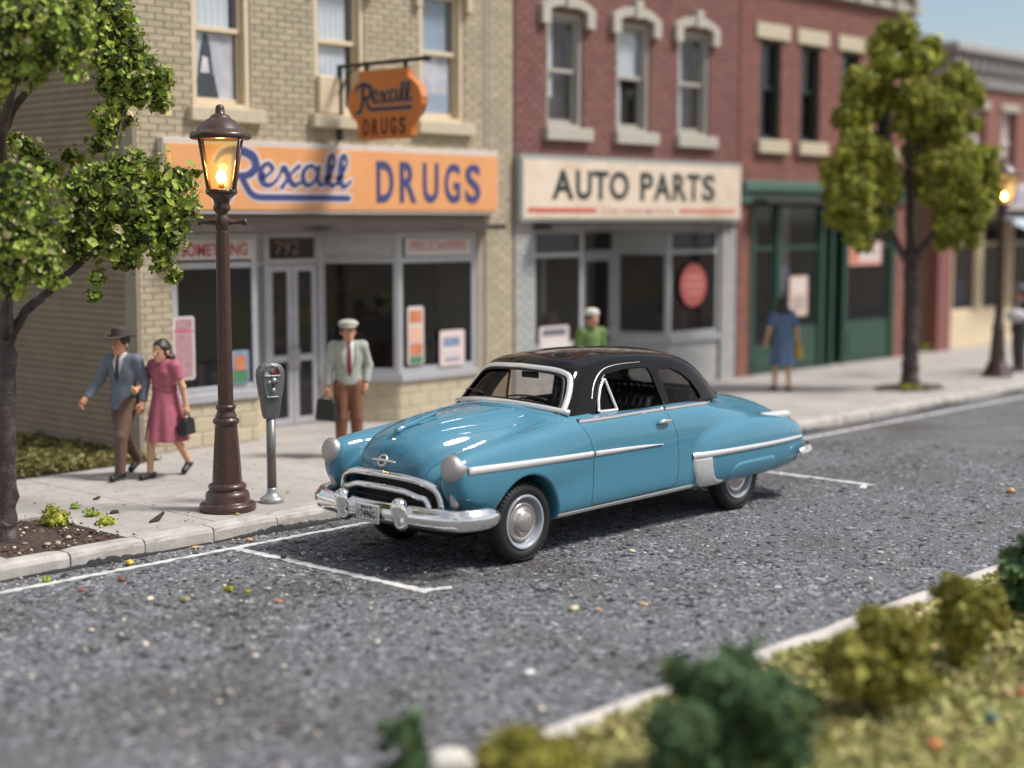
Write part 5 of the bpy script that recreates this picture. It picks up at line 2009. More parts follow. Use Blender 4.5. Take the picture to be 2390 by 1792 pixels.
    carsub('headlight', Vh, Qh, Nh, M_silvg)

    def f_park(P):
        p = P.copy()
        p[:, 1] = np.abs(p[:, 1])
        return capsule(p, (9.575, hy0 + 0.005, 0.765), (9.585, hy0 + 0.005, 0.66), 0.046, 0.042)
    Vh, Qh, Nh = sdf_mesh(f_park, (9.45, s * hy0 - 0.1, 0.58), (9.70, s * hy0 + 0.1, 0.84), 0.010, newton=2)
    carsub('parking_light', Vh, Qh, Nh, M_lens)
    # tail lamp housing on top of the rear wing
    def f_tail(P):
        p = P.copy()
        p[:, 1] = np.abs(p[:, 1])
        return capsule(p, (14.45, 0.70, 0.985), (15.10, 0.70, 0.945), 0.03, 0.062)
    Vh, Qh, Nh = sdf_mesh(f_tail, (14.38, s * 0.70 - 0.1, 0.85), (15.22, s * 0.70 + 0.1, 1.06), 0.013, newton=2)
    tl = carsub('tail_lamp', Vh, Qh, Nh, M_silver)
    G_ = G().lathe([(0.0, 0.03), (0.03, 0.026), (0.05, 0.01), (0.055, 0.0)], 16, (15.13, s * 0.70, 0.945), 'x')
    cobj(G_, 'lens', mat('ruby lens', (0.30, 0.02, 0.015), 0.2, coat=1), tl)
    # fuel flap and reflector by the tail
    g = G()
    ang = np.linspace(0, 2 * PI, 25)[:-1]
    px, pz = 14.93 + 0.05 * np.cos(ang), 0.83 + 0.07 * np.sin(ang)
    strip(g, f_solid, np.stack([px, s * solve_y(f_solid, px, pz), pz], -1), 0.016, 0.007, closed=True)
    cobj(g, 'tail_recess', M_paint)

# bonnet gaps and ornament
for s in (-1, 1):
    g = G()
    xb = np.concatenate([np.linspace(9.56, 9.9, 16), np.linspace(9.95, 10.93, 24)])
    yb = np.interp(xb, [9.5, 9.7, 10.3, 10.93], [0.43, 0.50, 0.585, 0.70])
    strip(g, f_solid, np.stack([xb, s * yb, solve_z(f_solid, xb, yb)], -1), 0.011, 0.005)
    cobj(g, 'bonnet_gap', M_seam)
g = G()
yb = np.linspace(-0.50, 0.50, 21)
xb = np.full(21, 14.14)
strip(g, f_solid, np.stack([xb, yb, solve_z(f_solid, xb, yb)], -1), 0.012, 0.005)
for s in (-1, 1):
    xb = np.linspace(14.14, 15.35, 30)
    yb = np.interp(xb, [14.1, 14.7, 15.3], [0.52, 0.50, 0.44]) * s
    strip(g, f_solid, np.stack([xb, yb, solve_z(f_solid, xb, yb)], -1), 0.012, 0.005)
cobj(g, 'boot_gap', M_seam)


def f_orn(P):
    p = P.copy()
    p[:, 1] = np.abs(p[:, 1])
    a = capsule(p, (9.66, 0, 1.245), (10.15, 0, 1.365), 0.032, 0.016)
    b = capsule(p, (9.70, 0.0, 1.26), (9.86, 0.085, 1.30), 0.018, 0.010)
    c = capsule(p, (9.86, 0.085, 1.30), (10.05, 0.10, 1.335), 0.012, 0.006)
    d = capsule(p, (9.64, 0.0, 1.232), (9.62, 0, 1.20), 0.025, 0.012)
    return smin(smin(smin(a, b, 0.03), c, 0.03), d, 0.03)


Vh, Qh, Nh = sdf_mesh(f_orn, (9.54, -0.16, 1.15), (10.25, 0.16, 1.42), 0.009, newton=2)
carsub('bonnet_ornament', Vh, Qh, Nh, M_paint)
# long ridges pressed into the bonnet
g = G()
for s in (-1, 1):
    xb = np.linspace(9.95, 10.9, 24)
    yb = s * np.interp(xb, [9.9, 10.9], [0.22, 0.34])
    strip(g, f_solid, np.stack([xb, yb, solve_z(f_solid, xb, yb)], -1), [0.01, 0.05, 0.06, 0.05, 0.01], 0.010)
cobj(g, 'bonnet_ridge', M_paint)
# ridges added along bonnet shoulders, wing crowns and rear wings to catch sun streaks
for s in (-1, 1):
    for nm, xa, xb_, ya, yb_, w in (('bonnet_glint_ridge', 9.86, 10.88, 0.33, 0.50, 0.07), ('bonnet_glint_ridge', 9.98, 10.70, 0.44, 0.555, 0.05), ('wing_glint_ridge', 9.80, 11.0, 0.79, 0.775, 0.06)):
        g = G()
        xb = np.linspace(xa, xb_, 30)
        yb = s * np.linspace(ya, yb_, 30)
        strip(g, f_solid, np.stack([xb, yb, solve_z(f_solid, xb, yb)], -1), [0.012, w * 0.8, w, w * 0.8, 0.012], 0.0085, n=11)
        cobj(g, nm, M_paint)
    g = G()
    t_ = np.linspace(0, 1, 24)
    zb = 0.60 + 0.36 * t_
    xb = 13.10 + 0.18 * t_ ** 2
    yb = solve_y(f_solid, xb, zb)
    strip(g, f_solid, np.stack([xb, s * yb, zb], -1), [0.012, 0.04, 0.05, 0.04, 0.012], 0.007, n=11)
    cobj(g, 'wing_glint_ridge', M_paint)
# emblem on the nose
ez = 0.985
ex = solve_x(f_solid, [0.0], [ez], 9.2, 10)[0]
en = sdf_grad(f_solid, np.array([[ex, 0.0, ez]]), 0.02)[0]
en /= np.linalg.norm(en)
eu = np.array([0.0, 1.0, 0.0])
ev = np.cross(en, eu)
if ev[2] < 0:
    ev = -ev


def on_nose(V):
    return [tuple(np.array([ex, 0, ez]) + en * a + eu * b + ev * c_) for a, b, c_ in V]


g = G()
g.lathe([(0.060, -0.03), (0.064, -0.004), (0.058, 0.014), (0.047, 0.016), (0.045, 0.006)], 28, (0, 0, 0), 'x')
wing = [(0.010 - 0.05 * (t / 0.16) ** 2 * 0.35, t, 0.0) for t in np.linspace(-0.16, 0.16, 15)]
g.tube(wing, [0.004] + [0.011] * 4 + [0.013] * 5 + [0.011] * 4 + [0.004], 6)
g.v = on_nose(g.v)
em = cobj(g, 'emblem', M_silver)
g = G()
g.lathe([(0.0, 0.010), (0.050, 0.006), (0.05, -0.01)], 24, (0, 0, 0), 'x')
g.v = on_nose(g.v)
cobj(g, 'emblem_disc', mat('oxblood enamel', (0.13, 0.022, 0.012), 0.35, coat=0.6), em)

# grille: dark mouth behind two chrome hoops
def hoop(hw, z_low, z_top, r, xo, nm, m, flat=1.0):
    pl = [(-hw, z_low), (-hw * 0.985, z_low + (z_top - z_low) * 0.35), (-hw * 0.93, z_low + (z_top - z_low) * 0.66), (-hw * 0.80, z_top - 0.045), (-hw * 0.58, z_top - 0.008), (-hw * 0.3, z_top + 0.006), (0, z_top + 0.01)]
    A = spline(pl, 6)
    full = np.vstack([A, A[::-1][1:] * np.array([-1, 1])])
    xx = xo + 0.34 * np.abs(full[:, 0]) ** 2.2
    g = G()
    g.tube(np.stack([xx, full[:, 0], full[:, 1]], -1), r, 12, flat=flat)
    return cobj(g, nm, m)


hoop(0.67, 0.565, 0.858, 0.036, 9.43, 'grille_surround', M_chrome)
hoop(0.575, 0.565, 0.745, 0.032, 9.40, 'grille_bar', M_chrome)
g = G()
t = np.linspace(-0.63, 0.63, 21)
V2, F2 = [], []
for y in t:
    xx = 9.60 + 0.30 * abs(y) ** 2.2
    V2 += [(xx, y, 0.44), (xx, y, 0.86)]
F2 = [[2 * i, 2 * i + 2, 2 * i + 3, 2 * i + 1] for i in range(20)]
g.add(V2, F2)
cobj(g, 'grille_backing', M_blackm)
g = G()
t = np.linspace(-0.50, 0.50, 17)
g.tube([(9.46 + 0.30 * abs(y) ** 2.2, y, 0.645) for y in t], 0.012, 8)
cobj(g, 'grille_bar', M_blackm)

# bumpers: bellied chrome blade wrapped round the corners
def bumper(pl, zc, name, sign, prof):
    A = spline(pl, 7)
    T = np.gradient(A, axis=0)
    T /= np.linalg.norm(T, axis=1)[:, None]
    Nn = np.stack([T[:, 1], -T[:, 0]], -1) * sign
    m, k = len(A), len(prof)
    V2, F2 = [], []
    for i in range(m):
        e = min(i, m - 1 - i)
        sc = min(1.0, 0.35 + 0.65 * math.sqrt(min(1, e / 7)))
        for o, z in prof:
            V2.append((A[i][0] + Nn[i][0] * o * sc, A[i][1] + Nn[i][1] * o * sc, zc + z * sc))
    for i in range(m - 1):
        for j in range(k):
            j2 = (j + 1) % k
            F2.append([i * k + j, i * k + j2, (i + 1) * k + j2, (i + 1) * k + j])
    F2.append(list(range(k)))
    F2.append([(m - 1) * k + j for j in range(k)][::-1])
    g = G()
    g.add(V2, F2, True)
    return cobj(g, name, M_chrome)


BP = [(o, z * 1.15) for o, z in [(-0.02, -0.075), (0.02, -0.088), (0.05, -0.07), (0.068, -0.035), (0.072, 0.0), (0.068, 0.03), (0.05, 0.05), (0.04, 0.058), (0.035, 0.07), (0.012, 0.085), (-0.02, 0.078), (-0.03, 0.0)]]
fbm = bumper([(9.95, -1.0), (9.78, -1.02), (9.59, -0.985), (9.48, -0.88), (9.41, -0.64), (9.375, -0.3), (9.365, 0.0), (9.375, 0.3), (9.41, 0.64), (9.48, 0.88), (9.59, 0.985), (9.78, 1.02), (9.95, 1.0)], 0.535, 'front_bumper', -1, BP)
rbm = bumper([(14.98, -0.98), (15.12, -0.97), (15.28, -0.90), (15.42, -0.76), (15.52, -0.45), (15.55, 0.0), (15.52, 0.45), (15.42, 0.76), (15.28, 0.90), (15.12, 0.97), (14.98, 0.98)], 0.535, 'rear_bumper', 1, [(o * 0.8, z * 0.9) for o, z in BP])
for s in (-1, 1):
    def f_over(P, s=s):
        p = P - np.array([9.32, s * 0.385, 0.0])
        a = ellip(p, (0.0, 0, 0.575), (0.085, 0.088, 0.120))
        b = ellip(p, (0.02, 0, 0.475), (0.070, 0.078, 0.080))
        c = ellip(p, (-0.02, 0, 0.63), (0.072, 0.070, 0.072))
        return smin(smin(a, b, 0.04), c, 0.03)
    Vh, Qh, Nh = sdf_mesh(f_over, (9.18, s * 0.385 - 0.16, 0.34), (9.46, s * 0.385 + 0.16, 0.78), 0.011, newton=2)
    carsub('overrider', Vh, Qh, Nh, M_chrome, fbm)
    g = G()
    g.lathe([(0.0, 0.09), (0.04, 0.08), (0.06, 0.04), (0.062, -0.02), (0.05, -0.06)], 16, (15.60, s * 0.42, 0.55), 'x')
    cobj(g, 'overrider', M_chrome, rbm)

# number plate
px = 9.262
g = G()
g.box(px, px + 0.02, -0.155, 0.155, 0.435, 0.605, 0.008)
g.box(px - 0.006, px + 0.002, -0.142, 0.142, 0.447, 0.455)
pl = cobj(g, 'number_plate', mat('plate enamel', (0.70, 0.67, 0.63), 0.45, var=0.05, vs=10))
g = G()
fnp = lambda u, v, w: (px - 0.003 - w, -u, v)
text_fit(g, '17496G', (-0.115, 0.115, 0.478, 0.552), fnp, 0.02, 0.001)
text_fit(g, 'Illinois 50', (-0.075, 0.075, 0.566, 0.588), fnp, 0.02, 0.001)
for a, b, c, d in ((-0.14, 0.14, 0.458, 0.462), (-0.14, 0.14, 0.593, 0.596), (-0.14, -0.137, 0.4625, 0.5925), (0.137, 0.14, 0.4625, 0.5925)):
    g.box(px - 0.003, px - 0.0005, a, b, c, d)
cobj(g, 'lettering', mat('plate black', (0.02, 0.02, 0.02), 0.5), pl)
g = G()
g.box(px + 0.018, px + 0.10, -0.05, 0.05, 0.48, 0.56)
cobj(g, 'plate_bracket', M_chrome, pl)

# wheels
def wheel(ax, s):
    yo = s * 0.895 if ax < 12 else s * 0.84          # outer face
    d = -s
    R, w = 0.385, 0.20
    prof = [(0.25, 0.035), (0.27, 0.012), (0.30, 0.0), (0.335, 0.005), (0.362, 0.022), (0.378, 0.045), (R, 0.075), (R, w - 0.075), (0.378, w - 0.045), (0.36, w - 0.02), (0.30, w), (0.24, w)]
    g = G()
    g.lathe([(r, d * h) for r, h in prof], 48, (ax, yo, WZ), 'y', caps=False)
    wh = cobj(g, 'wheel', M_tyre)
    g = G()
    n = 54
    for i in range(n):
        a = 2 * PI * i / n
        ca, sa = math.cos(a), math.sin(a)
        q = []
        for r, h, t in ((0.352, 0.004, 0.010), (0.374, 0.022, 0.011), (0.391, 0.055, 0.012), (0.391, 0.15, 0.012)):
            for u in (-1, 1):
                q.append((ax + r * ca - u * t * sa, yo + d * h, WZ + r * sa + u * t * ca))
        b = [(0, 1, 3, 2), (2, 3, 5, 4), (4, 5, 7, 6)]
        low = []
        for r, h, t in ((0.340, 0.02, 0.010), (0.36, 0.04, 0.011), (0.375, 0.07, 0.012), (0.375, 0.15, 0.012)):
            for u in (-1, 1):
                low.append((ax + r * ca - u * t * sa, yo + d * h, WZ + r * sa + u * t * ca))
        sd = [(0, 2, 10, 8), (2, 4, 12, 10), (4, 6, 14, 12), (1, 9, 11, 3), (3, 11, 13, 5), (5, 13, 15, 7), (0, 8, 9, 1)]
        g.add(q + low, b + sd)
    cobj(g, 'tread', M_tyre, wh)
    g = G()
    rp = [(0.254, 0.030), (0.260, 0.012), (0.254, 0.003), (0.240, 0.002), (0.226, 0.014), (0.215, 0.040), (0.205, 0.062), (0.18, 0.070), (0.0, 0.070)]
    g.lathe([(r, d * h) for r, h in rp], 48, (ax, yo, WZ), 'y', caps=False)
    cobj(g, 'rim', M_rim, wh)
    g = G()
    hp = [(0.180, 0.066), (0.183, 0.046), (0.176, 0.036), (0.165, 0.036), (0.152, 0.044), (0.140, 0.046), (0.126, 0.036), (0.114, 0.026), (0.110, 0.024), (0.107, 0.012), (0.098, 0.002), (0.078, -0.006), (0.045, -0.013), (0.0, -0.016)]
    g.lathe([(r, d * h) for r, h in hp], 40, (ax, yo, WZ), 'y')
    cobj(g, 'hubcap', mat('hubcap metal', (0.58, 0.53, 0.50), 0.26, metal=0.85, rvar=0.06, vs=8), wh)


for ax in (AXF, AXR):
    for s in (-1, 1):
        wheel(ax, s)
# axles and floor
g = G()
g.box(9.9, 14.9, -0.50, 0.50, 0.25, 0.40, 0.02)
g.tube([(AXF, -0.8, WZ), (AXF, 0.8, WZ)], 0.04, 8)
g.tube([(AXR, -0.8, WZ), (AXR, 0.8, WZ)], 0.05, 8)
cobj(g, 'chassis', M_under)
# wheel arch liners
for s in (-1, 1):
    g = G()
    V2, F2 = [], []
    for i in range(17):
        a = PI * i / 16
        V2 += [(AXF - 0.015 + 0.47 * math.cos(a), s * 0.53, 0.39 + 0.47 * math.sin(a)), (AXF - 0.015 + 0.455 * math.cos(a), s * 0.86, 0.39 + 0.455 * math.sin(a))]
    F2 = [[2 * i, 2 * i + 2, 2 * i + 3, 2 * i + 1] for i in range(16)]
    F2.append([2 * i for i in range(17)])
    g.add(V2, F2)
    cobj(g, 'arch_liner', M_under)

# cabin
g = G()
g.box(11.36, 13.55, -0.74, 0.74, 0.452, 0.50)
for s in (-1, 1):
    g.box(11.38, 13.50, s * 0.70, s * 0.735, 0.5, 1.255)
g.box(13.38, 13.95, -0.56, 0.56, 1.27, 1.30, 0.01)
cobj(g, 'cabin_lining', M_int)
for x0, nm in ((12.28, 'front_seat'), (13.02, 'rear_seat')):
    g = G()
    n = 14
    for i in range(n):
        y0 = -0.66 + 1.32 * i / n
        y1 = y0 + 1.32 / n
        g.tube([(x0 + 0.22, (y0 + y1) / 2, 0.86), (x0 + 0.26, (y0 + y1) / 2, 1.05), (x0 + 0.33, (y0 + y1) / 2, 1.25), (x0 + 0.36, (y0 + y1) / 2, 1.33), (x0 + 0.40, (y0 + y1) / 2, 1.335)], 0.05, 8)
        g.tube([(x0 + 0.28, (y0 + y1) / 2, 0.84), (x0 - 0.22, (y0 + y1) / 2, 0.86)], 0.05, 8)
    g.box(x0 - 0.22, x0 + 0.30, -0.66, 0.66, 0.5, 0.84, 0.03)
    g.box(x0 + 0.28, x0 + 0.36, -0.66, 0.66, 0.5, 1.26, 0.02)
    cobj(g, nm, M_int)
g = G()
g.box(11.34, 11.52, -0.74, 0.74, 0.98, 1.26, 0.03)
g.box(11.10, 11.40, -0.70, 0.70, 1.24, 1.345, 0.03)
cobj(g, 'dashboard', mat('dash grey', (0.05, 0.048, 0.046), 0.5))
g = G()
ang = np.linspace(0, 2 * PI, 33)
cxw, czw = 11.72, 1.20
g.tube([(cxw + 0.06 * math.sin(a), -0.36 + 0.2 * math.cos(a), czw + 0.19 * math.sin(a)) for a in ang], 0.013, 8, caps=False)
g.tube([(cxw, -0.36, czw), (11.45, -0.36, 1.05)], 0.02, 8)
g.tube([(cxw, -0.55, czw), (cxw - 0.03, -0.36, czw - 0.01), (cxw, -0.17, czw)], 0.009, 6)
cobj(g, 'steering_wheel', M_int)
g = G()
g.box(11.47, 11.50, -0.11, 0.11, 1.60, 1.66, 0.008)
cobj(g, 'mirror', M_int)
# ------------------------------------------------------------------ street lamps and parking meter
M_bronze = mat('brown lamp paint', (0.062, 0.027, 0.021), 0.36, coat=0.25, var=0.18, vs=7, bump=0.0015, bs=60, rvar=0.1, dirt=((0.22, 0.16, 0.13), 0.22, 24))
GLL = glass('lantern glass', (0.96, 0.84, 0.56), 0.12, 1.35, haze=0.10)
M_bulb = mat('lit bulb', (1.0, 0.8, 0.45), 0.4, emit=((1.0, 0.62, 0.20), 90.0))


def street_lamp(label, loc, rz, lit):
    t = thing('street_lamp', label, 'street lamp', loc, rz, 'brown lantern lamps along the pavement')
    zb = 0.0
    RB = 1.08
    base = [(0.0, 0.0), (0.268, 0.0), (0.275, 0.02), (0.272, 0.06), (0.258, 0.082), (0.222, 0.088), (0.215, 0.10), (0.215, 0.15), (0.205, 0.19), (0.182, 0.21),
            (0.168, 0.215), (0.178, 0.225), (0.185, 0.245), (0.180, 0.27), (0.160, 0.285), (0.148, 0.29)]
    G().lathe([(r * RB, z) for r, z in base], 40).obj('base', M_bronze, t, world=False)
    col = [(0.147, 0.288), (0.145, 0.30), (0.128, 0.58), (0.108, 0.885), (0.105, 0.90)]
    g = G()
    n = 12
    V, F = [], []
    k = len(col)
    for i in range(n * 2):
        a = 2 * PI * i / (n * 2)
        sc = 1.0 if i % 2 == 0 else 0.985
        for r, z in col:
            V.append((RB * r * sc * math.cos(a), RB * r * sc * math.sin(a), z))
    for i in range(n * 2):
        j = (i + 1) % (n * 2)
        for q in range(k - 1):
            F.append([i * k + q, j * k + q, j * k + q + 1, i * k + q + 1])
    g.add(V, F)
    g.obj('pedestal', M_bronze, t, world=False)
    G().lathe([(0.104, 0.90), (0.120, 0.905), (0.135, 0.925), (0.138, 0.95), (0.128, 0.97), (0.108, 0.975), (0.112, 0.985), (0.112, 1.0), (0.100, 1.02), (0.093, 1.04), (0.093, 1.065),
               (0.104, 1.075), (0.106, 1.095), (0.098, 1.112), (0.078, 1.118)], 36).obj('collar', M_bronze, t, world=False)
    g = G()
    V, F = [], []
    for i in range(24):
        a = 2 * PI * i / 24
        sc = 1.0 if i % 3 else 0.96
        for r, z in ((0.076, 1.117), (0.070, 2.0), (0.066, 2.90), (0.062, 2.93)):
            V.append((RB * r * sc * math.cos(a), RB * r * sc * math.sin(a), z))
    for i in range(24):
        j = (i + 1) % 24
        for q in range(3):
            F.append([i * 4 + q, j * 4 + q, j * 4 + q + 1, i * 4 + q + 1])
    g.add(V, F)
    g.obj('post', M_bronze, t, world=False)
    # ladder bar with ball ends
    g = G()
    g.lathe([(0.060, 2.925), (0.068, 2.94), (0.072, 2.98), (0.078, 3.02), (0.070, 3.06), (0.058, 3.08), (0.056, 3.10), (0.068, 3.115), (0.088, 3.14), (0.088, 3.17), (0.080, 3.19),
             (0.080, 3.22), (0.092, 3.25), (0.135, 3.285), (0.160, 3.30), (0.166, 3.345), (0.10, 3.35), (0.0, 3.35)], 32)
    g.obj('capital', M_bronze, t, world=False)
    g = G()
    g.lathe([(0.0, -0.215), (0.030, -0.208), (0.034, -0.190), (0.024, -0.172), (0.018, -0.165), (0.022, -0.10), (0.034, -0.05), (0.034, 0.05), (0.022, 0.10), (0.018, 0.165), (0.024, 0.172), (0.034, 0.190), (0.030, 0.208), (0.0, 0.215)], 16, (0, 0, 3.01), 'x')
    g.v = [(x * 1.2, y * 1.15, 3.01 + (z - 3.01) * 1.15) for x, y, z in g.v]
    g.obj('ladder_bar', M_bronze, t, world=False)
    # lantern: four tapering corner bars, glass, roof
    z0, z1, r0, r1 = 3.345, 3.86, 0.182, 0.290
    g = G()
    for sx, sy in ((1, 1), (1, -1), (-1, 1), (-1, -1)):
        q = 0.70
        g.tube([(sx * r0 * q, sy * r0 * q, z0), (sx * r1 * q, sy * r1 * q, z1)], 0.017, 8)
    g.obj('lantern_frame', M_bronze, t, world=False)
    a0, a1 = r0 * 0.70, r1 * 0.70
    C4 = [(1, 1), (-1, 1), (-1, -1), (1, -1)]
    for k in range(4):
        p, q = C4[k], C4[(k + 1) % 4]
        G().add([(p[0] * a0, p[1] * a0, z0), (q[0] * a0, q[1] * a0, z0), (q[0] * a1, q[1] * a1, z1), (p[0] * a1, p[1] * a1, z1)], [(0, 1, 2, 3)]).obj('pane', GLL, t, world=False)
    roof = [(0.0, 3.862), (0.25, 3.862), (0.290, 3.852), (0.312, 3.866), (0.314, 3.90), (0.298, 3.925), (0.252, 3.935), (0.232, 3.965), (0.195, 4.01), (0.150, 4.05), (0.112, 4.07), (0.102, 4.08),
            (0.096, 4.095), (0.066, 4.11), (0.050, 4.12), (0.047, 4.165), (0.042, 4.19), (0.026, 4.207), (0.0, 4.211)]
    G().lathe(roof, 40).obj('lantern_roof', M_bronze, t, world=False)
    g = G()
    g.lathe([(0.0, 3.41), (0.030, 3.42), (0.047, 3.445), (0.052, 3.47), (0.044, 3.50), (0.028, 3.53), (0.0, 3.545)], 20)
    g.obj('bulb', M_bulb, t, world=False)
    G().lathe([(0.03, 3.35), (0.026, 3.42), (0.0, 3.425)], 12).obj('bulb_holder', mat('brass', (0.6, 0.42, 0.16), 0.35, metal=0.9), t, world=False)
    ld = bpy.data.lights.new('lantern_glow', 'POINT')
    ld.energy = 14.0
    ld.color = (1.0, 0.62, 0.25)
    ld.shadow_soft_size = 0.05
    lo = bpy.data.objects.new('lantern_glow', ld)
    COL.objects.link(lo)
    lo.parent = t
    lo.location = (0, 0, 3.62)
    return t


lamp = street_lamp('brown lantern street lamp with a glowing bulb standing beside the parking meter', (9.67, 13.07, 0.153), math.radians(140), True)
lamp2 = copy_tree(lamp)
lamp2.location = (28.22, 13.36, 0.153)
lamp2.rotation_euler = (0, 0, math.radians(152))
lamp2['label'] = 'far brown lantern street lamp beyond the round-crowned tree, bulb lit'

M_meter = mat('meter grey paint', (0.20, 0.198, 0.19), 0.38, metal=0.45, var=0.1, vs=14, bump=0.0008, bs=90, rvar=0.1)
M_meter2 = mat('meter base silver', (0.42, 0.43, 0.42), 0.36, metal=0.6, var=0.12, vs=30)
PM = thing('parking_meter', 'grey coin parking meter with a red and white dial on a slim post', 'parking meter', (10.265, 13.08, 0.152), math.radians(249))
# local: x = towards the viewer (face), y = left, z = up
HEAD = [(0.0, 1.525), (0.06, 1.518), (0.105, 1.49), (0.132, 1.44), (0.138, 1.385), (0.132, 1.30), (0.118, 1.20), (0.112, 1.145), (0.103, 1.13), (0.098, 1.05), (0.085, 0.945), (0.070, 0.905), (0.0, 0.895)]
HEAD = [(a * 1.12, b) for a, b in HEAD]
HP = HEAD + [(-a, b) for a, b in HEAD[::-1][1:-1]]


def f_meter(P):
    x, y, z = P[:, 0], P[:, 1], P[:, 2]
    sd = poly_sd(y, z, HP)
    dep = 0.075 - 0.018 * np.clip((1.14 - z) / 0.2, 0, 1)
    d = smax(sd + 0.02, np.abs(x) - dep + 0.02, 0.05) - 0.02 + 0.006
    # raised face plate
    F2 = [(-0.082, 1.16), (0.082, 1.16), (0.104, 1.37), (0.095, 1.44), (0.06, 1.485), (0, 1.497), (-0.06, 1.485), (-0.095, 1.44), (-0.104, 1.37)]
    d = smin(d, smax(poly_sd(y, z, F2), np.abs(x - 0.06) - 0.026, 0.015), 0.012)
    # dial opening
    D2 = [(-0.078, 1.388), (0.078, 1.388), (0.075, 1.425), (0.052, 1.462), (0, 1.478), (-0.052, 1.462), (-0.075, 1.425)]
    return smax(d, -np.maximum(poly_sd(y, z, D2), 0.055 - x), 0.008)


Vh, Qh, Nh = sdf_mesh(f_meter, (-0.12, -0.17, 0.86), (0.13, 0.17, 1.56), 0.0085, newton=2)
link('meter_head', mesh('meter_head', Vh, Qh, M_meter, normals=Nh), PM)
G().lathe([(0.0, 0.0), (0.125, 0.0), (0.132, 0.018), (0.128, 0.045), (0.105, 0.062), (0.075, 0.078), (0.058, 0.105), (0.053, 0.14), (0.051, 0.16)], 32).obj('base_flange', M_meter2, PM, world=False)
G().lathe([(0.051, 0.155), (0.050, 0.9), (0.0, 0.91)], 24).obj('post', M_meter, PM, world=False)
g = G()
g.prism([(-0.08, 1.385), (0.08, 1.385), (0.075, 1.43), (0.05, 1.465), (0, 1.48), (-0.05, 1.465), (-0.075, 1.43)], 0.0555, 0.058, 'yz')
dial = g.obj('dial', mat('dial white', (0.55, 0.58, 0.60), 0.5), PM, world=False)
g = G()
g.prism([(0.0, 1.392), (0.076, 1.392), (0.072, 1.425), (0.05, 1.455), (0.03, 1.44)], 0.0585, 0.0605, 'yz')
g.obj('red_sector', mat('dial red', (0.55, 0.05, 0.035), 0.45), dial, world=False)
g = G()
g.prism([(-0.01, 1.392), (0.022, 1.392), (0.006, 1.415), (-0.022, 1.44), (-0.034, 1.432)], 0.0615, 0.064, 'yz')
g.obj('pointer', mat('dial dark red', (0.16, 0.012, 0.01), 0.45), dial, world=False)
M_edge = mat('bright meter edge', (0.58, 0.57, 0.54), 0.3, metal=0.7)
G().box(0.06, 0.099, -0.085, 0.085, 1.374, 1.386, 0.004).obj('trim_bar', M_edge, PM, world=False)
G().box(0.055, 0.097, -0.068, 0.068, 1.148, 1.160, 0.004).obj('trim_bar', M_edge, PM, world=False)
for y, z, r, dp in ((0.012, 1.330, 0.030, 0.040), (-0.034, 1.305, 0.022, 0.020), (0.006, 1.225, 0.024, 0.030)):
    G().lathe([(r * 1.1, 0.0), (r, dp * 0.6), (r * 0.7, dp * 0.95), (0.0, dp)], 18, (0.083, y, z), 'x').obj('knob', M_meter2, PM, world=False)
for q in ((0.034, 0.050, 1.29, 1.325), (-0.004, 0.018, 1.245, 1.285)):
    G().box(0.083, 0.093, *q, 0.003).obj('coin_slot', mat('slot black', (0.01, 0.01, 0.011), 0.5), PM, world=False)
# ------------------------------------------------------------------ people (painted figures)
SKIN = mat('painted skin', (0.56, 0.27, 0.16), 0.55, var=0.08, vs=14)
SKIN2 = mat('painted skin pale', (0.60, 0.33, 0.20), 0.55, var=0.08, vs=14)


HS = 1.13      # the little painted figures have slightly large heads


def arm_hand(P, w, e, r=1.0, curl=0.5, side=1):
    """palm, four curled fingers and a thumb continuing from wrist w along the forearm e->w"""
    w, e = np.array(w, float), np.array(e, float)
    a = (w - e) / np.linalg.norm(w - e)                      # along the arm
    fwd = np.array([1.0, 0, 0])
    n = np.cross(a, np.cross(fwd, a))
    n = n / (np.linalg.norm(n) + 1e-9)                       # forward, across the palm's edge
    o = np.cross(a, n)                                        # out of the palm
    if np.dot(o, np.array([0, -side, 0])) < 0:
        o = -o                                                # palm faces the body
    c = w + a * 0.05 * r
    d = capsule(P, w - a * 0.01, c + a * 0.012 + n * 0.012, 0.026 * r, 0.030 * r)
    d = smin(d, capsule(P, w, c + a * 0.010 - n * 0.016, 0.026 * r, 0.026 * r), 0.02)
    for k, (off, ln) in enumerate(((0.033, 0.055), (0.012, 0.064), (-0.010, 0.060), (-0.031, 0.047))):
        b0 = c + a * 0.028 * r + n * off * r
        b1 = b0 + (a * (1 - 0.35 * curl) + o * 0.55 * curl) * ln * 0.62 * r
        b2 = b1 + (a * (0.7 - 1.0 * curl) + o * (0.3 + 0.8 * curl)) * ln * 0.62 * r
        f = np.minimum(capsule(P, b0, b1, 0.0115 * r, 0.0105 * r), capsule(P, b1, b2, 0.0105 * r, 0.009 * r))
        d = smin(d, f, 0.008)
    t0 = w + a * 0.022 * r + n * 0.028 * r
    t1 = t0 + (a * 0.5 + n * 0.6 + o * 0.35) * 0.042 * r
    t2 = t1 + (a * 0.9 + n * 0.05 + o * 0.35) * 0.034 * r
    d = smin(d, np.minimum(capsule(P, t0, t1, 0.014 * r, 0.0125 * r), capsule(P, t1, t2, 0.012 * r, 0.0095 * r)), 0.010)
    return d


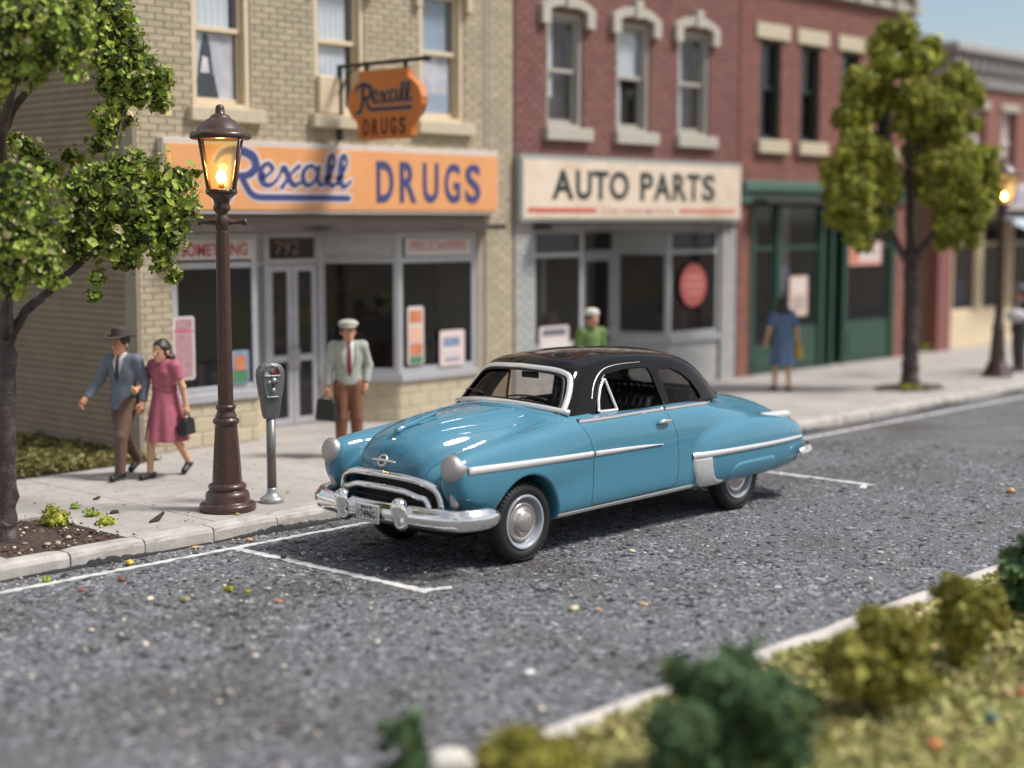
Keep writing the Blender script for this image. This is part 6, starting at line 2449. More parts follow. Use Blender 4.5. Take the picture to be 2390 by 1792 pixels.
def head_sd(P, c, yaw=0.0, female=False):
    ca, sa = math.cos(-yaw), math.sin(-yaw)
    q = (P - np.array(c)) / HS
    q = np.stack([q[:, 0] * ca - q[:, 1] * sa, q[:, 0] * sa + q[:, 1] * ca, q[:, 2]], -1)
    m = q.copy()
    m[:, 1] = np.abs(m[:, 1])
    d = ellip(q, (-0.012, 0, 0.025), (0.098, 0.078, 0.098))
    d = smin(d, ellip(q, (0.022, 0, -0.045), (0.066, 0.056, 0.076)), 0.05)
    d = smin(d, ellip(q, (0.062, 0, -0.098), (0.022, 0.026, 0.020)), 0.035)            # chin
    d = smax(d, -ellip(m, (0.104, 0.034, 0.004), (0.024, 0.022, 0.014)), 0.02)          # eye sockets
    d = smin(d, capsule(q, (0.084, 0, 0.010), (0.108, 0, -0.034), 0.010, 0.015), 0.016)  # nose
    d = smin(d, ellip(m, (0.088, 0.033, 0.003), (0.010, 0.012, 0.009)), 0.006)          # eyes
    d = smin(d, ellip(q, (0.086, 0, -0.064), (0.010, 0.024, 0.007)), 0.008)             # lips
    d = smin(d, ellip(m, (-0.010, 0.078, -0.012), (0.022, 0.010, 0.030)), 0.010)        # ears
    return d * HS


def fit_parts(o, specs, h, bounds, parent):
    for nm, f, m in specs:
        V, Q, Nn = sdf_mesh(f, bounds[0], bounds[1], h, slack=1.35, newton=1)
        if len(Q):
            link(nm, mesh(nm, V, Q, m, normals=Nn), parent)


def two(P):
    return P


def mk_person(label, loc, rz, J, outfit, h=0.0113, group='model pedestrians on the pavement', skin=None, scale=1.0):
    """J: joints; outfit(P-fields) -> list of (name, field, material); body is one mesh"""
    t = thing('person', label, 'person', loc, rz, group)
    t.scale = (scale, scale, scale)
    sk = skin or SKIN

    def torso(P):
        d = ellip(P, (J['chest'][0] - 0.0, J['chest'][1], J['chest'][2]), (0.112, 0.165, 0.20))
        d = smin(d, ellip(P, J['waist'], (0.10, 0.135, 0.17)), 0.09)
        d = smin(d, ellip(P, J['pelvis'], (0.112, 0.155, 0.13)), 0.08)
        for s in ('l', 'r'):
            d = smin(d, capsule(P, J['neck'] + np.array([0, 0, -0.07]), J['sh' + s], 0.055, 0.062), 0.07)
        return d

    def limbs(P, r=1.0, up=True, low=True):
        d = np.full(len(P), 9.0)
        for s in ('l', 'r'):
            if up:
                d = np.minimum(d, smin(capsule(P, J['sh' + s], J['el' + s], 0.056 * r, 0.045 * r), capsule(P, J['el' + s], J['wr' + s], 0.044 * r, 0.030 * r), 0.03))
        return d

    def legs(P, r=1.0):
        d = np.full(len(P), 9.0)
        for s in ('l', 'r'):
            q = smin(capsule(P, J['hip' + s], J['kn' + s], 0.088 * r, 0.060 * r), capsule(P, J['kn' + s], J['an' + s], 0.060 * r, 0.040 * r), 0.03)
            d = smin(d, q, 0.03)
        return d

    def feet(P, sides='lr'):
        d = np.full(len(P), 9.0)
        for s in sides:
            a, b = J['an' + s], J['to' + s]
            hd = np.array(J['an' + s]) - (np.array(b) - np.array(a)) * np.array([0.28, 0.28, 0.0]) + np.array([0, 0, -0.035])
            q = capsule(P, a, hd, 0.038, 0.036)
            q = smin(q, capsule(P, hd, b, 0.036, 0.034), 0.04)
            d = np.minimum(d, q)
        return d

    def body(P):
        d = torso(P) + 0.012
        d = smin(d, capsule(P, J['neck'] + np.array([0, 0, -0.05]), J['head'] + np.array([-0.02, 0, -0.06]), 0.056, 0.050), 0.04)
        d = smin(d, head_sd(P, J['head'], J.get('yaw', 0)), 0.015)
        d = smin(d, limbs(P, 0.92), 0.03)
        d = smin(d, legs(P, 0.90), 0.03)
        d = smin(d, feet(P) + 0.008, 0.02)
        for s, sg in (('l', 1), ('r', -1)):
            d = smin(d, arm_hand(P, J['wr' + s], J['el' + s], J.get('hand', 1.0), J.get('curl', 0.6), sg), 0.012)
        return d

    lo = np.min([np.array(v) for k, v in J.items() if k not in ('yaw', 'hand', 'curl')], 0) - np.array([0.32, 0.32, 0.06])
    hi = np.max([np.array(v) for k, v in J.items() if k not in ('yaw', 'hand', 'curl')], 0) + np.array([0.32, 0.32, 0.24])
    lo[2] = -0.02
    V, Q, Nn = sdf_mesh(body, lo, hi, h * 0.9, slack=1.35, newton=1)
    link('body', mesh('body', V, Q, sk, normals=Nn), t)
    fit_parts(t, outfit(J, torso, limbs, legs, feet), h, (lo, hi), t)
    return t


def base_pose(**kw):
    J = dict(head=(0.03, 0, 1.555), neck=(0.0, 0, 1.42), chest=(0, 0, 1.235), waist=(0.0, 0, 1.05), pelvis=(-0.01, 0, 0.92),
             shl=(0, 0.175, 1.365), shr=(0, -0.175, 1.365), ell=(-0.03, 0.225, 1.10), elr=(-0.03, -0.225, 1.10), wrl=(0.02, 0.235, 0.87), wrr=(0.02, -0.235, 0.87),
             hipl=(0, 0.085, 0.88), hipr=(0, -0.085, 0.88), knl=(0.03, 0.095, 0.49), knr=(0.03, -0.095, 0.49), anl=(0.0, 0.10, 0.085), anr=(0.0, -0.10, 0.085),
             tol=(0.15, 0.12, 0.036), tor=(0.15, -0.12, 0.036))
    J.update(kw)
    return {k: (np.array(v, float) if not np.isscalar(v) else v) for k, v in J.items()}


def suit(jacket, shirt, tie, trousers, shoe, hatf, hatm, hair=None, open_w=0.30, hem=0.80, sleeves=True, extra=None):
    def fn(J, torso, limbs, legs, feet):
        zc = 1.30

        def jf(P):
            d = torso(P) - 0.016
            d = smin(d, capsule(P, J['pelvis'] + np.array([0, 0, 0.05]), J['pelvis'] + np.array([0, 0, -0.12]), 0.145, 0.165), 0.06) if hem < 0.88 else d
            d = smin(d, limbs(P) - 0.016, 0.025)
            d = np.maximum(d, hem - P[:, 2])
            d = np.maximum(d, P[:, 2] - 1.475)
            # cuffs
            for s in ('l', 'r'):
                ax = J['wr' + s] - J['el' + s]
                ax = ax / np.linalg.norm(ax)
                cut = (P - (J['wr' + s] - ax * 0.015)) @ ax
                near = np.linalg.norm(P - J['wr' + s], axis=1) < 0.13
                d = np.where(near, np.maximum(d, cut), d)
            # open front
            w = np.clip((P[:, 2] - (1.40 - open_w)) * 0.32, 0, 0.075)
            v = np.maximum(np.abs(P[:, 1] - J['chest'][1]) - w, np.maximum(-P[:, 0] + 0.0, (1.40 - open_w) - P[:, 2]))
            v = np.maximum(v, P[:, 2] - 1.47)
            d = smax(d, -v, 0.006)
            d = smax(d, -(np.maximum(np.linalg.norm(P[:, :2] - J['neck'][:2], axis=1) - 0.062, 1.40 - P[:, 2])), 0.01)
            return d

        def sf(P):
            d = torso(P) - 0.004
            d = smin(d, capsule(P, J['neck'] + np.array([0, 0, -0.06]), J['neck'] + np.array([0.005, 0, 0.028]), 0.066, 0.063), 0.02)
            return np.maximum(np.maximum(d, P[:, 2] - 1.452), 0.93 - P[:, 2])

        def tf(P):
            d = torso(P) - 0.013
            w = np.interp(P[:, 2], [0.99, 1.06, 1.36, 1.40, 1.43], [0.004, 0.030, 0.019, 0.014, 0.026])
            d = np.maximum(d, np.abs(P[:, 1] - J['chest'][1]) - w)
            k = ellip(P, (J['neck'][0] + 0.062, J['neck'][1], 1.425), (0.016, 0.020, 0.018))
            return np.minimum(np.maximum(np.maximum(d, 0.02 - P[:, 0]), np.maximum(P[:, 2] - 1.43, (1.40 - open_w) - P[:, 2])), k)

        def pf(P):
            d = legs(P, 1.0) - 0.020
            d = smin(d, np.maximum(torso(P) - 0.010, P[:, 2] - 1.0), 0.04)
            d = np.maximum(d, P[:, 2] - 1.0)
            return np.maximum(d, 0.075 - P[:, 2])

        def shf(s):
            return lambda P: np.maximum(np.maximum(feet(P, s) - 0.004, 0.002 - P[:, 2]), P[:, 2] - 0.115)
        out = [('trousers', pf, trousers), ('shoe', shf('l'), shoe), ('shoe', shf('r'), shoe)]
        if jacket:
            out.append(('jacket', jf, jacket))
        out.append(('shirt', sf, shirt))
        if tie:
            out.append(('tie', tf, tie))
        if hair is not None:
            out.append(('hair', hairf(J, short=True), hair))
        if hatf is not None:
            out.append(('hat', hatf(J), hatm))
        if extra:
            out += extra(J, torso, limbs, legs, feet)
        return out
    return fn


def hairf(J, short=True):
    def f(P):
        q = (P - J['head']) / HS
        ca, sa = math.cos(-J.get('yaw', 0)), math.sin(-J.get('yaw', 0))
        q = np.stack([q[:, 0] * ca - q[:, 1] * sa, q[:, 0] * sa + q[:, 1] * ca, q[:, 2]], -1)
        d = ellip(q, (-0.016, 0, 0.028), (0.106, 0.087, 0.106))
        if short:
            return np.maximum(np.maximum(d, q[:, 0] - 0.055 - q[:, 2] * 0.2), -0.055 - q[:, 2] + np.clip(q[:, 0] + 0.02, 0, 1) * 0.9)
        m = q.copy()
        m[:, 1] = np.abs(m[:, 1])
        roll = smin(ellip(m, (-0.075, 0.055, -0.085), (0.055, 0.055, 0.068)), ellip(q, (-0.10, 0, -0.07), (0.05, 0.075, 0.085)), 0.03)
        d = np.maximum(d, q[:, 0] - 0.050 - q[:, 2] * 0.30)
        d = smin(d, roll, 0.04)
        wave = 0.004 * np.sin(q[:, 2] * 70 + q[:, 1] * 20)
        return d + wave
    return f


def fedora(J):
    def f(P):
        q = (P - J['head']) / HS - np.array([-0.012, 0, 0.060])
        r = np.hypot(q[:, 0] / 1.12, q[:, 1])
        crown = smax(r - (0.098 - np.clip(q[:, 2], 0, 1) * 0.14), np.maximum(q[:, 2] - 0.108, -q[:, 2]), 0.03)
        dent = ellip(q, (0.0, 0, 0.125), (0.09, 0.024, 0.03))
        crown = smax(crown, -dent, 0.02)
        br = np.maximum(r - 0.152, np.abs(q[:, 2] - 0.010 - 1.0 * np.clip(np.abs(q[:, 1]) - 0.08, 0, 1) ** 1.0 * 0.28 + np.clip(q[:, 0] - 0.08, 0, 1) * 0.22) - 0.008)
        return smin(crown, br, 0.012)
    return f


def flatcap(J):
    def f(P):
        q = (P - J['head']) / HS - np.array([0.0, 0, 0.062])
        d = ellip(q, (0.010, 0, 0.022), (0.132, 0.112, 0.050))
        d = smin(d, ellip(q, (-0.015, 0, -0.005), (0.108, 0.090, 0.040)), 0.03)
        pk = np.maximum(ellip(q, (0.085, 0, -0.008), (0.070, 0.075, 0.018)), -0.02 - q[:, 2])
        return smin(d, pk, 0.015)
    return f


def sailorcap(J):
    def f(P):
        q = (P - J['head']) / HS - np.array([-0.01, 0, 0.058])
        r = np.hypot(q[:, 0] / 1.1, q[:, 1])
        d = smax(r - 0.098, np.abs(q[:, 2] - 0.02) - 0.030, 0.02)
        d = smin(d, ellip(q, (0, 0, 0.045), (0.105, 0.095, 0.045)), 0.02)
        return d
    return f


def dress(dm, hm, sm, hemz=0.47, flare=0.235, lean=0.0, sleeve=0.62):
    def fn(J, torso, limbs, legs, feet):
        def df(P):
            d = torso(P) - 0.012
            d = np.maximum(d, 0.90 - P[:, 2])
            # bust
            m = P.copy()
            m[:, 1] = np.abs(m[:, 1])
            d = smin(d, ellip(m, (0.075, 0.065, 1.245), (0.055, 0.062, 0.062)), 0.05)
            # sleeves
            for s in ('l', 'r'):
                e = J['sh' + s] + (J['el' + s] - J['sh' + s]) * sleeve
                d = smin(d, capsule(P, J['sh' + s], e, 0.070, 0.068), 0.035)
                ax = J['el' + s] - J['sh' + s]
                ax = ax / np.linalg.norm(ax)
                near = np.linalg.norm(P - e, axis=1) < 0.11
                d = np.where(near, np.maximum(d, (P - e) @ ax), d)
            # skirt
            t = np.clip((1.04 - P[:, 2]) / (1.04 - hemz), 0, 1)
            cx = J['pelvis'][0] + lean * t
            x, y = P[:, 0] - cx, P[:, 1] - J['pelvis'][1]
            th = np.arctan2(y, x)
            r = np.hypot(x / 1.08, y)
            rad = 0.118 + (flare - 0.118) * t ** 0.75 + 0.012 * t * np.cos(th * 7 + 0.6) + 0.006 * t * np.cos(th * 11)
            sk = (r - rad) * 0.9
            sk = np.maximum(np.maximum(sk, P[:, 2] - 1.06), hemz - P[:, 2])
            sk = np.maximum(sk, -np.maximum(sk + 0.03, P[:, 2] - 0.62))
            d = smin(d, sk, 0.03)
            # V neck
            w = np.clip((P[:, 2] - 1.335) * 0.45, 0, 0.07)
            v = np.maximum(np.abs(P[:, 1]) - w, np.maximum(-P[:, 0], 1.335 - P[:, 2]))
            d = smax(d, -v, 0.01)
            d = np.maximum(d, P[:, 2] - 1.455)
            return smax(d, -(np.maximum(np.linalg.norm(P[:, :2] - J['neck'][:2], axis=1) - 0.068, 1.39 - P[:, 2])), 0.01)

        def bf(P):
            r = torso(P) - 0.020
            return np.maximum(r, np.abs(P[:, 2] - 1.045) - 0.016)

        def shf(s):
            return lambda P: np.maximum(np.maximum(feet(P, s) - 0.004, 0.002 - P[:, 2]), P[:, 2] - max(0.075, J['an' + s][2] - 0.02))
        return [('dress', df, dm), ('belt', bf, dm), ('hair', hairf(J, short=False), hm), ('shoe', shf('l'), sm), ('shoe', shf('r'), sm)]
    return fn


def fabric(n, c, r=0.75):
    return mat(n, c, r, var=0.14, vs=11, bump=0.003, bs=35)


M_shoe = mat('black shoe paint', (0.012, 0.012, 0.013), 0.4)
M_shirt = fabric('white shirt paint', (0.62, 0.58, 0.56))
M_brownt = fabric('brown trouser paint', (0.135, 0.075, 0.052))
M_bjack = fabric('blue grey jacket paint', (0.135, 0.165, 0.205))
M_hat = fabric('dark brown hat paint', (0.062, 0.045, 0.040))
M_hair = mat('black hair paint', (0.022, 0.020, 0.018), 0.45, var=0.2, vs=30, bump=0.004, bs=60)
M_pink = fabric('rose dress paint', (0.40, 0.105, 0.155))

# man in hat, striding; his left arm is linked
J1 = base_pose(head=(0.05, 0.0, 1.56), neck=(0.02, 0, 1.425),
               shr=(0.03, -0.175, 1.365), elr=(0.10, -0.275, 1.12), wrr=(0.27, -0.33, 0.93), shl=(-0.02, 0.175, 1.365), ell=(-0.09, 0.235, 1.11), wrl=(-0.01, 0.255, 0.88),
               hipl=(0.02, 0.085, 0.88), knl=(0.20, 0.10, 0.50), anl=(0.23, 0.10, 0.095), tol=(0.385, 0.11, 0.04),
               hipr=(-0.01, -0.085, 0.88), knr=(-0.06, -0.10, 0.49), anr=(-0.33, -0.10, 0.175), tor=(-0.22, -0.105, 0.05), yaw=0.05, hand=1.15)
man1 = mk_person('man in brown hat and blue grey suit jacket striding beside the woman in pink', (10.12, 15.66, 0.152), math.radians(198), J1,
                 suit(M_bjack, M_shirt, fabric('navy tie paint', (0.03, 0.035, 0.055)), M_brownt, M_shoe, fedora, M_hat, hair=M_hat, open_w=0.30, hem=0.80), scale=1.02)
# woman in pink
J2 = base_pose(head=(0.045, 0.0, 1.50), neck=(0.01, 0, 1.375), chest=(0.0, 0, 1.215), shl=(0, 0.155, 1.325), shr=(0, -0.155, 1.325), ell=(-0.04, 0.235, 1.08), wrl=(-0.05, 0.275, 0.86),
               elr=(0.06, -0.25, 1.12), wrr=(0.26, -0.20, 1.06),
               hipr=(0.02, -0.08, 0.86), knr=(0.16, -0.085, 0.49), anr=(0.19, -0.085, 0.085), tor=(0.335, -0.09, 0.032),
               hipl=(-0.01, 0.08, 0.86), knl=(-0.08, 0.085, 0.48), anl=(-0.30, 0.085, 0.16), tol=(-0.215, 0.09, 0.045), yaw=0.05, curl=0.8)
wom1 = mk_person('woman in rose pink dress with black hair walking and carrying a handbag', (10.44, 15.30, 0.152), math.radians(196), J2,
                 dress(M_pink, M_hair, M_shoe, 0.44, 0.255, -0.03), skin=SKIN2, scale=1.0)
M_bag = mat('black bag', (0.012, 0.012, 0.013), 0.42, var=0.2, vs=12)


def bag_sd(w, hgt, dp):
    def f(P):
        x, y, z = P[:, 0], np.abs(P[:, 1]), P[:, 2]
        tw = 1.0 - 0.16 * np.clip(z / hgt, 0, 1)
        q = np.stack([np.abs(x) - w * tw + 0.02, y - dp * tw + 0.02, np.abs(z - hgt / 2) - hgt / 2 + 0.02], -1)
        return np.linalg.norm(np.maximum(q, 0), axis=1) + np.minimum(q.max(1), 0) - 0.02
    return f


def bag(name, label, loc, rz, w, hgt, dp, m, hh=0.06, cat='handbag'):
    t = thing(name, label, cat, loc, rz)
    V, Q, Nn = sdf_mesh(bag_sd(w, hgt, dp), (-w - 0.04, -dp - 0.04, -0.03), (w + 0.04, dp + 0.04, hgt + 0.04), 0.010)
    link('bag_body', mesh('bag_body', V, Q, m, normals=Nn), t)
    g = G()
    g.tube([(-w * 0.5, 0, hgt - 0.01), (-w * 0.45, 0, hgt + hh * 0.7), (-w * 0.2, 0, hgt + hh), (w * 0.2, 0, hgt + hh), (w * 0.45, 0, hgt + hh * 0.7), (w * 0.5, 0, hgt - 0.01)], 0.010, 6)
    g.obj('handle', m, t, world=False)
    g = G()
    g.box(-w * 0.75, w * 0.75, -0.008, 0.008, hgt - 0.004, hgt + 0.008, 0.003)
    g.obj('clasp', mat('dark clasp', (0.05, 0.05, 0.05), 0.3, metal=0.6), t, world=False)
    return t


def loc_of(per, p):
    a = per.rotation_euler[2]
    s = per.scale[0]
    return (per.location.x + s * (p[0] * math.cos(a) - p[1] * math.sin(a)), per.location.y + s * (p[0] * math.sin(a) + p[1] * math.cos(a)), per.location.z + s * p[2])


b = loc_of(wom1, (-0.045, 0.285, 0.52))
bag('handbag', 'small black handbag held by the woman in the rose pink dress', b, math.radians(205), 0.125, 0.19, 0.055, M_bag, 0.075)

# man in flat cap, standing with briefcase
J3 = base_pose(head=(0.035, 0.0, 1.555), elr=(-0.01, -0.235, 1.10), wrr=(0.03, -0.265, 0.86), ell=(-0.06, 0.255, 1.12), wrl=(0.02, 0.215, 0.905), yaw=0.1, curl=0.9)
M_jack3 = fabric('pale sage jacket paint', (0.36, 0.38, 0.33))
man2 = mk_person('man in flat cap and pale sage jacket with red tie standing by the door', (12.97, 14.92, 0.152), math.radians(236), J3,
                 suit(M_jack3, M_shirt, fabric('maroon tie paint', (0.20, 0.03, 0.03)), fabric('russet trouser paint', (0.20, 0.082, 0.042)), M_shoe, flatcap, fabric('grey cap paint', (0.40, 0.385, 0.33)), hair=M_hat, open_w=0.42, hem=0.90), scale=1.04)
b = loc_of(man2, (0.035, -0.275, 0.455))
bag('briefcase', 'black briefcase in the hand of the man in the flat cap', b, math.radians(236 + 35), 0.185, 0.27, 0.05, M_bag, 0.055, 'briefcase')

# man in green shirt behind the car
J4 = base_pose(head=(0.03, 0.0, 1.555), yaw=0.2)
mk_person('man in green shirt and white cap standing behind the car roof', (17.66, 14.80, 0.152), math.radians(250), J4,
          suit(None, fabric('green shirt paint', (0.125, 0.21, 0.055)), None, fabric('grey trouser paint', (0.12, 0.12, 0.13)), M_shoe, sailorcap, fabric('white cap paint', (0.62, 0.60, 0.55)), hair=M_hat,
               extra=lambda J, torso, limbs, legs, feet: [('sleeves', lambda P: np.maximum(smin(limbs(P) - 0.016, np.maximum(torso(P) - 0.008, np.abs(P[:, 2] - 1.34) - 0.08), 0.03), 1.0 - P[:, 2]), fabric('green shirt paint', (0.125, 0.21, 0.055)))]),
          h=0.0155, scale=1.0)
# woman in blue seen from behind
J5 = base_pose(head=(0.03, 0.0, 1.50), neck=(0.01, 0, 1.375), chest=(0, 0, 1.215), shl=(0, 0.16, 1.325), shr=(0, -0.16, 1.325), ell=(-0.02, 0.25, 1.09), wrl=(0.04, 0.28, 0.86),
               elr=(-0.02, -0.25, 1.09), wrr=(0.06, -0.28, 0.86), knl=(0.05, 0.11, 0.48), anl=(0.06, 0.115, 0.085), tol=(0.20, 0.13, 0.032), knr=(-0.02, -0.10, 0.48), anr=(-0.06, -0.105, 0.085), tor=(0.08, -0.12, 0.032), yaw=-0.2)
wom2 = mk_person('woman in blue dress seen from behind near the green shopfront', (23.26, 15.05, 0.152), math.radians(52), J5,
                 dress(fabric('denim blue dress paint', (0.085, 0.135, 0.235)), M_hair, M_shoe, 0.46, 0.225, 0.0, 0.85), h=0.0155, skin=SKIN2, scale=1.02)
b = loc_of(wom2, (0.10, -0.33, 0.55))
bag('shopping_bag', 'yellow bag at the side of the woman in blue', b, math.radians(40), 0.15, 0.26, 0.06, mat('mustard bag', (0.55, 0.30, 0.035), 0.6), 0.07, 'bag')
# man beyond the far lamp with a pale bundle
J6 = base_pose(ell=(0.02, 0.24, 1.12), wrl=(0.18, 0.16, 1.10), elr=(-0.03, -0.23, 1.1), yaw=0.0)
man4 = mk_person('man in dark suit beyond the far lamp holding a pale bundle', (29.45, 13.48, 0.152), math.radians(150), J6,
                 suit(fabric('charcoal suit paint', (0.055, 0.05, 0.05)), M_shirt, None, fabric('dark grey trouser paint', (0.08, 0.075, 0.075)), M_shoe, fedora, fabric('mauve grey hat paint', (0.20, 0.17, 0.19)), hair=M_hat), h=0.017)
b = loc_of(man4, (0.22, 0.17, 1.02))
t = thing('bundle', 'crumpled pale paper bundle carried by the man in the dark suit', 'bundle', b, 0.4)
V, Q, Nn = sdf_mesh(lambda P: ellip(P, (0, 0, 0.11), (0.14, 0.20, 0.13)) + 0.018 * np.sin(P[:, 0] * 30) * np.sin(P[:, 1] * 26 + 1) * np.sin(P[:, 2] * 33), (-0.2, -0.26, -0.06), (0.2, 0.26, 0.28), 0.014)
link('wrapping', mesh('wrapping', V, Q, mat('pale paper', (0.58, 0.56, 0.58), 0.8), normals=Nn), t)
# ------------------------------------------------------------------ trees, shrubs, turf
def leaf_cloud(P, Nn, S, m6=True):
    """little cupped flakes: P centres, Nn facing, S sizes -> verts, tris"""
    k = len(P)
    up = RNG.normal(0, 1, (k, 3))
    t = np.cross(Nn, up)
    t /= np.linalg.norm(t, axis=1)[:, None] + 1e-9
    b = np.cross(Nn, t)
    n = 6 if m6 else 4
    ang = np.linspace(0, 2 * PI, n, endpoint=False)
    rad = RNG.uniform(0.55, 1.25, (k, n))
    el = RNG.uniform(0.55, 1.0, (k, 1))
    cup = RNG.uniform(-0.15, 0.75, (k, n))
    ring = (P[:, None, :] + S[:, None, None] * ((np.cos(ang) * rad)[:, :, None] * t[:, None, :] + (np.sin(ang) * rad * el)[:, :, None] * b[:, None, :] + (cup * rad * 0.6)[:, :, None] * Nn[:, None, :]))
    V = np.concatenate([P[:, None, :], ring], 1)
    F = []
    for i in range(n):
        F.append(np.stack([np.zeros(k, int), np.full(k, 1 + i), np.full(k, 1 + (i + 1) % n)], -1))
    F = np.stack(F, 1) + (np.arange(k) * (n + 1))[:, None, None]
    return V.reshape(-1, 3), F.reshape(-1, 3)


def foliage(name, clumps, dens, size, m, parent, shell=0.45, rough=0.25, six=True, loc=None):
    """flakes spread through lumpy clumps (x, y, z, r)"""
    PP, NN = [], []
    for (x, y, z, r) in clumps:
        n = int(dens * r * r) + 12
        d = RNG.normal(0, 1, (n, 3))
        d /= np.linalg.norm(d, axis=1)[:, None]
        ph = RNG.uniform(0, 6.28, 3)
        lump = 1 + rough * (np.sin(d[:, 0] * 5 + ph[0]) * np.sin(d[:, 1] * 5 + ph[1]) + 0.6 * np.sin(d[:, 2] * 8 + ph[2]) * np.sin(d[:, 0] * 9))
        rr = r * lump * (1 - shell * RNG.uniform(0, 1, n) ** 2.0)
        PP.append(np.array([x, y, z]) + d * rr[:, None] * np.array([1, 1, 0.9]))
        q = d + RNG.normal(0, 0.75, (n, 3)) + np.array([0, 0, 0.25])
        NN.append(q / np.linalg.norm(q, axis=1)[:, None])
    P, Nn = np.vstack(PP), np.vstack(NN)
    S = size * (0.35 + 0.65 * RNG.gamma(2.6, 1 / 2.6, len(P)))
    V, F = leaf_cloud(P, Nn, S, six)
    if parent is not None:
        r = root_loc(parent)
        V = V - np.array([r.x, r.y, r.z])
    return link(name, mesh(name, V, F, m), parent, kind='stuff' if parent is not None else None)


def ico(level):
    g = (1 + 5 ** 0.5) / 2
    V = [np.array(v) / np.linalg.norm(v) for v in [(-1, g, 0), (1, g, 0), (-1, -g, 0), (1, -g, 0), (0, -1, g), (0, 1, g), (0, -1, -g), (0, 1, -g), (g, 0, -1), (g, 0, 1), (-g, 0, -1), (-g, 0, 1)]]
    F = [(0, 11, 5), (0, 5, 1), (0, 1, 7), (0, 7, 10), (0, 10, 11), (1, 5, 9), (5, 11, 4), (11, 10, 2), (10, 7, 6), (7, 1, 8), (3, 9, 4), (3, 4, 2), (3, 2, 6), (3, 6, 8), (3, 8, 9), (4, 9, 5), (2, 4, 11), (6, 2, 10), (8, 6, 7), (9, 8, 1)]
    for _ in range(level):
        mid, out = {}, []
        def m(a, b):
            k = (min(a, b), max(a, b))
            if k not in mid:
                v = V[a] + V[b]
                V.append(v / np.linalg.norm(v))
                mid[k] = len(V) - 1
            return mid[k]
        for a, b, c in F:
            x, y, z = m(a, b), m(b, c), m(c, a)
            out += [(a, x, z), (b, y, x), (c, z, y), (x, y, z)]
        F = out
    return np.array(V), np.array(F)


ICO3 = ico(3)


def foam(name, clumps, m, parent, amp=0.32, freq=9.0, k=1.0):
    """torn foam lumps: one rough ball per clump, together one part"""
    U, T = ICO3
    VV, FF = [], []
    for i, (x, y, z, r) in enumerate(clumps):
        D = RNG.normal(0, 1, (10, 3))
        ph = RNG.uniform(0, 6.28, 10)
        fr = RNG.uniform(0.5, 1.6, 10) * freq
        n = sum(np.sin((U @ (D[q] / np.linalg.norm(D[q]))) * fr[q] + ph[q]) / (1 + 0.12 * fr[q]) for q in range(10))
        n = n / np.abs(n).max() + RNG.normal(0, 0.16, len(U))
        VV.append(np.array([x, y, z]) + U * (r * k * (1 + amp * n))[:, None])
        FF.append(T + i * len(U))
    V, F = np.vstack(VV), np.vstack(FF)
    rl = root_loc(parent)
    return link(name, mesh(name, V - np.array([rl.x, rl.y, rl.z]), F, m), parent, kind='stuff')


def leafmat(name, c, isl=0.5, trans=0.35, pale=None):
    m = mat(name, c, 0.6, island=isl, var=0.25, vs=3.0)
    nt = m.node_tree
    b = nt.nodes['Principled BSDF']
    b.inputs['Specular IOR Level'].default_value = 0.35
    tr = nt.nodes.new('ShaderNodeBsdfTranslucent')
    src = b.inputs['Base Color'].links[0].from_socket
    if pale:
        # a share of the flakes is pale straw
        wn_ = nt.nodes.new('ShaderNodeNewGeometry')
        w2 = nt.nodes.new('ShaderNodeTexWhiteNoise')
        w2.noise_dimensions = '1D'
        nt.links.new(wn_.outputs['Random Per Island'], w2.inputs['W'])
        gt = nt.nodes.new('ShaderNodeMath')
        gt.operation = 'LESS_THAN'
        gt.inputs[1].default_value = pale[1]
        nt.links.new(w2.outputs['Value'], gt.inputs[0])
        mx = nt.nodes.new('ShaderNodeMix')
        mx.data_type = 'RGBA'
        mx.inputs['B'].default_value = (*pale[0], 1)
        nt.links.new(src, mx.inputs['A'])
        nt.links.new(gt.outputs[0], mx.inputs['Factor'])
        src = mx.outputs['Result']
        nt.links.new(src, b.inputs['Base Color'])
    nt.links.new(src, tr.inputs['Color'])
    ms = nt.nodes.new('ShaderNodeMixShader')
    ms.inputs['Fac'].default_value = trans
    nt.links.new(b.outputs['BSDF'], ms.inputs[1])
    nt.links.new(tr.outputs['BSDF'], ms.inputs[2])
    nt.links.new(ms.outputs['Shader'], nt.nodes['Material Output'].inputs['Surface'])
    return m


M_bark = mat('dark bark', (0.042, 0.028, 0.025), 0.5, var=0.3, vs=9, bump=0.012, bs=22, dirt=((0.20, 0.16, 0.145), 0.5, 8))
M_leafA = leafmat('fresh green flock', (0.26, 0.33, 0.055), 0.70, 0.20, ((0.66, 0.56, 0.32), 0.07))
M_leafB = leafmat('yellow green flock', (0.36, 0.37, 0.048), 0.5, 0.12)
M_leafO = leafmat('olive flock', (0.245, 0.228, 0.034), 0.45, 0.12)
M_leafD = leafmat('dark green flock', (0.085, 0.155, 0.060), 0.5, 0.12, ((0.26, 0.28, 0.09), 0.10))
M_foamB = mat('yellow green foam', (0.15, 0.165, 0.022), 0.85, var=0.35, vs=5, bump=0.03, bs=22)
M_foamO = mat('olive foam', (0.235, 0.215, 0.032), 0.85, var=0.35, vs=8, bump=0.02, bs=40)
M_foamD = mat('dark green foam', (0.060, 0.115, 0.046), 0.85, var=0.4, vs=8, bump=0.02, bs=40)
M_turf = leafmat('turf flock', (0.43, 0.42, 0.15), 0.55, 0.2, ((0.50, 0.42, 0.20), 0.22))
M_turfg = leafmat('lawn flock', (0.17, 0.155, 0.045), 0.5, 0.2, ((0.36, 0.30, 0.12), 0.2))


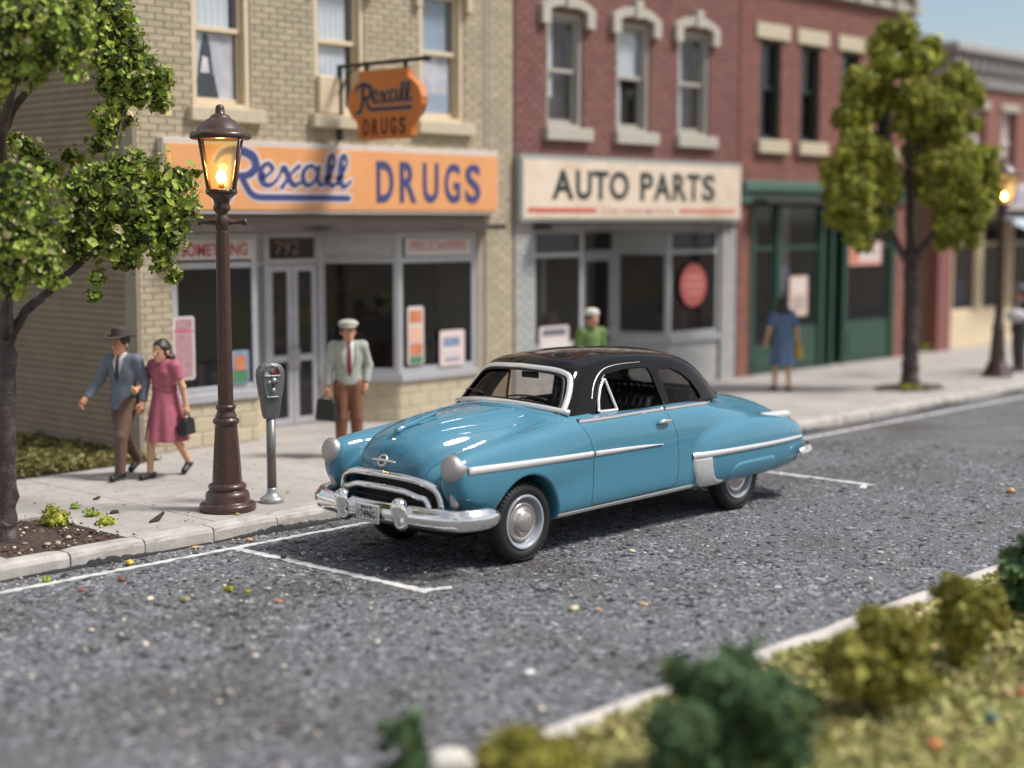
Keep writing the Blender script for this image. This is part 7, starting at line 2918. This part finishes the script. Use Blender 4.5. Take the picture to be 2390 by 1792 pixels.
def limb(g, pts, r0, r1, n=9, per=5):
    P = spline(pts, per)
    t = np.linspace(0, 1, len(P))
    R = r0 + (r1 - r0) * t
    R = R * (1 + 0.07 * np.sin(t * 37 + r0 * 90))
    P = P + RNG.normal(0, 0.006, P.shape)
    g.tube(P, R, n)


# nearer tree, crown reaching over the pavement
TL = thing('street_tree', 'leafy green street tree rising from the soil bed by the kerb', 'tree', (7.30, 13.36, 0.14))
g = G()
limb(g, [(7.30, 13.36, 0.12), (7.31, 13.36, 0.5), (7.34, 13.37, 1.2), (7.40, 13.42, 1.8), (7.42, 13.43, 2.2)], 0.105, 0.075, 14, 8)
limb(g, [(7.30, 13.36, 0.06), (7.30, 13.36, 0.16), (7.30, 13.36, 0.34)], 0.17, 0.10, 14, 6)
g.obj('trunk', M_bark, TL)
g = G()
limb(g, [(7.40, 13.42, 2.1), (7.45, 13.50, 2.7), (7.47, 13.55, 3.3), (7.54, 13.59, 4.0), (7.62, 13.35, 4.35), (7.9, 13.1, 4.7), (8.2, 12.98, 4.95)], 0.07, 0.022)
limb(g, [(7.40, 13.42, 2.0), (7.52, 13.26, 2.33), (7.67, 13.07, 2.52), (7.92, 12.84, 2.84), (8.28, 12.66, 3.16), (8.6, 12.52, 3.4)], 0.055, 0.018)
limb(g, [(7.66, 13.08, 2.51), (7.74, 12.98, 2.75), (7.8, 12.9, 3.1), (8.0, 12.8, 3.5), (8.2, 12.75, 3.9), (8.45, 12.85, 4.4)], 0.04, 0.015)
limb(g, [(7.40, 13.42, 2.1), (7.2, 13.0, 2.5), (7.0, 12.5, 2.9), (6.9, 12.1, 3.2)], 0.07, 0.02)
limb(g, [(7.47, 13.5, 3.2), (7.2, 13.0, 3.9), (7.0, 12.4, 4.4), (6.95, 12.0, 4.8)], 0.06, 0.02)
limb(g, [(7.45, 13.5, 2.9), (7.2, 13.8, 3.6), (7.0, 13.7, 4.4)], 0.06, 0.02)
limb(g, [(7.54, 13.59, 4.0), (7.4, 13.6, 4.7), (7.5, 13.4, 5.4)], 0.05, 0.02)
limb(g, [(8.2, 12.98, 4.95), (8.5, 12.9, 4.75), (8.7, 12.82, 4.5), (8.74, 12.79, 4.3)], 0.025, 0.01)
limb(g, [(8.28, 12.66, 3.16), (8.5, 12.5, 2.95), (8.58, 12.42, 2.7)], 0.02, 0.008)
g.obj('branches', M_bark, TL)
LEFT = [(6.92,12.02,4.84,0.40),(7.10,11.81,4.69,0.31),(6.85,12.19,4.54,0.28),(7.37,11.99,4.95,0.19),(8.31,12.94,5.16,0.19),(8.24,12.97,4.92,0.19),(8.44,12.91,4.93,0.19),(8.55,12.91,4.77,0.16),(8.31,12.86,4.66,0.19),(8.61,12.82,4.61,0.17),(8.78,12.78,4.55,0.12),(8.74,12.79,4.33,0.12),(8.53,12.87,4.39,0.16),(8.37,12.89,4.31,0.12),(8.31,12.98,4.48,0.12),(8.39,12.84,4.14,0.10),(8.18,12.92,4.17,0.10),(8.22,12.86,4.00,0.12),(8.14,12.92,3.90,0.10),(8.30,12.71,3.64,0.21),(8.53,12.60,3.61,0.21),(8.82,12.58,3.56,0.17),(8.08,12.79,3.55,0.20),(7.89,12.83,3.45,0.19),(8.22,12.60,3.35,0.26),(8.57,12.52,3.34,0.22),(8.79,12.42,3.30,0.14),(7.90,12.77,3.21,0.20),(8.08,12.70,3.05,0.24),(8.38,12.54,3.08,0.22),(8.61,12.43,3.04,0.16),(7.81,12.83,2.96,0.17),(8.24,12.65,2.82,0.14),(8.53,12.48,2.80,0.12),(8.59,12.39,2.67,0.09),(7.98,12.74,2.64,0.09),(7.95,12.76,2.47,0.06),(7.94,13.54,3.63,0.17),(7.92,13.74,3.83,0.14),(7.85,13.84,3.95,0.09),(8.06,13.28,3.79,0.10),(6.86,12.16,3.44,0.28),(6.93,12.05,3.21,0.25),(6.75,12.05,2.98,0.28),(6.92,12.00,2.87,0.23),(6.76,12.15,2.67,0.15),(7.19,12.27,2.67,0.10),(7.01,13.11,4.82,0.42),(7.26,13.95,4.41,0.45),(7.06,13.46,3.71,0.43),(7.06,13.67,3.13,0.44),(7.54,13.22,5.45,0.43),(8.12,13.19,5.46,0.34),(7.31,13.79,5.57,0.47),(7.96,13.28,5.84,0.44)]
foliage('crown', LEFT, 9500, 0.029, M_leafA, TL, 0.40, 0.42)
foam('crown_shade_core', LEFT, mat('crown shade green', (0.035, 0.055, 0.015), 0.9, var=0.3, vs=6), TL, 0.3, 7.0, 0.66)  # dark lumps put the crown's inner shade into the colour

# further tree
TR = thing('street_tree', 'round-crowned street tree between the woman in blue and the far lamp', 'tree', (25.25, 13.62, 0.14))
g = G()
limb(g, [(25.25, 13.62, 0.10), (25.25, 13.62, 0.9), (25.24, 13.63, 1.8), (25.22, 13.64, 2.4)], 0.155, 0.13, 12, 8)
limb(g, [(25.25, 13.62, 0.08), (25.25, 13.62, 0.2), (25.25, 13.62, 0.4)], 0.22, 0.15, 12, 5)
g.obj('trunk', M_bark, TR)
g = G()
limb(g, [(25.22, 13.64, 2.3), (25.15, 13.65, 3.4), (25.08, 13.7, 4.8), (25.02, 13.85, 6.3)], 0.11, 0.03)
limb(g, [(25.22, 13.64, 2.3), (24.8, 13.8, 2.9), (24.2, 14.0, 3.5), (23.9, 14.1, 4.1)], 0.08, 0.025)
limb(g, [(25.22, 13.64, 2.4), (25.3, 13.2, 3.0), (25.4, 12.8, 3.5), (25.7, 12.65, 4.1)], 0.08, 0.025)
limb(g, [(25.12, 13.68, 3.9), (24.6, 14.0, 4.6), (24.1, 14.2, 5.2)], 0.05, 0.02)
limb(g, [(25.1, 13.68, 4.2), (25.4, 13.3, 4.9), (25.8, 13.05, 5.5)], 0.05, 0.02)
g.obj('branches', M_bark, TR)
RIGHT = [(25.01,13.94,6.48,0.26),(25.17,13.74,6.33,0.24),(25.58,13.56,6.16,0.24),(24.71,14.06,6.12,0.22),(24.70,13.88,5.85,0.24),(25.05,13.66,5.91,0.28),(24.21,14.20,5.50,0.28),(23.93,14.32,5.23,0.24),(23.90,14.30,4.95,0.22),(24.42,14.21,5.08,0.28),(25.08,14.15,5.44,0.29),(24.81,13.39,5.38,0.28),(24.93,13.21,5.06,0.28),(25.47,13.15,5.51,0.26),(25.85,13.06,5.71,0.20),(26.07,12.93,5.41,0.20),(25.37,13.04,5.07,0.24),(24.98,13.59,4.97,0.28),(26.02,13.05,4.93,0.20),(25.52,13.10,4.69,0.24),(25.46,13.47,4.70,0.24),(24.08,14.05,4.56,0.28),(23.77,14.20,4.36,0.26),(24.33,13.89,4.35,0.26),(23.68,14.39,4.02,0.24),(23.80,13.96,3.97,0.28),(24.52,13.92,3.95,0.26),(25.02,12.97,4.20,0.28),(25.41,12.73,4.33,0.26),(25.79,12.61,4.32,0.20),(25.98,12.65,4.00,0.20),(25.12,12.68,3.93,0.28),(23.62,14.24,3.63,0.24),(23.73,13.82,3.55,0.28),(24.54,13.84,3.60,0.24),(24.98,12.93,3.59,0.28),(25.35,12.67,3.55,0.26),(25.86,12.58,3.64,0.20),(23.71,14.24,3.25,0.19),(23.85,13.92,3.12,0.24),(24.54,13.93,3.16,0.20),(25.01,12.84,3.21,0.24),(25.36,12.60,3.21,0.24),(25.81,12.59,3.34,0.15),(23.74,13.99,2.84,0.15),(24.00,13.85,2.77,0.15),(25.16,12.77,2.90,0.20),(25.37,12.54,2.86,0.13),(25.19,13.01,2.79,0.13),(25.37,13.66,4.33,0.24),(25.43,13.80,3.78,0.22)]
RIGHT = [(x, y, z, r * 1.22) for x, y, z, r in RIGHT]
SUB = []
for (x, y, z, r) in RIGHT:
    for q in range(6):
        d = RNG.normal(0, 1, 3)
        d /= np.linalg.norm(d)
        SUB.append((x + d[0] * r * 0.55, y + d[1] * r * 0.55, z + d[2] * r * 0.5, r * RNG.uniform(0.38, 0.66)))
foam('crown', SUB, M_foamB, TR, 0.46, 9.0, 0.86)
foliage('crown_flakes', SUB, 10500, 0.034, M_leafB, TR, 0.30, 0.55, six=False)
# soil ring and weeds at its foot
g = G()
V, F = [], []
n = 40
V.append((25.25, 13.62, 0.195))
for i in range(n):
    a = 2 * PI * i / n
    V.append((25.25 + (0.85 + random.uniform(-0.12, 0.12)) * math.cos(a), 13.62 + (0.55 + random.uniform(-0.08, 0.08)) * math.sin(a), 0.1535))
F = [[0, 1 + i, 1 + (i + 1) % n] for i in range(n)]
so = link('soil_bed', mesh('soil_bed', V, F, M_soil), None, kind='structure')
foliage('weeds', [(24.85, 13.5, 0.17, 0.10), (25.0, 13.35, 0.17, 0.08), (25.7, 13.75, 0.17, 0.1)], 6000, 0.03, M_leafB, so, six=False)

# verge in front: ground, turf flock, shrubs
def hgt(X, Y):
    return 0.12 + 0.035 * np.sin(X * 1.3 + 0.5) * np.sin(Y * 1.7) + 0.02 * np.sin(X * 3.7 + Y * 2.1)


nx, ny = 90, 60
X, Y = np.meshgrid(np.linspace(-20, 40, nx), np.linspace(-14, 5.8, ny), indexing='ij')
Z = hgt(X, Y)
I = np.arange(nx * ny).reshape(nx, ny)
F = np.stack([I[:-1, :-1], I[1:, :-1], I[1:, 1:], I[:-1, 1:]], -1).reshape(-1, 4)
verge = link('verge', mesh('verge', np.stack([X, Y, Z], -1).reshape(-1, 3), F, mat('verge soil', (0.17, 0.15, 0.06), 0.95, var=0.3, vs=4), smooth=True), None, kind='structure')
P2 = np.vstack([scatter(30000, 4.4, 12.8, 2.6, 5.82), scatter(22000, 2.0, 17.0, -0.5, 2.9), scatter(9000, 12.5, 20.0, 1.5, 5.82)])
P = np.column_stack([P2, hgt(P2[:, 0], P2[:, 1]) + RNG.uniform(0, 0.035, len(P2))])
Nn = RNG.normal(0, 0.7, (len(P), 3)) + np.array([0, 0, 0.8])
Nn /= np.linalg.norm(Nn, axis=1)[:, None]
V, F = leaf_cloud(P, Nn, RNG.gamma(5, 0.0062, len(P)), False)
tf = link('turf', mesh('turf', V, F, M_turf), verge, kind='stuff')
P2 = scatter(420, 4.0, 15.0, 0.5, 5.8)
sz = RNG.gamma(3, 0.008, len(P2)) + 0.010
V, F = pebbles(np.column_stack([P2, hgt(P2[:, 0], P2[:, 1]) + 0.03]), sz, 0.7)
link('flock_crumbs', mesh('flock_crumbs', V, F, mat('mixed crumbs', (0.45, 0.33, 0.16), 0.8, island=0.6), smooth=True), verge, kind='stuff')


def shrub(label, x, y, w, h, m, seed, size=0.024, dens=9000):
    rs = random.Random(seed)
    z0 = float(hgt(np.array(x), np.array(y)))
    t = thing('shrub', label, 'shrub', (x, y, z0), 0, 'model shrubs on the verge')
    cl = []
    n = 30
    for i in range(n):
        a = rs.uniform(0, 2 * PI)
        rr = w * 0.42 * math.sqrt(rs.random())
        zz = h * rs.uniform(0.12, 0.90)
        k = 1.0 - 0.55 * max(0, zz / h - 0.4)
        cl.append((x + rr * k * math.cos(a), y + rr * k * math.sin(a), z0 + zz, w * rs.uniform(0.085, 0.15)))
    cl.append((x, y, z0 + h * 0.35, w * 0.22))
    cl.append((x, y, z0 + h * 0.88, w * 0.13))
    g = G()
    for i in range(5):
        c = cl[i]
        limb(g, [(x, y, z0 - 0.03), (x + (c[0] - x) * 0.4, y + (c[1] - y) * 0.4, z0 + (c[2] - z0) * 0.55), c[:3]], 0.02, 0.007, 6, 4)
    g.obj('stems', M_bark, t)
    foam('foliage', cl, M_foamO if m is M_leafO else M_foamD, t, 0.46, 9.0, 0.80)
    foliage('leaf_flakes', cl, dens * 1.0, size, m, t, 0.25, 0.42, six=False)
    return t


shrub('dark green shrub in the middle of the verge, largest of the row', 6.66, 4.66, 1.06, 0.68, M_leafD, 1)
shrub('olive shrub right behind the largest dark green one', 8.48, 4.78, 0.78, 0.70, M_leafO, 2)
shrub('taller olive shrub leaning over the pale kerb, next to the last dark one', 9.62, 4.74, 0.62, 0.62, M_leafO, 3)
shrub('dark green shrub at the far end of the verge row', 11.08, 4.88, 0.62, 0.70, M_leafD, 4)
shrub('low mustard olive shrub beside the white stone', 5.88, 5.30, 0.70, 0.30, M_leafO, 5)
shrub('small dark green shrub on the kerb at the near end', 5.38, 5.78, 0.32, 0.50, M_leafD, 6)
t = thing('stone', 'smooth white stone lying by the low mustard shrub', 'stone', (5.86, 5.93, 0.14))
V, Q, Nn = sdf_mesh(lambda P: ellip(P, (0, 0, 0.045), (0.125, 0.095, 0.075)) + 0.008 * np.sin(P[:, 0] * 21) * np.sin(P[:, 1] * 27), (-0.2, -0.16, -0.08), (0.2, 0.16, 0.18), 0.014)
link('stone_body', mesh('stone_body', V, Q, mat('white stone', (0.60, 0.57, 0.52), 0.8, var=0.1, vs=9, bump=0.004, bs=40), normals=Nn), t)

# strip of lawn beside the clapboard wall
nx, ny = 30, 20
X, Y = np.meshgrid(np.linspace(-4, 11.15, nx), np.linspace(16.42, 26, ny), indexing='ij')
Z = 0.165 + 0.02 * np.sin(X * 2.1) * np.sin(Y * 2.7)
I = np.arange(nx * ny).reshape(nx, ny)
F = np.stack([I[:-1, :-1], I[1:, :-1], I[1:, 1:], I[:-1, 1:]], -1).reshape(-1, 4)
lawn = link('lawn', mesh('lawn', np.stack([X, Y, Z], -1).reshape(-1, 3), F, mat('lawn soil', (0.11, 0.105, 0.04), 0.95, var=0.3, vs=5), smooth=True), None, kind='structure')
P2 = scatter(9000, 8.0, 11.15, 16.40, 19.5)
P = np.column_stack([P2, 0.17 + RNG.uniform(0, 0.045, len(P2))])
Nn = RNG.normal(0, 0.7, (len(P), 3)) + np.array([0, 0, 0.7])
Nn /= np.linalg.norm(Nn, axis=1)[:, None]
V, F = leaf_cloud(P, Nn, RNG.gamma(5, 0.006, len(P)), False)
link('lawn_flock', mesh('lawn_flock', V, F, M_turfg), lawn, kind='stuff')
# weeds along the alley foot
foliage('alley_weeds', [(31.6, 17.2, 0.2, 0.14), (32.0, 17.3, 0.2, 0.16), (32.4, 17.1, 0.2, 0.14)], 4000, 0.04, M_leafB, lawn, six=False)

# ------------------------------------------------------------------ small things lying about
def moss(label, x, y, z, r, m=M_leafB):
    t = thing('moss_tuft', label, 'moss', (x, y, z), 0, 'moss tufts on the ground')
    V, Q, Nn = sdf_mesh(lambda P: ellip(P, (0, 0, r * 0.3), (r * 0.7, r * 0.65, r * 0.45)) + 0.15 * r * np.sin(P[:, 0] * 5 / r) * np.sin(P[:, 1] * 5 / r), (-r * 1.2, -r * 1.2, -0.01), (r * 1.2, r * 1.2, r * 1.4), r / 7)
    link('core', mesh('core', V, Q, m, normals=Nn), t)
    foliage('flakes', [(x, y, z + r * 0.3, r * 0.8), (x + r * 0.4, y, z + r * 0.25, r * 0.5)], 26000, r * 0.16, m, t, 0.4, 0.3, six=False)
    return t


moss('small pale green moss tuft behind the soil bed on the pavement', 8.34, 14.32, 0.151, 0.085, M_leafO)
moss('rounded dark moss tuft standing apart on the pavement slab', 8.61, 14.31, 0.151, 0.065, M_leafA)
moss('mid-sized moss tuft between the soil bed and the slab joint', 8.50, 13.81, 0.151, 0.085, M_leafA)
moss('bright yellow green moss tuft at the corner of the soil bed', 8.36, 13.32, 0.151, 0.10, M_leafB)
moss('flat spreading moss patch inside the soil bed', 8.05, 13.75, 0.14, 0.14, M_leafB)
moss('tiny moss ball on the road in front of the kerb stones', 7.88, 10.66, 0.004, 0.055, M_leafB)
moss('tinier moss ball just right of the other one on the road', 7.95, 10.48, 0.004, 0.04, M_leafB)
moss('green moss fleck on the white edge line near the kerb', 6.98, 12.10, 0.010, 0.05, M_leafA)


def stone(label, x, y, z, r, col, fl=0.6, seed=0, nm='pebble'):
    r *= 0.6
    m = mat('stone %.2f %.2f %.2f' % col, col, 0.75, var=0.15, vs=40)
    t = thing(nm, label, nm, (x, y, z))
    ph = seed * 1.7
    V, Q, Nn = sdf_mesh(lambda P: ellip(P, (0, 0, r * fl * 0.8), (r * 1.2, r * 0.85, r * fl)) + 0.12 * r * np.sin(P[:, 0] * 3 / r + ph) * np.sin(P[:, 1] * 3 / r + ph), (-r * 1.7, -r * 1.7, -r * 0.5), (r * 1.7, r * 1.7, r * 2), r / 5)
    link('pebble_body', mesh('pebble_body', V, Q, m, normals=Nn), t)
    t.rotation_euler = (0, 0, seed * 0.9)


for i, a in enumerate([
    ('yellow crumb on the edge line below the kerb joint', 7.87, 12.16, 0.008, 0.065, (0.62, 0.47, 0.06)),
    ('rust brown pebble below the yellow crumb on the road', 7.46, 11.66, 0, 0.055, (0.26, 0.10, 0.045)),
    ('small brick red pebble left of the rust brown one', 7.01, 11.59, 0, 0.04, (0.36, 0.09, 0.05)),
    ('cream pebble pair end stone on the road below the bay line', 7.23, 10.88, 0, 0.055, (0.66, 0.56, 0.42)),
    ('olive grey lump beside the cream pebble on the road', 7.40, 10.62, 0, 0.075, (0.28, 0.23, 0.12)),
    ('orange pebble on the road left of the bay line end', 7.92, 10.03, 0, 0.045, (0.58, 0.22, 0.09)),
    ('black pebble lying on the painted bay line', 9.0, 11.31, 0.012, 0.045, (0.02, 0.02, 0.02)),
    ('pale green stone in the shade before the bumper', 9.25, 11.32, 0, 0.05, (0.48, 0.46, 0.31)),
    ('tan pebble at the kerb foot near the lamp', 9.28, 12.20, 0, 0.055, (0.58, 0.36, 0.17)),
    ('tan shard standing in the gutter left of the line crossing', 8.70, 12.30, 0, 0.05, (0.56, 0.38, 0.18)),
    ('knobbly cream stone cluster in the middle of the road', 9.40, 8.04, 0, 0.075, (0.55, 0.48, 0.30)),
    ('pinkish stone next to the knobbly cream cluster', 9.52, 7.88, 0, 0.05, (0.50, 0.33, 0.25)),
    ('oval straw-coloured pebble right of the cream cluster', 9.92, 7.72, 0, 0.05, (0.62, 0.46, 0.24)),
    ('white round pebble low in the road before the verge', 7.83, 7.11, 0, 0.06, (0.70, 0.66, 0.62)),
    ('lone tan pebble far along the road at the picture edge', 17.05, 7.85, 0, 0.09, (0.58, 0.38, 0.20)),
    ('gold crumb stuck to the foot of the near lamp base', 9.56, 12.76, 0.153, 0.035, (0.48, 0.34, 0.12)),
    ('rust red lump in the turf beyond the olive shrubs', 9.35, 4.15, 0.13, 0.09, (0.42, 0.12, 0.05)),
    ('orange lump in the turf behind the dark shrub', 8.05, 4.12, 0.13, 0.08, (0.52, 0.17, 0.06)),
    ('teal lump in the yellow turf', 8.75, 4.10, 0.13, 0.07, (0.04, 0.13, 0.17)),
]):
    stone(*a, seed=i + 1)


def chip(label, pts, z, m, x, y):
    t = thing('bark_chip', label, 'bark chip', (x, y, z))
    g = G()
    V = [(a, b, 0.004 + c) for a, b, c in pts]
    W = [(a, b, c + 0.016) for a, b, c in pts]
    n = len(V)
    g.add(V + W, [list(range(n))[::-1], [n + i for i in range(n)]] + [[i, (i + 1) % n, n + (i + 1) % n, n + i] for i in range(n)])
    g.obj('chip_body', m, t, world=False)


M_chipb = mat('dark bark chip', (0.03, 0.024, 0.02), 0.8, var=0.3, vs=30)
chip('curled dark bark chip on the slab near the kerb', [(-0.10, -0.03, 0.0), (0.02, -0.03, 0.01), (0.11, 0.02, 0.06), (0.12, 0.05, 0.07), (0.0, 0.02, 0.03), (-0.09, 0.0, 0.0)], 0.151, M_chipb, 8.80, 13.09)
chip('small black bark chip behind the bright moss tuft', [(-0.05, -0.03, 0.0), (0.03, -0.03, 0.0), (0.06, 0.01, 0.01), (0.0, 0.035, 0.015), (-0.05, 0.01, 0.0)], 0.151, M_chipb, 8.75, 13.78)
chip('tiny bark chip far back on the slab by the joint', [(-0.04, -0.02, 0.0), (0.04, -0.02, 0.01), (0.05, 0.02, 0.02), (-0.03, 0.02, 0.0)], 0.151, M_chipb, 9.05, 14.6)
